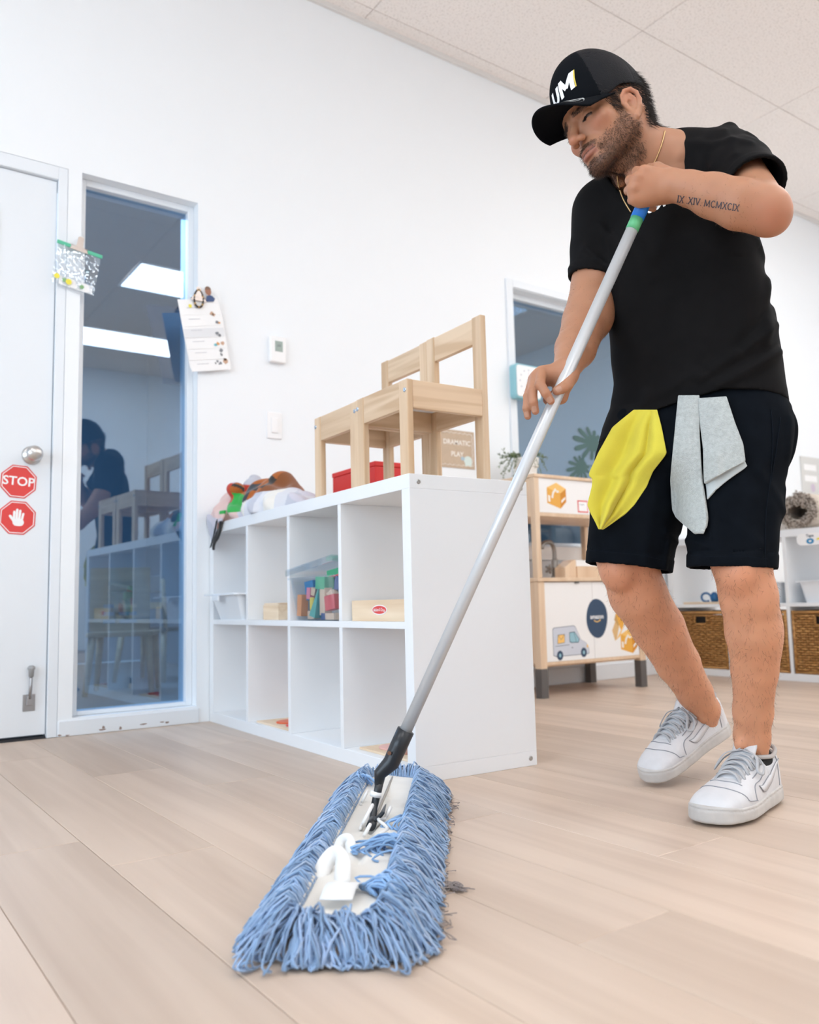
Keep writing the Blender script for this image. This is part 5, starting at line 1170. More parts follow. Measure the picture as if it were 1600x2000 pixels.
# ---- head, in its own frame (x right, y forward, z up)
EAR = [(0.000, -0.040), (0.006, -0.032), (0.013, -0.018), (0.017, -0.004), (0.013, 0.012), (0.003, 0.021), (-0.010, 0.020), (-0.018, 0.008), (-0.018, -0.008), (-0.012, -0.022), (-0.006, -0.034)]
def sd_ear(q):
    """left ear; q mirrored so that x is the distance outward from the head's middle"""
    y, z = q[:, 1]-0.002, q[:, 2]+0.010
    out = 0.076-0.30*y
    d = None
    w = np.stack([q[:, 0], y, z], 1)
    pts = [(0.0785-0.36*a-(0.004 if b < -0.03 else 0.0), a, b) for a, b in EAR]
    rad = [0.0062, 0.0040, 0.0032, 0.0032, 0.0036, 0.0042, 0.0044, 0.0042, 0.0040, 0.0042, 0.0056]
    d = sd_chain(w, pts+[pts[0]], rad+[rad[0]], 0.002)
    plate = sd_ell(w, (0.0745, -0.003, -0.008), (0.0050, 0.016, 0.029)); d = smin(d, plate, 0.004)
    anti = sd_chain(w, [(0.0790, -0.006, 0.010), (0.0810, -0.010, -0.004), (0.0785, -0.004, -0.022)], [0.0028, 0.0034, 0.0030]); d = smin(d, anti, 0.003)
    trag = sd_ell(w, (0.0745, 0.012, -0.012), (0.004, 0.0045, 0.006)); d = smin(d, trag, 0.003)
    con = sd_ell(w, (0.0810, 0.003, -0.010), (0.008, 0.0065, 0.010)); return smax(d, -con, 0.003)
def sd_head(q):
    ax = np.abs(q[:, 0]); m = np.stack([ax, q[:, 1], q[:, 2]], 1)
    d = sd_ell(m, (0, -0.014, 0.048), (0.074, 0.097, 0.082))
    d = smin(d, sd_ell(m, (0, 0.042, 0.042), (0.063, 0.053, 0.055)), 0.02)
    d = smin(d, sd_ell(m, (0, 0.034, -0.022), (0.060, 0.056, 0.072)), 0.02)
    d = smin(d, sd_cone(m, (0.051, 0.004, -0.055), (0.015, 0.074, -0.098), 0.017, 0.016), 0.030)
    d = smin(d, sd_cone(m, (0.055, 0.002, 0.0), (0.052, 0.004, -0.055), 0.014, 0.016), 0.02)
    d = smin(d, sd_ell(m, (0, 0.080, -0.099), (0.021, 0.016, 0.016)), 0.014)
    d = smin(d, sd_ell(m, (0.045, 0.060, -0.020), (0.019, 0.019, 0.017)), 0.018)
    d = smin(d, sd_ell(m, (0, 0.078, -0.064), (0.031, 0.022, 0.026)), 0.014)
    d = smin(d, sd_cone(m, (0.010, 0.0895, 0.019), (0.046, 0.070, 0.017), 0.0085, 0.0075), 0.010)
    d = smax(d, -sd_ell(m, (0.032, 0.098, 0.000), (0.0175, 0.0130, 0.0105)), 0.010)
    d = smin(d, sd_cone(m, (0, 0.089, 0.010), (0, 0.112, -0.028), 0.0078, 0.0085), 0.010)
    d = smin(d, sd_ell(m, (0, 0.113, -0.033), (0.0115, 0.0115, 0.0105)), 0.006)
    d = smin(d, sd_ell(m, (0.0125, 0.103, -0.0365), (0.0070, 0.0095, 0.0075)), 0.005)
    d = smax(d, -sd_ell(m, (0.0065, 0.1075, -0.0445), (0.0034, 0.0058, 0.0035)), 0.002)
    # eye ball and lids (looking down)
    eb = sd_ell(m, (0.032, 0.0740, 0.0005), (0.0125, 0.0125, 0.0120)); d = smin(d, eb, 0.002)
    lid = sd_ell(m, (0.032, 0.0742, 0.0005), (0.0145, 0.0142, 0.0138))
    up = np.maximum(lid, -(m[:, 2]+0.0035+0.10*(m[:, 1]-0.08))); lo = np.maximum(lid, (m[:, 2]+0.0072))
    d = smin(d, up, 0.0025); d = smin(d, lo, 0.0035)
    # lips
    d = smin(d, sd_chain(m, [(0.0, 0.1010, -0.0635), (0.010, 0.0990, -0.0635), (0.024, 0.0880, -0.0680)], [0.0046, 0.0044, 0.0022]), 0.004)
    d = smin(d, sd_chain(m, [(0.0, 0.0995, -0.0755), (0.011, 0.0970, -0.0745), (0.023, 0.0880, -0.0695)], [0.0058, 0.0050, 0.0020]), 0.004)
    d = smax(d, -sd_chain(m, [(0.0, 0.1065, -0.0690), (0.012, 0.1030, -0.0690), (0.025, 0.0915, -0.0690)], [0.0022, 0.0022, 0.0014]), 0.002)
    d = smax(d, -sd_ell(m, (0, 0.100, -0.0855), (0.017, 0.006, 0.0045)), 0.006)
    d = smin(d, sd_ear(m), 0.005)
    return d
NECK_B = D(1300, 325, 1.845)
NB_L, NB_R = D(1345, 290, 1.82), D(1240, 360, 1.90)
hw = from_head
def f_head(P):
    d = sd_head(to_head(P))
    d = smin(d, sd_chain(P, [hw((0, -0.034, -0.010)), hw((0, -0.030, -0.070)), NECK_B, D(1312, 400, 1.87)], [0.058, 0.057, 0.064, 0.085]), 0.022)
    d = smin(d, sd_cone(P, hw((-0.060, -0.028, -0.030)), D(1232, 352, 1.80), 0.015, 0.011), 0.020)      # neck muscle, near side
    d = smin(d, sd_cone(P, hw((0.060, -0.028, -0.030)), D(1212, 356, 1.84), 0.015, 0.011), 0.020)
    d = smin(d, sd_ell(P, hw((0, 0.028, -0.105)), (0.018, 0.018, 0.018)), 0.02)
    d = smin(d, sd_cone(P, D(1300, 300, 1.86), D(1425, 292, 1.82), 0.045, 0.040), 0.035)                # trapezius
    d = smin(d, sd_cone(P, D(1270, 345, 1.88), D(1180, 410, 1.95), 0.042, 0.040), 0.035)
    return d
def f_torso(P):
    d = sd_cone(P, D(1312, 430, 1.87), D(1365, 700, 1.86), 0.095, 0.080); d = smin(d, sd_cone(P, D(1185, 422, 1.955), D(1420, 315, 1.80), 0.040, 0.040), 0.05)
    return smin(d, sd_cone(P, D(1340, 800, 1.87), D(1390, 800, 1.84), 0.075, 0.075), 0.05)

# ---- left arm (raised elbow, gripping the top of the pole)
LE = [D(1424, 310, 1.795), D(1496, 412, 1.590)]
L_FORE = [D(1496, 411, 1.590), D(1446, 399, 1.603), D(1392, 382, 1.625), D(1346, 368, 1.645), D(1318, 361, 1.655)]
TH = 1.700
def lh(x, y, o): return D(x, y, TH+o)
L_MCP = [lh(1258, 337, -0.036), lh(1244, 351, -0.038), lh(1238, 369, -0.036), lh(1240, 387, -0.032)]
L_FING = []
for (mx, my, mo_), (dx, dy) in zip(((1258, 337, -.036), (1244, 351, -.038), (1238, 369, -.036), (1240, 387, -.032)), ((-14, -2), (-13, 1), (-10, 3), (-6, 4))):
    L_FING.append([lh(mx, my, mo_), lh(mx+dx, my+dy, mo_+0.034), lh(mx+dx+18, my+dy+8, mo_+0.060), lh(mx+dx+42, my+dy+16, mo_+0.058)])
def f_larm(P):
    d = sd_chain(P, LE, [0.050, 0.041])
    d = smin(d, sd_chain(P, L_FORE, [0.042, 0.0465, 0.041, 0.0325, 0.0285], 0.01), 0.02)
    d = smin(d, sd_ell(P, D(1510, 428, 1.585), (0.027, 0.027, 0.027)), 0.02)
    h = None
    W0 = lh(1318, 360, -0.042)
    for k, (a, r) in enumerate(zip(L_MCP, (0.0145, 0.0145, 0.014, 0.013))):
        wst = lh(1312, 350+6*k, -0.042); e = sd_cone(P, wst, a, 0.0175, r); h = e if h is None else smin(h, e, 0.010)
    h = smin(h, sd_cone(P, lh(1300, 383, -0.026), lh(1252, 391, -0.024), 0.016, 0.015), 0.014)            # outer edge of the palm
    for k, (F, r) in enumerate(zip(L_FING, (0.0100, 0.0100, 0.0095, 0.0085))):
        h = smin(h, sd_chain(P, F, [r+0.002, r, r*0.92, r*0.85], 0.002), 0.0045)
    h = smin(h, sd_chain(P, [lh(1308, 342, -0.030), lh(1284, 329, -0.018), lh(1270, 330, 0.004), lh(1262, 342, 0.020)], [0.015, 0.0125, 0.0105, 0.009], 0.003), 0.008)   # thumb
    for a in L_MCP[:3]: h = smin(h, sd_ell(P, a-CF*0.006, (0.0095, 0.0095, 0.0095)), 0.006)
    return smin(d, h, 0.014)
# ---- right arm (reaching down the pole)
_, _sr = pole_at_px(760); PR = POLE_B+pd*_sr; TR = float((PR-CAM_POS)@CF)
def rh(x, y, o): return D(x, y, TR+o)
R_ARM = [D(1182, 420, 1.955), D(1160, 555, 1.925), D(1144, 628, 1.875), D(1124, 682, 1.795), D(1106, 722, TR+0.026)]
def f_rarm(P):
    d = sd_chain(P, R_ARM, [0.062, 0.049, 0.0500, 0.0420, 0.0270], 0.012)
    d = smin(d, sd_ell(P, D(1162, 610, 1.885), (0.040, 0.040, 0.045)), 0.03)
    h = None
    W0 = rh(1104, 726, 0.020)
    for (x, y, o, r) in ((1059, 727, 0.016, 0.0135), (1050, 734, 0.020, 0.0130), (1043, 742, 0.026, 0.0125), (1042, 752, 0.034, 0.0115)):
        e = sd_cone(P, W0, rh(x, y, o), 0.0185, r); h = e if h is None else smin(h, e, 0.008)
    h = smin(h, sd_cone(P, rh(1108, 738, 0.018), rh(1092, 772, 0.024), 0.020, 0.016), 0.012)            # palm heel
    h = smin(h, sd_cone(P, rh(1096, 776, 0.018), rh(1072, 780, 0.026), 0.013, 0.012), 0.010)
    h = smin(h, sd_chain(P, [rh(1058, 727, 0.010), rh(1055, 750, -0.016), rh(1066, 768, -0.0235), rh(1076, 783, -0.0205)], [0.0105, 0.0098, 0.0088, 0.0078], 0.003), 0.004)
    h = smin(h, sd_chain(P, [rh(1046, 735, 0.014), rh(1040, 764, -0.006), rh(1042, 786, -0.013), rh(1046, 803, -0.010)], [0.0105, 0.0096, 0.0086, 0.0076], 0.003), 0.003)
    h = smin(h, sd_chain(P, [rh(1041, 743, 0.022), rh(1031, 775, 0.006), rh(1029, 797, -0.001), rh(1031, 813, 0.001)], [0.0100, 0.0092, 0.0082, 0.0072], 0.003), 0.003)
    h = smin(h, sd_chain(P, [rh(1041, 752, 0.032), rh(1031, 778, 0.026), rh(1036, 796, 0.020)], [0.0095, 0.0085, 0.0070], 0.003), 0.003)
    h = smin(h, sd_chain(P, [rh(1112, 736, 0.006), rh(1107, 752, -0.004), rh(1099, 758, -0.012), rh(1088, 763, -0.017)], [0.0150, 0.0125, 0.0105, 0.0092], 0.003), 0.006)
    return smin(d, h, 0.012)
# ---- legs
LLEG = [D(1440, 800, 1.79), D(1446, 1090, 1.700), D(1462, 1165, 1.700), D(1471, 1235, 1.712), D(1474, 1310, 1.745), D(1471, 1390, 1.775), D(1469, 1440, 1.790), D(1474, 1500, 1.800)]
LRAD = [0.065, 0.057, 0.0545, 0.0520, 0.0445, 0.0385, 0.0355, 0.0250]
RLEG = [D(1290, 800, 1.90), D(1222, 1085, 1.880), D(1246, 1160, 1.905), D(1285, 1225, 1.955), D(1324, 1295, 2.010), D(1357, 1352, 2.055), D(1376, 1386, 2.085), D(1380, 1412, 2.105)]
RRAD = [0.065, 0.063, 0.0625, 0.0590, 0.0505, 0.0415, 0.0365, 0.0260]
def f_lleg(P):
    d = sd_chain(P, LLEG, LRAD, 0.012); d = smin(d, sd_ell(P, D(1492, 1215, 1.735), (0.032, 0.032, 0.080)), 0.03)
    d = smin(d, sd_ell(P, D(1440, 1120, 1.665), (0.034, 0.030, 0.040)), 0.02); d = smin(d, sd_ell(P, D(1446, 1455, 1.77), (0.012, 0.012, 0.014)), 0.012)
    return smin(d, sd_cone(P, D(1476, 1505, 1.800), D(1440, 1546, 1.72), 0.022, 0.018), 0.02)
def f_rleg(P):
    d = sd_chain(P, RLEG, RRAD, 0.012); d = smin(d, sd_ell(P, D(1304, 1222, 1.990), (0.028, 0.028, 0.055)), 0.03)
    d = smin(d, sd_ell(P, D(1205, 1115, 1.850), (0.038, 0.034, 0.044)), 0.02); d = smin(d, sd_ell(P, D(1366, 1384, 2.05), (0.012, 0.012, 0.014)), 0.012)
    return smin(d, sd_cone(P, D(1378, 1412, 2.105), D(1325, 1456, 2.055), 0.022, 0.018), 0.02)
def bbox(pts, pad):
    P = np.array(pts); return P.min(0)-pad, P.max(0)+pad

# ---- skin pigment; the legs are painted lighter to offset the weak light there
SKIN = np.array([0.440, 0.210, 0.120])
def skin_cols(V, kind):
    P = V.astype(np.float32); c = np.tile(SKIN, (len(V), 1)); n1 = vnoise(P, 60, 1)[:, None]; n2 = vnoise(P, 220, 2)[:, None]
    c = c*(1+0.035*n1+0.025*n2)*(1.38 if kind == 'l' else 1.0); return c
regions = []
lo, hi = HO-0.19, HO+0.17; lo[2] -= 0.03
Vh, Qh = mesh_sdf(f_head, lo, hi, 0.0017); Qh = orient_out(Vh, Qh); ch = skin_cols(Vh, 'head')
q = to_head(Vh.astype(np.float32)); ax = np.abs(q[:, 0]); yh, zh = q[:, 1], q[:, 2]
def sstep(a, b, x): t = np.clip((x-a)/(b-a), 0, 1); return t*t*(3-2*t)
hn = vnoise(q, 160, 7)*0.004
def beard_mask(q):
    ax = np.abs(q[:, 0]); y, z = q[:, 1], q[:, 2]; n = vnoise(q.astype(np.float32), 140, 7)*0.004
    line = -0.026-0.56*np.clip(y-0.020, 0, 0.08)+n              # cheek line falling toward the mouth corner
    m = sstep(0.013, -0.013, z-line)*sstep(-0.016, 0.006, y+n)*sstep(-0.135, -0.116, z+0.25*y)
    m = np.maximum(m, sstep(0.050, 0.058, ax)*sstep(0.002, 0.008, y+n)*sstep(0.036, 0.028, y)*sstep(0.03, 0.01, z))
    mus = sstep(0.032, 0.024, ax)*sstep(-0.0640, -0.0600, z+0.10*ax)*sstep(-0.0440, -0.0490, z+0.30*ax)*sstep(0.075, 0.085, y)
    mouth = sstep(0.030, 0.024, ax)*sstep(-0.0585, -0.0610, z)*sstep(-0.0855, -0.0815, z)*sstep(0.07, 0.08, y)
    bare = sstep(0.022, 0.012, ax)*sstep(-0.098, -0.092, z)*sstep(-0.0800, -0.0835, z)*0.0
    m = m*(1-mouth)*(1-bare); m = m*(1-0.85*sstep(0.016, 0.012, ax)*0)
    gap = sstep(0.036, 0.028, ax)*sstep(0.008, 0.014, ax)*sstep(-0.093, -0.088, z)*sstep(-0.080, -0.084, z)*sstep(0.06, 0.07, y)
    ear_ = sstep(0.0005, 0.004, sd_ear(np.stack([ax, y, z], 1).astype(np.float32)))
    return np.maximum(m*(1-0.6*gap), mus)*ear_
bm_ = beard_mask(q)
BEARDC = np.array([0.070, 0.033, 0.020])
bk_ = ((0.45+0.30*sstep(0.03, 0.08, yh))*(1-0.55*sstep(0.035, 0.06, yh)*sstep(-0.088, -0.066, zh)*sstep(0.024, 0.032, ax)))[:, None]*bm_[:, None]
ch = ch*(1-bk_)+BEARDC*bk_
lips = sstep(0.026, 0.021, ax)*sstep(-0.0605, -0.0625, zh)*sstep(-0.0820, -0.0795, zh)*sstep(0.083, 0.088, yh)
ch = ch*(1-0.7*lips[:, None])+np.array([0.30, 0.105, 0.080])*0.7*lips[:, None]
lipline = sstep(0.0016, 0.0006, np.abs(zh+0.069))*sstep(0.026, 0.022, ax)*sstep(0.083, 0.088, yh); ch = ch*(1-0.75*lipline[:, None])
brow = sstep(0.0055, 0.0030, np.abs(zh-0.0165+0.10*np.clip(ax-0.034, 0, 1)-0.06*np.clip(0.03-ax, 0, 1)))*sstep(0.008, 0.013, ax)*sstep(0.056, 0.048, ax)*sstep(0.05, 0.06, yh)
ch = ch*(1-0.5*brow[:, None])+np.array([0.03, 0.018, 0.013])*0.5*brow[:, None]
eye = (np.abs(ax-0.032) < 0.0115) & (zh > -0.0072) & (zh < -0.0030) & (yh > 0.076)
ch[eye] = (0.20, 0.15, 0.13); ch[eye & (np.abs(ax-0.029) < 0.0055)] = (0.018, 0.010, 0.008)
lash = (np.abs(ax-0.032) < 0.0135) & (np.abs(zh+0.0033) < 0.0011) & (yh > 0.075); ch[lash] = (0.03, 0.018, 0.014)
rosy = np.exp(-(((ax-0.045)/0.02)**2+((zh+0.028)/0.02)**2))*sstep(0.04, 0.06, yh)+0.9*np.exp(-((ax/0.016)**2+((zh+0.034)/0.013)**2))*sstep(0.095, 0.105, yh)+0.8*sstep(0.070, 0.078, ax)*sstep(0.0, 0.02, zh+0.03)
ch = ch*(1+rosy[:, None]*np.array([0.05, -0.09, -0.08]))
regions.append((Vh, Qh, ch))
bx = lambda f, pts, pad, h, kind: (lambda VQ: regions.append((VQ[0], orient_out(*VQ), skin_cols(VQ[0], kind))))(mesh_sdf(f, *bbox(pts, pad), h))
bx(f_torso, [D(1312, 430, 1.87), D(1365, 700, 1.86), D(1180, 420, 1.95), D(1435, 305, 1.80), D(1340, 790, 1.87), D(1400, 790, 1.83)], 0.13, 0.007, 't')
bx(f_larm, LE+L_FORE+[p for F in L_FING for p in F], 0.075, 0.0022, 'a')
bx(f_rarm, R_ARM+[rh(1030, 815, 0), rh(1030, 800, 0.04), rh(1110, 790, 0)], 0.07, 0.0022, 'a')
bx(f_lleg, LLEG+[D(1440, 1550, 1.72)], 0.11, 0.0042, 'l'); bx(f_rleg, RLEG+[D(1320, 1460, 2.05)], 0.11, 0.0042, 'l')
VV, QQ, CC = [], [], []; off = 0
for v_, q_, c_ in regions: VV.append(v_); QQ.append(q_+off); CC.append(c_); off += len(v_)
VV, QQ, CC = np.concatenate(VV), np.concatenate(QQ), np.concatenate(CC)
# knees, knuckles and elbow a little redder
for ctr, r, k in ((D(1440, 1120, 1.65), 0.06, 0.06), (D(1208, 1118, 1.84), 0.06, 0.08), (D(1512, 430, 1.55), 0.045, 0.14), (L_MCP[1], 0.03, 0.06), (rh(1076, 783, -0.03), 0.012, 0.12), (rh(1046, 803, -0.02), 0.010, 0.10), (rh(1031, 813, -0.01), 0.010, 0.10)):
    w = np.exp(-((VV-ctr)**2).sum(1)/(r*r))[:, None]*k*2; CC = CC*(1+w*np.array([0.02, -0.5, -0.5]))
SKINM = attr_mat('skin', 0.5, 0.0, (700, 0.10, 0.0006), 'col', sss=0.25, spec=0.4)
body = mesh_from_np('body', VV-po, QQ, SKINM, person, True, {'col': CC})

# ---- strands (hair, beard, brows, leg hair): thin tapered blades
def strand_mesh(name, roots, dirs, lens, rad, m, bend=None, segs=2, parent=None):
    n = len(roots); dirs = dirs/(np.linalg.norm(dirs, axis=1)[:, None]+1e-9)
    ref = np.random.RandomState(4).normal(size=(n, 3)); s1 = np.cross(dirs, ref); s1 /= np.linalg.norm(s1, axis=1)[:, None]; s2 = np.cross(dirs, s1)
    V = []; 
    for k in range(segs+1):
        t = k/segs; c = roots+dirs*lens[:, None]*t+(0 if bend is None else bend*(lens[:, None]*t*t)); r = rad*(1-0.85*t)
        for j in range(3):
            a = 2*PI*j/3; V.append(c+(s1*math.cos(a)+s2*math.sin(a))*r)
    V = np.stack(V, 1); m_ = 3*(segs+1); F = []
    for k in range(segs):
        for j in range(3): F.append((k*3+j, k*3+(j+1) % 3, (k+1)*3+(j+1) % 3, (k+1)*3+j))
    F = np.array(F); Fa = (np.arange(n)[:, None, None]*m_+F[None]).reshape(-1, 4)
    o = mesh_from_np(name, V.reshape(-1, 3)-po, Fa, m, parent or person, True); o['kind'] = 'stuff'; return o
def sample_surface(V, Q, w, n, seed):
    r = np.random.RandomState(seed); a, b, c, d = (V[Q[:, i]] for i in range(4)); nr = np.cross(c-a, d-b); ar = np.linalg.norm(nr, axis=1); pw = ar*w; pw = pw/pw.sum()
    i = r.choice(len(Q), n, p=pw); u, v = r.rand(n, 1), r.rand(n, 1)
    P = (1-u)*(1-v)*a[i]+u*(1-v)*b[i]+u*v*c[i]+(1-u)*v*d[i]; return P, nr[i]/(ar[i][:, None]+1e-12)
HAIRM = mat('dark_hair', (0.016, 0.010, 0.008), 0.42); BEARDM = mat('beard_hair', (0.060, 0.028, 0.016), 0.5); LEGM = mat('leg_hair', (0.10, 0.05, 0.03), 0.6)
fc = q[Qh].mean(1); wb_ = beard_mask(fc)
rs = np.random.RandomState(9)
P, N_ = sample_surface(Vh, Qh, wb_, 6500, 1); gd = from_head(np.array([[0, 0.35, -1.0]]))[0]-HO
strand_mesh('beard', P-N_*0.0005, N_*0.55+gd*0.75+rs.normal(size=P.shape)*0.35, 0.0050+0.005*rs.rand(len(P)), 0.00034, BEARDM)
axf, yf_, zf = np.abs(fc[:, 0]), fc[:, 1], fc[:, 2]
wbr = sstep(0.0060, 0.0030, np.abs(zf-0.0165+0.10*np.clip(axf-0.034, 0, 1)-0.06*np.clip(0.03-axf, 0, 1)))*sstep(0.008, 0.012, axf)*sstep(0.056, 0.048, axf)*sstep(0.05, 0.06, yf_)
P, N_ = sample_surface(Vh, Qh, wbr, 420, 2); ql = to_head(P.astype(np.float32)); sd_ = np.sign(ql[:, 0])[:, None]; tg = (np.concatenate([sd_, np.full((len(P), 1), -0.2), np.full((len(P), 1), 0.25)], 1))@HR.T
strand_mesh('eyebrow', P, tg+N_*0.2+rs.normal(size=P.shape)*0.15, 0.005+0.003*rs.rand(len(P)), 0.00026, HAIRM)
ew = ((np.abs(axf-0.032) < 0.0125) & (np.abs(zf+0.0036) < 0.0012) & (yf_ > 0.076)).astype(float)
if ew.sum() > 0:
    P, N_ = sample_surface(Vh, Qh, ew, 120, 6); dn = -HR[:, 2]; strand_mesh('eyelash', P, N_+dn*0.6+rs.normal(size=P.shape)*0.15, 0.006+0.002*rs.rand(len(P)), 0.00028, HAIRM)
# scalp hair below the cap: sideburn, above the ear, back of the head
nape = sstep(-0.020, -0.030, yf_)*sstep(-0.066, -0.050, zf+0.10*(yf_+0.08))*sstep(0.075, 0.06, zf)
over = sstep(0.045, 0.055, axf)*sstep(0.040, 0.032, yf_)*sstep(0.014, 0.022, zf+0.10*np.abs(yf_-0.02))*sstep(0.075, 0.06, zf)
burn = sstep(0.050, 0.056, axf)*sstep(0.016, 0.020, yf_)*sstep(0.044, 0.036, yf_-0.4*zf)*sstep(-0.020, -0.008, zf)*sstep(0.075, 0.06, zf)
wh = np.clip(nape+over+burn, 0, 1)*np.where(sd_ear(np.stack([axf, yf_, zf], 1).astype(np.float32)) < 0.004, 0, 1)
P, N_ = sample_surface(Vh, Qh, wh, 5200, 3); bk = (np.array([[0, -0.55, -0.85]])@HR.T)[0]
strand_mesh('hair', P-N_*0.0005, N_*0.45+bk*0.8+rs.normal(size=P.shape)*0.22, 0.009+0.008*rs.rand(len(P)), 0.00045, HAIRM, bend=bk*0.5)
# leg and arm hair
for nm, idx, n, ln in (('leg_hair', (4, 5), 3400, 0.009), ('arm_hair', (2, 3), 900, 0.005)):
    Ps, Ds = [], []
    for i in idx:
        v_, q_, _c = regions[i]; cz = v_[q_].mean(1); w = np.ones(len(q_))
        if nm == 'arm_hair':
            pp = np.array([(p-CAM_POS) for p in cz]); px_ = 800+CAM_F*(pp@CR)/(pp@CF); w = ((px_ > 1330) & (px_ < 1480)).astype(float) if i == 2 else ((cz[:, 2] > 0.95) & (cz[:, 2] < 1.15)).astype(float)
        P, N_ = sample_surface(v_, q_, w, n, i); Ps.append(P); Ds.append(N_*0.25+np.array([0, 0, -1.0])*0.8+rs.normal(size=P.shape)*0.45)
    P = np.concatenate(Ps); strand_mesh(nm, P, np.concatenate(Ds), ln*(0.5+rs.rand(len(P))), 0.00019, LEGM)

def ray_project(pxs, f, off, t0, tmax=2.2):
    """points where the sight lines of photo pixels meet the surface f = off"""
    ray_ = np.array([CR*((a-800)/CAM_F)+CU*((1000-b)/CAM_F)+CF for a, b in pxs], np.float32); tt = np.full(len(ray_), t0, np.float32); C0 = CAM_POS.astype(np.float32)
    for _ in range(160): tt = np.clip(tt+np.clip(f(C0+ray_*tt[:, None])-off, -0.01, 0.012)*0.8, t0, tmax)
    return C0+ray_*tt[:, None]
# ---- finger nails
def add_nail(c, along, rx, ry, f):
    a = np.asarray(along, float); a /= np.linalg.norm(a); n_ = -CF; s_ = np.cross(a, n_); s_ /= np.linalg.norm(s_)
    G = np.array([[c+a*ry*math.sin(v)+s_*rx*u*max(0.25, math.cos(v))**0.35+n_*0.022 for u in np.linspace(-1, 1, 7)] for v in np.linspace(-1.4, 1.4, 9)])
    P = G.reshape(-1, 3).astype(np.float32)
    for _ in range(60): P = P+CF.astype(np.float32)*np.clip(f(P)-0.0005, -0.01, 0.01)[:, None]*0.8
    MB().grid(P.reshape(9, 7, 3)-po).build('fingernail', mat('nail', (0.47, 0.255, 0.175), 0.35), person, smooth=True)
add_nail(rh(1073.5, 781, -0.028), rh(1077, 787, 0)-rh(1070, 776, 0), 0.0052, 0.0060, f_rarm)
add_nail(rh(1043.5, 799, -0.018), rh(1044, 806, 0)-rh(1042, 794, 0), 0.0048, 0.0060, f_rarm)
add_nail(rh(1029.0, 809, -0.008), rh(1030, 816, 0)-rh(1028, 804, 0), 0.0045, 0.0056, f_rarm)
add_nail(rh(1092, 760, -0.026), rh(1087, 763, 0)-rh(1098, 757, 0), 0.0058, 0.0062, f_rarm)

# ---- tattoo lettering on the left forearm
def thick_strip(path, w, n):
    """subdivided quads of a broad pen stroke: returns points and faces"""
    C_ = np.array([np.array(path[k])+(np.array(path[k+1])-np.array(path[k]))*t for k in range(len(path)-1) for t in np.linspace(0, 1, n, endpoint=False)]+[np.array(path[-1])], float)
    T_ = np.gradient(C_, axis=0); T_ /= np.linalg.norm(T_, axis=1)[:, None]+1e-9; N2 = np.stack([-T_[:, 1], T_[:, 0]], 1)*w/2
    pts = [tuple(p) for k in range(len(C_)) for p in (C_[k]-N2[k], C_[k]-N2[k]*0.33, C_[k]+N2[k]*0.33, C_[k]+N2[k])]
    return pts, [(4*k+j_, 4*k+4+j_, 4*k+5+j_, 4*k+1+j_) for k in range(len(C_)-1) for j_ in range(3)]
def sf(x): return [(x-0.12, 0.03), (x+0.12, 0.03)], [(x-0.12, 0.97), (x+0.12, 0.97)]
GLY = {'I': (0.30, [[(0.12, 0), (0.12, 1)], *sf(0.12)], 0.15), 'X': (0.72, [[(0.05, 1), (0.60, 0)], [(0.60, 1), (0.05, 0)], *[[(a-0.1, b), (a+0.1, b)] for a in (0.07, 0.58) for b in (0.03, 0.97)]], 0.12),
       'V': (0.70, [[(0.04, 1), (0.32, 0)], [(0.32, 0), (0.60, 1)], [(-0.06, 0.97), (0.15, 0.97)], [(0.50, 0.97), (0.70, 0.97)]], 0.12),
       'M': (0.98, [[(0.08, 0), (0.12, 1)], [(0.12, 1), (0.44, 0.05)], [(0.44, 0.05), (0.78, 1)], [(0.78, 1), (0.82, 0)], [(-0.02, 0.03), (0.18, 0.03)], [(0.72, 0.03), (0.92, 0.03)]], 0.12),
       'C': (0.72, [[(0.60, 0.80), (0.45, 0.97), (0.25, 0.95), (0.08, 0.72), (0.05, 0.45), (0.12, 0.18), (0.30, 0.02), (0.48, 0.05), (0.60, 0.22)]], 0.13), '.': (0.24, [[(0.08, 0.06), (0.16, 0.06)]], 0.13), ' ': (0.26, [], 0.1)}
tp, tf, x0 = [], [], 0.0
for ch_ in 'IX .XIV. MCMXCIX':
    w_, sts, pw_ = GLY[ch_]
    for st_ in sts:
        pts, F_ = thick_strip(st_, pw_, 3); o_ = len(tp); tp += [(x0+a+0.18*b, b) for a, b in pts]; tf += [tuple(i_+o_ for i_ in f_) for f_ in F_]
    x0 += w_+0.04
tp = np.array(tp); ta, tb = np.array([1322, 395.0]), np.array([1444, 413.0])
P = ray_project([ta+(tb-ta)*(a/x0)+np.array([0.0, -b*13.5]) for a, b in tp], f_larm, 0.0006, 1.45)
MB().add(P-po, tf).build('tattoo', mat('tattoo_ink', (0.045, 0.045, 0.06), 0.6), person)
# ------------------------------------------------------------------ clothes
CRf, CUf, CFf, CPf = (a.astype(np.float32) for a in (CR, CU, CF, CAM_POS))
def cam_uvw(P):
    c = P-CPf; return c@CRf, c@CUf, c@CFf
T0 = 1.84
def U(px): return (px-800)/CAM_F*T0
def Vv(py): return (1000-py)/CAM_F*T0
def interp(x, xs, ys): return np.interp(x, xs, ys).astype(np.float32)
TORSO = np.array([(330, 1262, 1440), (380, 1226, 1455), (450, 1200, 1462), (520, 1199, 1470), (600, 1205, 1488), (680, 1212, 1502), (740, 1217, 1511), (790, 1214, 1516), (830, 1196, 1518), (870, 1186, 1518)], float)
tv = Vv(TORSO[:, 0]); tl, tr_ = U(TORSO[:, 1]), U(TORSO[:, 2]); tc, th_ = (tl+tr_)/2, (tr_-tl)/2
o_ = np.argsort(tv); tv, tc, th_ = tv[o_], tc[o_], th_[o_]
TH_ROT = 0.60
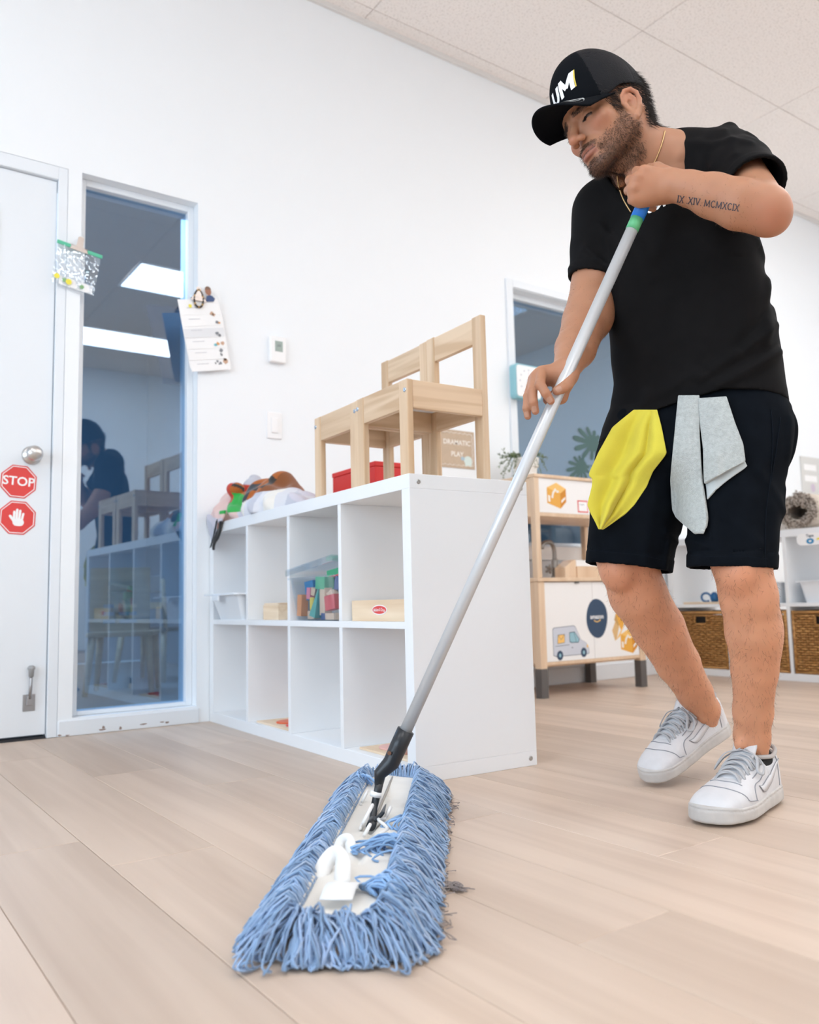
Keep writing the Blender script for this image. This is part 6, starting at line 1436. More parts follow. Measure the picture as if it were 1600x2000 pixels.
def loft(u, v, w, vs, cs, hs, wc, A0=0.19, B0=0.128, rot=TH_ROT):
    c = interp(v, vs, cs); a = interp(v, vs, hs); k = a/math.sqrt((A0*math.cos(rot))**2+(B0*math.sin(rot))**2)
    du, dw = u-c, w-wc; q1 = du*math.cos(rot)-dw*math.sin(rot); q2 = du*math.sin(rot)+dw*math.cos(rot)
    A, B = A0*k, B0*k; r = np.sqrt((np.abs(q1)/A)**2.3+(np.abs(q2)/B)**2.3+1e-9); r = r**(2/2.3)
    return (r-1)*np.minimum(A, B)*0.8
def ridge(u, v, p0, p1, sig, amp):
    a = np.array([U(p0[0]), Vv(p0[1])]); b = np.array([U(p1[0]), Vv(p1[1])]); d = b-a; L2 = d@d
    t = ((u-a[0])*d[0]+(v-a[1])*d[1])/L2; tt = np.clip(t, 0, 1); dist2 = (u-a[0]-tt*d[0])**2+(v-a[1]-tt*d[1])**2
    s_ = sig/CAM_F*T0; return amp*np.exp(-dist2/(s_*s_))
SH_L, SH_R = D(1416, 313, 1.800), D(1186, 418, 1.955)
SL_END, SR_END = D(1476, 366, 1.655), D(1156, 548, 1.928)
def sleeve_cut(P, a, b, frac):
    d = (b-a)/np.linalg.norm(b-a); e = a+(b-a)*frac; return (P-e.astype(np.float32))@d.astype(np.float32)
def f_shirt_solid(P, both=False):
    u, v, w = cam_uvw(P)
    d = loft(u, v, w, tv, tc, th_, 1.855)
    d = np.maximum(d, v-Vv(352)) if False else smax(d, (v-Vv(372))*0.9, 0.05)
    y = sd_chain(P, [SH_R, D(1245, 372, 1.905), D(1330, 325, 1.865), SH_L], [0.072, 0.076, 0.072, 0.060], 0.02)
    d = smin(d, y, 0.05)
    d = smin(d, sd_cone(P, D(1310, 306, 1.875), D(1396, 300, 1.825), 0.042, 0.040), 0.03)
    sl = sd_chain(P, [SH_L, D(1447, 334, 1.730), SL_END+(SL_END-SH_L)*0.2], [0.062, 0.062, 0.058], 0.01); dt_ = d; d = smin(d, sl, 0.022)
    d = smin(d, sd_cone(P, D(1424, 256, 1.800), D(1396, 328, 1.720), 0.018, 0.010), 0.012)
    sr_ = sd_chain(P, [SH_R, D(1168, 490, 1.94), SR_END+(SR_END-SH_R)*0.2], [0.080, 0.062, 0.050], 0.01); d = smin(d, sr_, 0.020)
    f = np.zeros(len(P), np.float32)
    for (p0, p1, s_, a_) in (((1478, 655), (1335, 752), 11, .006), ((1485, 705), (1358, 770), 10, .006), ((1470, 570), (1450, 690), 12, .004), ((1254, 772), (1222, 835), 10, .004), ((1325, 742), (1252, 792), 10, .0035), ((1480, 600), (1400, 700), 12, -.005), ((1225, 470), (1260, 560), 10, .004),
                             ((1405, 345), (1330, 300), 8, .004), ((1345, 300), (1330, 380), 9, .004), ((1385, 290), (1372, 370), 8, .0045), ((1300, 420), (1260, 520), 14, .004), ((1180, 430), (1215, 500), 8, .005), ((1150, 470), (1195, 520), 6, .004), ((1130, 500), (1190, 535), 6, .003), ((1440, 280), (1505, 330), 6, .004), ((1425, 300), (1500, 345), 6, .004), ((1420, 320), (1470, 345), 6, -.003), ((1440, 480), (1465, 520), 12, .003), ((1290, 600), (1330, 700), 18, .003)):
        f += ridge(u, v, p0, p1, s_, a_)
    f += 0.0012*vnoise(P, 55, 12)
    return (d-f, smin(dt_, sd_cone(P, D(1424, 256, 1.800), D(1396, 328, 1.720), 0.018, 0.010), 0.012)-f) if both else d-f
HEM = np.array([(1150, 880), (1188, 858), (1200, 846), (1240, 816), (1300, 796), (1370, 776), (1440, 779), (1500, 790), (1545, 806), (1600, 820)], float)
hem_u, hem_v = U(HEM[:, 0]), Vv(HEM[:, 1])
NH_A, NH_B = D(1262, 330, 1.832), hw((0, -0.030, -0.072))
def f_neckhole(P): return sd_cone(P, NH_A, NH_B, 0.071, 0.080)
def f_shirt(P):
    d, dt_ = f_shirt_solid(P, True); u, v, w = cam_uvw(P)
    nh = f_neckhole(P)
    d = d-0.0018*sstep(0.022, 0.016, nh)
    cl = sleeve_cut(P, SH_L, SL_END, 1.0); cr_ = sleeve_cut(P, SH_R, SR_END, 1.0)
    isl = (np.linalg.norm(P-SL_END.astype(np.float32), axis=1) < 0.13); isr = (np.linalg.norm(P-SR_END.astype(np.float32), axis=1) < 0.12) & (u < U(1212)-0.0)
    d = d-0.0010*((isl & (cl > -0.022)) | (isr & (cr_ > -0.022)))
    s_ = np.maximum(d, -(d+0.0080))
    s_ = np.maximum(s_, interp(u, hem_u, hem_v)-v)
    s_ = np.maximum(s_, np.where(isl, np.minimum(cl, dt_-0.002), -1)); s_ = np.maximum(s_, np.where(isr, np.minimum(cr_, dt_-0.002), -1))
    return np.maximum(s_, -nh)
COTTON = mat('black_cotton', (0.0062, 0.0058, 0.0062), 0.85, spec=0.12, noise=(25, 0.15), bump=(900, 0.12, 0.0005))
V, Q = mesh_sdf(f_shirt, *bbox([SH_L, SH_R, SL_END, SR_END, D(1190, 880, 1.86), D(1545, 880, 1.86), D(1432, 238, 1.8), D(1300, 600, 1.70), D(1400, 600, 2.02)], 0.10), 0.0038)
shirt = pmesh('t_shirt', V, Q, COTTON)
# chest print, mostly hidden behind the hand
TV, TF = text_mesh('UM', 1.0, bold=0.03, shear=0.25); TV = np.array(TV)
P = ray_project([(1283+x_*26+y_*4, 402-y_*26+x_*-12) for x_, y_ in TV], f_shirt_solid, 0.0014, 1.62)
MB().add(P-po, TF).build('chest_print', SWHITE, shirt)

# shorts
PEL = np.array([(735, 1238, 1496), (790, 1226, 1506), (840, 1206, 1513), (890, 1190, 1510), (930, 1182, 1500)], float)
pv = Vv(PEL[:, 0]); pc, ph = (U(PEL[:, 1])+U(PEL[:, 2]))/2, (U(PEL[:, 2])-U(PEL[:, 1]))/2; o_ = np.argsort(pv); pv, pc, ph = pv[o_], pc[o_], ph[o_]
SLL = [D(1446, 850, 1.795), D(1432, 980, 1.752), D(1428, 1140, 1.712)]; SLR = [0.100, 0.0900, 0.0860]
SRL = [D(1282, 850, 1.905), D(1244, 980, 1.890), D(1224, 1140, 1.885)]; SRR = [0.105, 0.0980, 0.0925]
def f_shorts_solid(P):
    u, v, w = cam_uvw(P)
    d = loft(u, v, w, pv, pc, ph, 1.855, 0.185, 0.125); d = smax(d, (Vv(925)-v)*0.9, 0.06)
    l_ = sd_chain(P, SLL, SLR, 0.02); r_ = sd_chain(P, SRL, SRR, 0.02)
    d = smin(d, smin(l_, r_, 0.012), 0.045)
    f = np.zeros(len(P), np.float32)
    for (p0, p1, s_, a_) in (((1490, 830), (1485, 900), 8, .003), ((1490, 960), (1480, 1090), 9, .004), ((1345, 900), (1335, 1040), 8, .005), ((1420, 930), (1480, 1000), 10, .004), ((1262, 960), (1250, 1090), 12, .004), ((1360, 1010), (1420, 1060), 9, .003), ((1290, 1040), (1325, 1060), 7, .005), ((1300, 1060), (1290, 1110), 7, .005), ((1485, 1060), (1492, 1110), 8, .004), ((1180, 960), (1170, 1080), 10, .003), ((1450, 1000), (1440, 1100), 14, .003)):
        f += ridge(u, v, p0, p1, s_, a_)
    return d-f-0.001*vnoise(P, 60, 31)
zl0, zr0 = D(1428, 1113, 1.715)[2], D(1226, 1108, 1.885)[2]
def f_shorts(P):
    d = f_shorts_solid(P); u, v, w = cam_uvw(P)
    left = sd_chain(P, SLL, SLR) < sd_chain(P, SRL, SRR)
    zc = np.where(left, zl0-0.055*(u-U(1428))*1.0-0.012*sstep(0.05, 0.08, u-U(1428)), zr0-0.16*(u-U(1226)))
    h_ = P[:, 2]-zc
    d = d-0.0012*(h_ < 0.030)+0.0016*np.exp(-((h_-0.031)/0.0025)**2)
    # pocket slit on the near hip
    d = d+0.004*np.exp(-((u-U(1508)-0.12*(v-Vv(860)))/0.006)**2)*sstep(Vv(935), Vv(915), v)*sstep(Vv(800), Vv(820), v)
    s_ = np.maximum(d, -(d+0.0080)); s_ = np.maximum(s_, -h_); return np.maximum(s_, v-Vv(745))
TWILL = mat('navy_black_twill', (0.0045, 0.0062, 0.0092), 0.9, spec=0.06, noise=(30, 0.2), bump=(1200, 0.15, 0.0004))
V, Q = mesh_sdf(f_shorts, *bbox([D(1150, 1140, 1.89), D(1540, 760, 1.85), D(1510, 1140, 1.72), D(1400, 800, 1.70), D(1300, 800, 2.02), D(1226, 1120, 1.99)], 0.06), 0.0040)
shorts = pmesh('shorts', V, Q, TWILL)
SEAM = mat('dark_seam', (0.008, 0.011, 0.016), 0.9, spec=0.05)
def surf_tube(pts, f, r, off, nm, m, parent, n=40, t0=1.5):
    C_ = smooth_curve([(a, b, 0) for a, b in pts], n); P = ray_project([(a, b) for a, b, _ in C_], f, off, t0)
    return MB().tube(P-po, r, 5).build(nm, m, parent, smooth=True)
surf_tube([(1507, 800), (1510, 860), (1506, 930), (1497, 1000), (1495, 1085), (1497, 1108)], f_shorts_solid, 0.0009, 0.0008, 'side_seam', SEAM, shorts)
surf_tube([(1350, 1085), (1400, 1087), (1450, 1086), (1500, 1092)], f_shorts_solid, 0.0008, 0.0008, 'hem_stitch', SEAM, shorts)
surf_tube([(1150, 1074), (1190, 1078), (1250, 1084), (1295, 1094)], f_shorts_solid, 0.0008, 0.0008, 'hem_stitch', SEAM, shorts)
surf_tube([(1525, 815), (1518, 870), (1510, 920), (1507, 940)], f_shorts_solid, 0.0010, 0.0010, 'pocket_edge', SEAM, shorts)

# ---- cap (head frame)
def cap_plane(q): return q[:, 2]-(0.0330+0.030*q[:, 1]+0.06*q[:, 0]-3.3*q[:, 0]**2*sstep(0.0, 0.05, q[:, 1]))
def f_cap_solid(q):
    m = np.stack([np.abs(q[:, 0]), q[:, 1], q[:, 2]], 1)
    d = sd_ell(m, (0, -0.008, 0.050), (0.0825, 0.1015, 0.106)); d = smin(d, sd_ell(m, (0, 0.016, 0.078), (0.072, 0.078, 0.086)), 0.03)
    # seams between the panels
    ang = np.arctan2(q[:, 0], q[:, 1]-0.004); 
    for a in (0.92, -0.92, 2.05, -2.05, PI): d = d+0.0010*np.exp(-((np.angle(np.exp(1j*(ang-a))))/0.018)**2)
    return d
def f_cap(P):
    q = to_head(P); d = f_cap_solid(q); s_ = np.maximum(d, -(d+0.0045)); return np.maximum(s_, -cap_plane(q))
V, Q = mesh_sdf(f_cap, HO-0.16, HO+0.22, 0.0028)
def mesh_fabric():
    m = mat('cap_fabric', (0.0045, 0.0055, 0.0075), 0.85, spec=0.08, bump=(1500, 0.1, 0.0004)); return m
cap = pmesh('cap', V, Q, [mesh_fabric()])
CAPMESH = mat('cap_mesh', (0.010, 0.010, 0.012), 0.75, spec=0.2)
def net_mat():
    m = CAPMESH; nt = m.node_tree; b = nt.nodes['Principled BSDF']; tc = nt.nodes.new('ShaderNodeTexCoord'); v = nt.nodes.new('ShaderNodeTexVoronoi'); v.inputs['Scale'].default_value = 420
    nt.links.new(tc.outputs['Object'], v.inputs['Vector']); bp = nt.nodes.new('ShaderNodeBump'); bp.inputs['Strength'].default_value = 0.6; bp.inputs['Distance'].default_value = 0.001; nt.links.new(v.outputs['Distance'], bp.inputs['Height']); nt.links.new(bp.outputs[0], b.inputs['Normal'])
net_mat(); cap.data.materials.append(CAPMESH)
qc = to_head(V.astype(np.float32)); qf = qc[np.array([p.vertices[:] for p in cap.data.polygons])].mean(1)
backp = (np.abs(np.arctan2(qf[:, 0], qf[:, 1]-0.004)) > 0.92); cap.data.polygons.foreach_set('material_index', backp.astype(np.int32)); cap.data.update()
# brim
def brim_z(x_, y_, by, s_): return 0.0375+0.030*by+0.11*x_-(8.2 if x_ < 0 else 6.5)*x_*x_*(0.42+0.58*s_)+0.16*(y_-by)-1.1*(y_-by)**2
G = []; 
for a in np.linspace(-1.22, 1.22, 41):
    row = []
    for s_ in np.linspace(0, 1, 14):
        bx_, by = 0.0805*math.sin(a), -0.006+0.0985*math.cos(a); ox_, oy_ = 0.0800*math.sin(a)**1 if True else 0, 0.072+0.098*math.cos(a)**0.8 if math.cos(a) > 0 else 0.072
        oy_ = max(by+0.002, 0.050+0.124*max(0.0, math.cos(a))**0.75); x_ = bx_+(ox_-bx_)*s_; y_ = by+(oy_-by)*s_
        z_ = brim_z(x_, y_, by, s_)
        row.append(from_head((x_, y_, z_))-po)
    G.append(row)
brim = MB().grid(G).build('brim', mesh_fabric(), person, smooth=True, solid=0.0034); brim.parent = person
# silver sticker on the brim
def brim_pt(x_, y_): 
    a = math.asin(max(-1, min(1, x_/0.0805))); by = -0.006+0.0985*math.cos(a); oy_ = max(by+0.002, 0.050+0.124*max(0.0, math.cos(a))**0.75); s_ = (y_-by)/(oy_-by)
    return (x_, y_, brim_z(x_, y_, by, s_)+0.0020)
st_c = (-0.044, 0.112)
def stk(r, off): return [from_head(np.array(brim_pt(st_c[0]+r*0.024*math.cos(q_), st_c[1]+r*0.021*math.sin(q_)))+np.array([0, 0, off]))-po for q_ in np.linspace(0, 2*PI, 33)[:-1]]
SILV = mat('silver_sticker', (0.62, 0.64, 0.64), 0.35, metal=0.3); GREYK = mat('sticker_grey', (0.35, 0.36, 0.36), 0.5)
c0_ = from_head(np.array(brim_pt(*st_c))+np.array([0, 0, 0.0012]))-po
ring_ = stk(1.0, 0.0012); MB().add(ring_+[c0_], [(k, (k+1) % 32, 32) for k in range(32)]).build('brim_sticker', SILV, brim)
r1, r2 = stk(0.80, 0.0016), stk(0.70, 0.0016); MB().add(r1+r2, [(k, (k+1) % 32, 32+(k+1) % 32, 32+k) for k in range(32)]).build('sticker_ring', GREYK, brim)
# cap lettering with a yellow edge
def cap_print(pts2, nm, m, off):
    q_ = np.array([(-x_, 0.20, z_) for x_, z_ in pts2], np.float32); 
    for _ in range(90): q_[:, 1] -= np.clip(f_cap_solid(q_)-off, -0.01, 0.012)*0.7
    return from_head(q_)-po
def pen(strokes, m, nm, x0, z0, sx, sz, shear, w, off):
    mb2 = MB()
    for kk, st_ in enumerate(strokes):
        pts, F_ = thick_strip(st_, w, 6); mb2.add(cap_print([(x0+(a+shear*b)*sx, z0+b*sz) for a, b in pts], nm, None, off+0.00005*kk), F_)
    return mb2.build(nm, m, cap)
U_ = [[(0.0, 1.0), (0.0, 0.35), (0.08, 0.12), (0.28, 0.0), (0.48, 0.12), (0.56, 0.35), (0.56, 1.0)]]
M_ = [[(0.0, -0.1), (0.0, 1.1)], [(0.0, 1.05), (0.42, 0.25)], [(0.42, 0.25), (0.84, 1.05)], [(0.84, 1.1), (0.84, -0.1)]]
pen(U_, SWHITE, 'cap_letter', -0.016, 0.064, 0.034, 0.030, 0.16, 0.24, 0.0012)
pen(M_, SWHITE, 'cap_letter', 0.014, 0.064, 0.032, 0.030, 0.16, 0.27, 0.0012)
MB().add(cap_print([(0.0478+dx+y_*0.0052, 0.0790+y_*0.036) for y_, dx in ((-0.5, 0), (-0.5, 0.0022), (0.0, 0.0022), (0.5, 0.0022), (0.5, 0), (0.0, 0))], 'b', None, 0.0012), [(0, 1, 2, 5), (5, 2, 3, 4)]).build('cap_yellow_edge', mat('thread_yellow', (0.75, 0.55, 0.06), 0.6), cap)
btn = from_head((0, -0.004, 0.167))-po
# ---- gold chain
GOLD = mat('gold_chain', (0.80, 0.55, 0.27), 0.28, metal=1.0)
def f_wear(P): return np.minimum(f_head(P), np.maximum(f_shirt_solid(P), -f_neckhole(P)))
def chain(pts, nm, t0):
    C_ = smooth_curve([(a, b, 0) for a, b in pts], 170); P = ray_project([(a, b) for a, b, _ in C_], f_wear, 0.0016, t0)
    rad = 0.0013+0.0006*np.sin(np.arange(170)*1.9); return MB().tube(P-po, rad, 6).build(nm, GOLD, person, smooth=True)
chain([(1299, 256), (1294, 278), (1284, 305), (1272, 330)], 'necklace', 1.60); chain([(1206, 344), (1209, 365), (1218, 390), (1232, 414)], 'necklace', 1.60)

# ---- shoes
LEATHER = mat('white_leather', (0.66, 0.66, 0.68), 0.45, noise=(28, 0.06), bump=(150, 0.06, 0.0008)); SOLE = mat('white_rubber', (0.55, 0.53, 0.51), 0.65, noise=(18, 0.14)); LACE = mat('grey_lace', (0.45, 0.46, 0.48), 0.85); SEAMG = mat('grey_seam', (0.30, 0.31, 0.34), 0.7); LINING = mat('grey_lining', (0.46, 0.44, 0.43), 0.9); SOCKM = mat('black_sock', (0.012, 0.013, 0.015), 0.9)
SL_ = 0.288
def shoe_w(x): return np.interp(x, [0, 0.008, 0.03, 0.07, 0.12, 0.17, 0.21, 0.245, 0.268, 0.282, 0.288], [0.010, 0.021, 0.031, 0.0345, 0.037, 0.044, 0.048, 0.0455, 0.0385, 0.029, 0.021])
def shoe_c(x): return np.interp(x, [0, 0.1, 0.2, 0.288], [0.0, 0.003, 0.0, -0.010])
def bend_z(x, bd): return bd*np.clip(x-0.19, 0, 1)**2*5
def f_outline(p, grow):
    x = np.clip(p[:, 0], 0, SL_); w = shoe_w(x)+grow; ex = np.maximum(np.maximum(-p[:, 0], p[:, 0]-SL_), 0)
    return smax(np.abs(p[:, 1]-shoe_c(x))-w, np.where(p[:, 0] < 0.1, -p[:, 0]-grow, p[:, 0]-SL_-grow), 0.024)*0.8
def f_sole(p):
    x = p[:, 0]; d = f_outline(p, 0.004); z = p[:, 2]; top = 0.031-0.004*sstep(0.05, 0.2, x)+0.004*sstep(0.24, 0.285, x)
    d = smax(d, np.maximum(z-top, -z), 0.006); d = d+0.0014*np.exp(-((z-top+0.0065)/0.0016)**2)
    return d
HX, HZ = [0, 0.02, 0.045, 0.085, 0.115, 0.15, 0.19, 0.225, 0.255, 0.28, 0.288], [0.104, 0.100, 0.086, 0.078, 0.094, 0.088, 0.072, 0.060, 0.052, 0.044, 0.040]
def f_upper(p):
    x, z = p[:, 0], p[:, 2]; h = np.interp(np.clip(x, 0, SL_), HX, HZ).astype(np.float32)
    t = np.clip((z-0.026)/np.maximum(h-0.026, 0.01), 0, 1.2); w = (shoe_w(np.clip(x, 0, SL_))+0.001)*np.where(x < 0.10, 1-0.22*t**2, 1-0.42*t**2.2)
    ex = np.where(x < 0.1, -(x+0.001)+0.008*t, x-SL_+0.012*t)
    d = smax(np.abs(p[:, 1]-shoe_c(np.clip(x, 0, SL_)))-w, ex, 0.022)*0.75
    d = smax(d, (z-h)*0.75, 0.016); d = smax(d, 0.020-z, 0.004)
    hole = sd_ell(p, (0.062, 0.002, 0.124), (0.053, 0.0270, 0.054)); return smax(d, -hole, 0.004)
def make_shoe(name, Mx, side):
    """Mx: 4x4 numpy shoe frame -> world; side=+1 mirrors"""
    R3, T3 = Mx[:3, :3], Mx[:3, 3]
    mir = np.array([1, side, 1.0])
    def W(p): return (np.asarray(p)*mir)@R3.T+T3-po
    root = None
    V, Q = mesh_sdf(lambda p: f_upper(p), (-0.012, -0.062, 0.012), (0.300, 0.062, 0.122), 0.0022)
    up = mesh_from_np('shoe', W(V), orient_out(V*mir, Q), LEATHER, person, True)
    V, Q = mesh_sdf(f_sole, (-0.014, -0.064, -0.006), (0.304, 0.064, 0.044), 0.0022)
    so_ = mesh_from_np('sole', W(V), orient_out(V*mir, Q), SOLE, up, True)
    def on_up(pts, d, off, n=30):
        C_ = smooth_curve(pts, n).astype(np.float32); dd = np.asarray(d, np.float32)
        for _ in range(80):
            C_ = C_+dd*np.clip(f_upper(C_)-off, -0.01, 0.01)[:, None]*0.8
            if abs(dd[1]) > 0.5: C_[:, 1] = np.where(dd[1] < 0, np.maximum(C_[:, 1], 0.004), np.minimum(C_[:, 1], -0.004))
            if abs(dd[2]) > 0.5: C_[:, 2] = np.maximum(C_[:, 2], 0.034)
        return C_
    # seams on both sides: toe box, vamp, heel
    for sg in (1, -1):
        dr = (0, -sg, 0)
        for pts in ([(0.105, 0.07*sg, 0.082), (0.118, 0.07*sg, 0.070), (0.150, 0.07*sg, 0.060), (0.178, 0.07*sg, 0.056), (0.190, 0.07*sg, 0.045), (0.192, 0.07*sg, 0.030)],
                    [(0.030, 0.07*sg, 0.092), (0.040, 0.07*sg, 0.066), (0.046, 0.07*sg, 0.032)], [(0.118, 0.07*sg, 0.084), (0.145, 0.07*sg, 0.074), (0.175, 0.07*sg, 0.066)]):
            MB().tube(W(on_up(pts, dr, 0.0003)), 0.0011, 5).build('seam', SEAMG, up, smooth=True)
        # curved side stripe
        a_ = on_up([(0.165, 0.07*sg, 0.052), (0.150, 0.07*sg, 0.040), (0.128, 0.07*sg, 0.038), (0.090, 0.07*sg, 0.050), (0.050, 0.07*sg, 0.068), (0.026, 0.07*sg, 0.080)], dr, 0.0010)
        b_ = on_up([(0.165, 0.07*sg, 0.052), (0.156, 0.07*sg, 0.050), (0.140, 0.07*sg, 0.051), (0.100, 0.07*sg, 0.060), (0.055, 0.07*sg, 0.072), (0.026, 0.07*sg, 0.080)], dr, 0.0010)
        MB().grid(np.stack([W(a_), W(b_)], 1)).build('side_stripe', LEATHER, up, smooth=True, solid=0.0016)
        MB().tube(W(a_), 0.0010, 5).build('stripe_edge', SEAMG, up, smooth=True); MB().tube(W(b_), 0.0009, 5).build('stripe_edge', SEAMG, up, smooth=True)
    tb_ = on_up([(0.205, -0.055, 0.09), (0.222, -0.046, 0.09), (0.236, -0.022, 0.09), (0.240, 0, 0.09), (0.236, 0.022, 0.09), (0.222, 0.044, 0.09), (0.205, 0.055, 0.09)], (0, 0, -1), 0.0003, 40); MB().tube(W(tb_), 0.0011, 5).build('toe_seam', SEAMG, up, smooth=True)
    tb_ = on_up([(0.212, -0.030, 0.09), (0.216, -0.012, 0.09), (0.217, 0.0, 0.09), (0.216, 0.012, 0.09), (0.212, 0.030, 0.09)], (0, 0, -1), 0.0003, 30); MB().tube(W(tb_), 0.0011, 5).build('toe_seam', SEAMG, up, smooth=True)
    # tongue
    tg_ = [[(x_, yv_, z_+0.004*(1-(yv_/0.026)**2)) for yv_ in np.linspace(-0.022, 0.022, 9)] for x_, z_ in ((0.205, 0.060), (0.175, 0.074), (0.145, 0.086), (0.124, 0.099), (0.112, 0.112), (0.104, 0.119))]
    MB().grid([[W(p) for p in r_] for r_ in tg_]).build('tongue', LEATHER, up, smooth=True, solid=0.006)
    # flat laces: rows of bars plus the bow laid over
    for k, x_ in enumerate((0.200, 0.184, 0.168, 0.152, 0.136, 0.122)):
        hw_ = 0.026+0.0012*k; z_ = np.interp(x_, HX, HZ)
        P_ = [(x_+0.006, -hw_, z_-0.010), (x_+0.003, -hw_*0.6, z_+0.004), (x_, 0, z_+0.0085), (x_-0.003, hw_*0.6, z_+0.004), (x_-0.006, hw_, z_-0.010)]
        MB().tube(W(smooth_curve(P_, 16)), 0.0052, 6, flat=((0, 0, 1), 0.42)).build('lace', LACE, up, smooth=True)
        P_ = [(x_-0.006, -hw_, z_-0.010), (x_-0.003, -hw_*0.6, z_+0.0055), (x_, 0, z_+0.0105), (x_+0.003, hw_*0.6, z_+0.0055), (x_+0.006, hw_, z_-0.010)]
        MB().tube(W(smooth_curve(P_, 16)), 0.0052, 6, flat=((0, 0, 1), 0.42)).build('lace', LACE, up, smooth=True)
    for sg in (1, -1):
        MB().tube(W(smooth_curve([(0.128, 0, 0.108), (0.140, 0.030*sg, 0.100), (0.162, 0.040*sg, 0.078), (0.150, 0.046*sg, 0.072), (0.130, 0.036*sg, 0.090), (0.126, 0.004*sg, 0.110)], 24)), 0.0034, 6, flat=((0, 0, 1), 0.4)).build('lace_bow', LACE, up, smooth=True)
    # padded collar lining
    cl_ = [(0.062+0.052*math.cos(q_), 0.003+0.0275*math.sin(q_), 0.0890+0.012*max(0, -math.cos(q_))+0.004*max(0, math.cos(q_))) for q_ in np.linspace(0.5, 2*PI-0.5, 40)]
    MB().tube(W(cl_), 0.0045, 8).build('collar_lining', LINING, up, smooth=True)
    V, Q = mesh_sdf(lambda p: np.maximum(sd_ell(p, (0.066, 0.003, 0.060), (0.048, 0.026, 0.062)), p[:, 2]-0.104-0.2*(p[:, 0]-0.066)), (0.0, -0.04, -0.01), (0.13, 0.05, 0.13), 0.004)
    mesh_from_np('sock', W(V), orient_out(V*mir, Q), SOCKM, up, True)
    return up
def shoe_frame(heel, toe, roll=0.0, up=(0, 0, 1)):
    x_ = (toe-heel)/np.linalg.norm(toe-heel); u_ = np.array(up, float); y_ = np.cross(u_, x_); y_ /= np.linalg.norm(y_); z_ = np.cross(x_, y_); k_ = np.linalg.norm(toe-heel)/0.288; Mx = np.eye(4); Mx[:3, 0], Mx[:3, 1], Mx[:3, 2], Mx[:3, 3] = x_*k_, y_*k_, z_*k_, heel; return Mx
LH = np.array([2.102, 0.445, 0.0060]); LT = LH+0.311*np.array([math.sin(0.20), -math.cos(0.20), 0.0])
make_shoe('shoe', shoe_frame(LH, LT), 1)
RT = np.array([1.846, 0.338, 0.009]); dxy = np.array([-0.09, -0.996]); dxy /= np.linalg.norm(dxy); pit = 0.30
RH = RT-0.305*np.array([dxy[0]*math.cos(pit), dxy[1]*math.cos(pit), -math.sin(pit)])
make_shoe('shoe', shoe_frame(RH, RT), -1)

# ------------------------------------------------------------------ cloths tucked into the waistband
def drape(name, label, rows, nx, mat_, fold, thick, off, fallback, t_cap, noise_amp=0.0):
    """rows: (py, left px, right px); sheet lying on the shorts with soft folds"""
    R_ = np.array(rows, float); ys = np.linspace(R_[0, 0], R_[-1, 0], 60); L_ = np.interp(ys, R_[:, 0], R_[:, 1]); Rr = np.interp(ys, R_[:, 0], R_[:, 2])
    k_ = np.ones(5)/5
    PX = np.array([[l+(r-l)*s_ for s_ in np.linspace(0, 1, nx)] for l, r in zip(L_, Rr)]); PY = np.repeat(ys[:, None], nx, 1)
    P = np.array([D(a, b, 1.50) for a, b in zip(PX.ravel(), PY.ravel())], np.float32); tt = np.full(len(P), 1.50, np.float32)
    ray_ = (P-CPf)/1.50
    for _ in range(140):
        d_ = f_shorts_solid(P); tt = np.minimum(tt+np.clip(d_-off, -0.01, 0.012)*0.8, t_cap); P = CPf+ray_*tt[:, None]
    T_ = tt.reshape(PX.shape)
    for _ in range(6):
        Tp = np.pad(T_, 1, mode='edge'); T_ = np.minimum(T_, (Tp[:-2, 1:-1]+Tp[2:, 1:-1]+Tp[1:-1, :-2]+Tp[1:-1, 2:]+4*T_)/8)
    s_ = np.linspace(0, 1, nx)[None]; v_ = ((ys-ys[0])/(ys[-1]-ys[0]))[:, None]
    T_ = T_-fold(s_, v_)
    G = np.array([[D(PX[i, j], PY[i, j], T_[i, j]) for j in range(nx)] for i in range(len(ys))])
    t = thing(name, label, 'cloth', tuple(G[0, nx//2])); o0 = np.array(t.location)
    sh = MB().grid(G-o0).build('sheet', mat_, t, smooth=True, solid=thick, subsurf=1); return t, sh, G, o0
YCL = mat('yellow_microfibre', (0.74, 0.655, 0.080), 0.9, spec=0.1, sheen=0.15, noise=(16, 0.06), bump=(900, 0.45, 0.0012))
yel = drape('cleaning_cloth', 'yellow microfibre cloth tucked into the man\'s waistband', [(800, 1238, 1284), (835, 1196, 1293), (885, 1168, 1303), (890, 1166, 1300), (920, 1152, 1276), (930, 1149, 1272), (934, 1157, 1270), (950, 1156, 1264), (986, 1147, 1240), (1004, 1154, 1222), (1034, 1171, 1176)], 36, YCL,
            lambda s_, v_: np.clip(v_/0.18, 0, 1)*(0.022*np.exp(-((s_-0.60+0.18*v_)/0.09)**2)*(0.35+0.65*v_)+0.012*np.exp(-((s_-0.12)/0.14)**2)*v_-0.016*np.exp(-((s_-0.77+0.20*v_)/0.06)**2)+0.006*np.sin(s_*9+v_*3)), 0.0045, 0.006, None, 1.80)
TERRY = mat('grey_terry', (0.50, 0.535, 0.525), 0.95, spec=0.1, sheen=0.2, noise=(140, 0.14, 6), bump=(420, 0.9, 0.003))
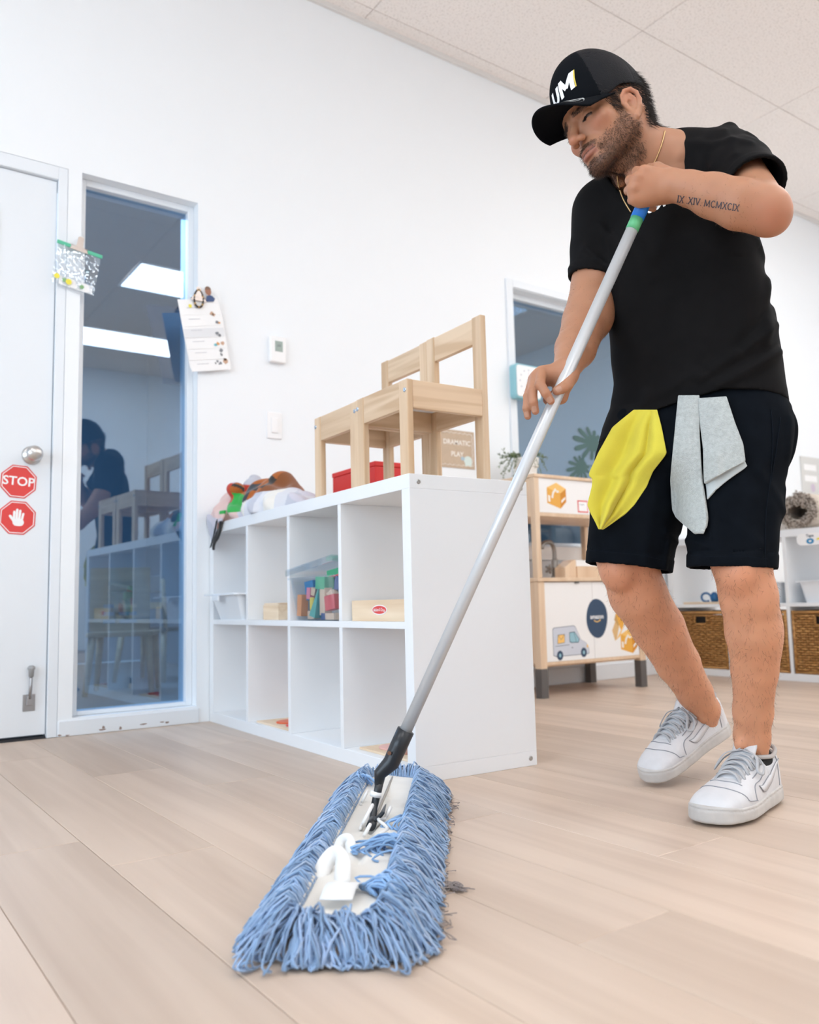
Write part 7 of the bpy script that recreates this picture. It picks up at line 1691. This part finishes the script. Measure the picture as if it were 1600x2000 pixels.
LINT = mat('grey_terry_back', (0.52, 0.56, 0.565), 0.9, spec=0.1, sheen=0.1, bump=(700, 0.2, 0.0008))
gt = drape('terry_cloth', 'light grey terry cloth hanging folded from the waistband', [(772, 1326, 1366), (850, 1318, 1367), (940, 1309, 1373), (1000, 1314, 1382), (1012, 1322, 1383), (1030, 1346, 1381), (1043, 1362, 1372)], 18, TERRY, lambda s_, v_: 0.006*np.sin(s_*PI)+0.004*v_, 0.010, 0.010, None, 1.80)
def second_sheet(rows, nx, m_, off, nm, thick, root, o0, bow):
    R_ = np.array(rows, float); ys = np.linspace(R_[0, 0], R_[-1, 0], 50); L_ = np.interp(ys, R_[:, 0], R_[:, 1]); Rr = np.interp(ys, R_[:, 0], R_[:, 2]); sl = np.interp(ys, R_[:, 0], R_[:, 3])
    PX = np.array([[l+(r-l)*s_ for s_ in np.linspace(0, 1, nx)] for l, r in zip(L_, Rr)]); PY = np.array([[y0-sk*s_ for s_ in np.linspace(0, 1, nx)] for y0, sk in zip(ys, sl)])
    P = np.array([D(a, b, 1.50) for a, b in zip(PX.ravel(), PY.ravel())], np.float32); tt = np.full(len(P), 1.50, np.float32); ray_ = (P-CPf)/1.50
    for _ in range(140): tt = np.minimum(tt+np.clip(f_shorts_solid(P)-off, -0.01, 0.012)*0.8, 1.80); P = CPf+ray_*tt[:, None]
    T_ = tt.reshape(PX.shape)-bow*np.sin(np.linspace(0, 1, nx)*PI)[None]
    G = np.array([[D(PX[i, j], PY[i, j], T_[i, j]) for j in range(nx)] for i in range(len(ys))]); return MB().grid(G-o0).build(nm, m_, root, smooth=True, solid=thick, subsurf=1)
second_sheet([(778, 1364, 1419, 3), (830, 1368, 1436, 4), (880, 1374, 1452, 12), (935, 1376, 1456, 36), (946, 1377, 1454, 45)], 20, TERRY, 0.012, 'front_flap', 0.009, gt[0], gt[3], 0.004)
second_sheet([(890, 1378, 1446, 12), (940, 1378, 1458, 34), (956, 1380, 1460, 46), (976, 1382, 1410, 34)], 18, LINT, 0.005, 'back_flap', 0.004, gt[0], gt[3], 0.002)
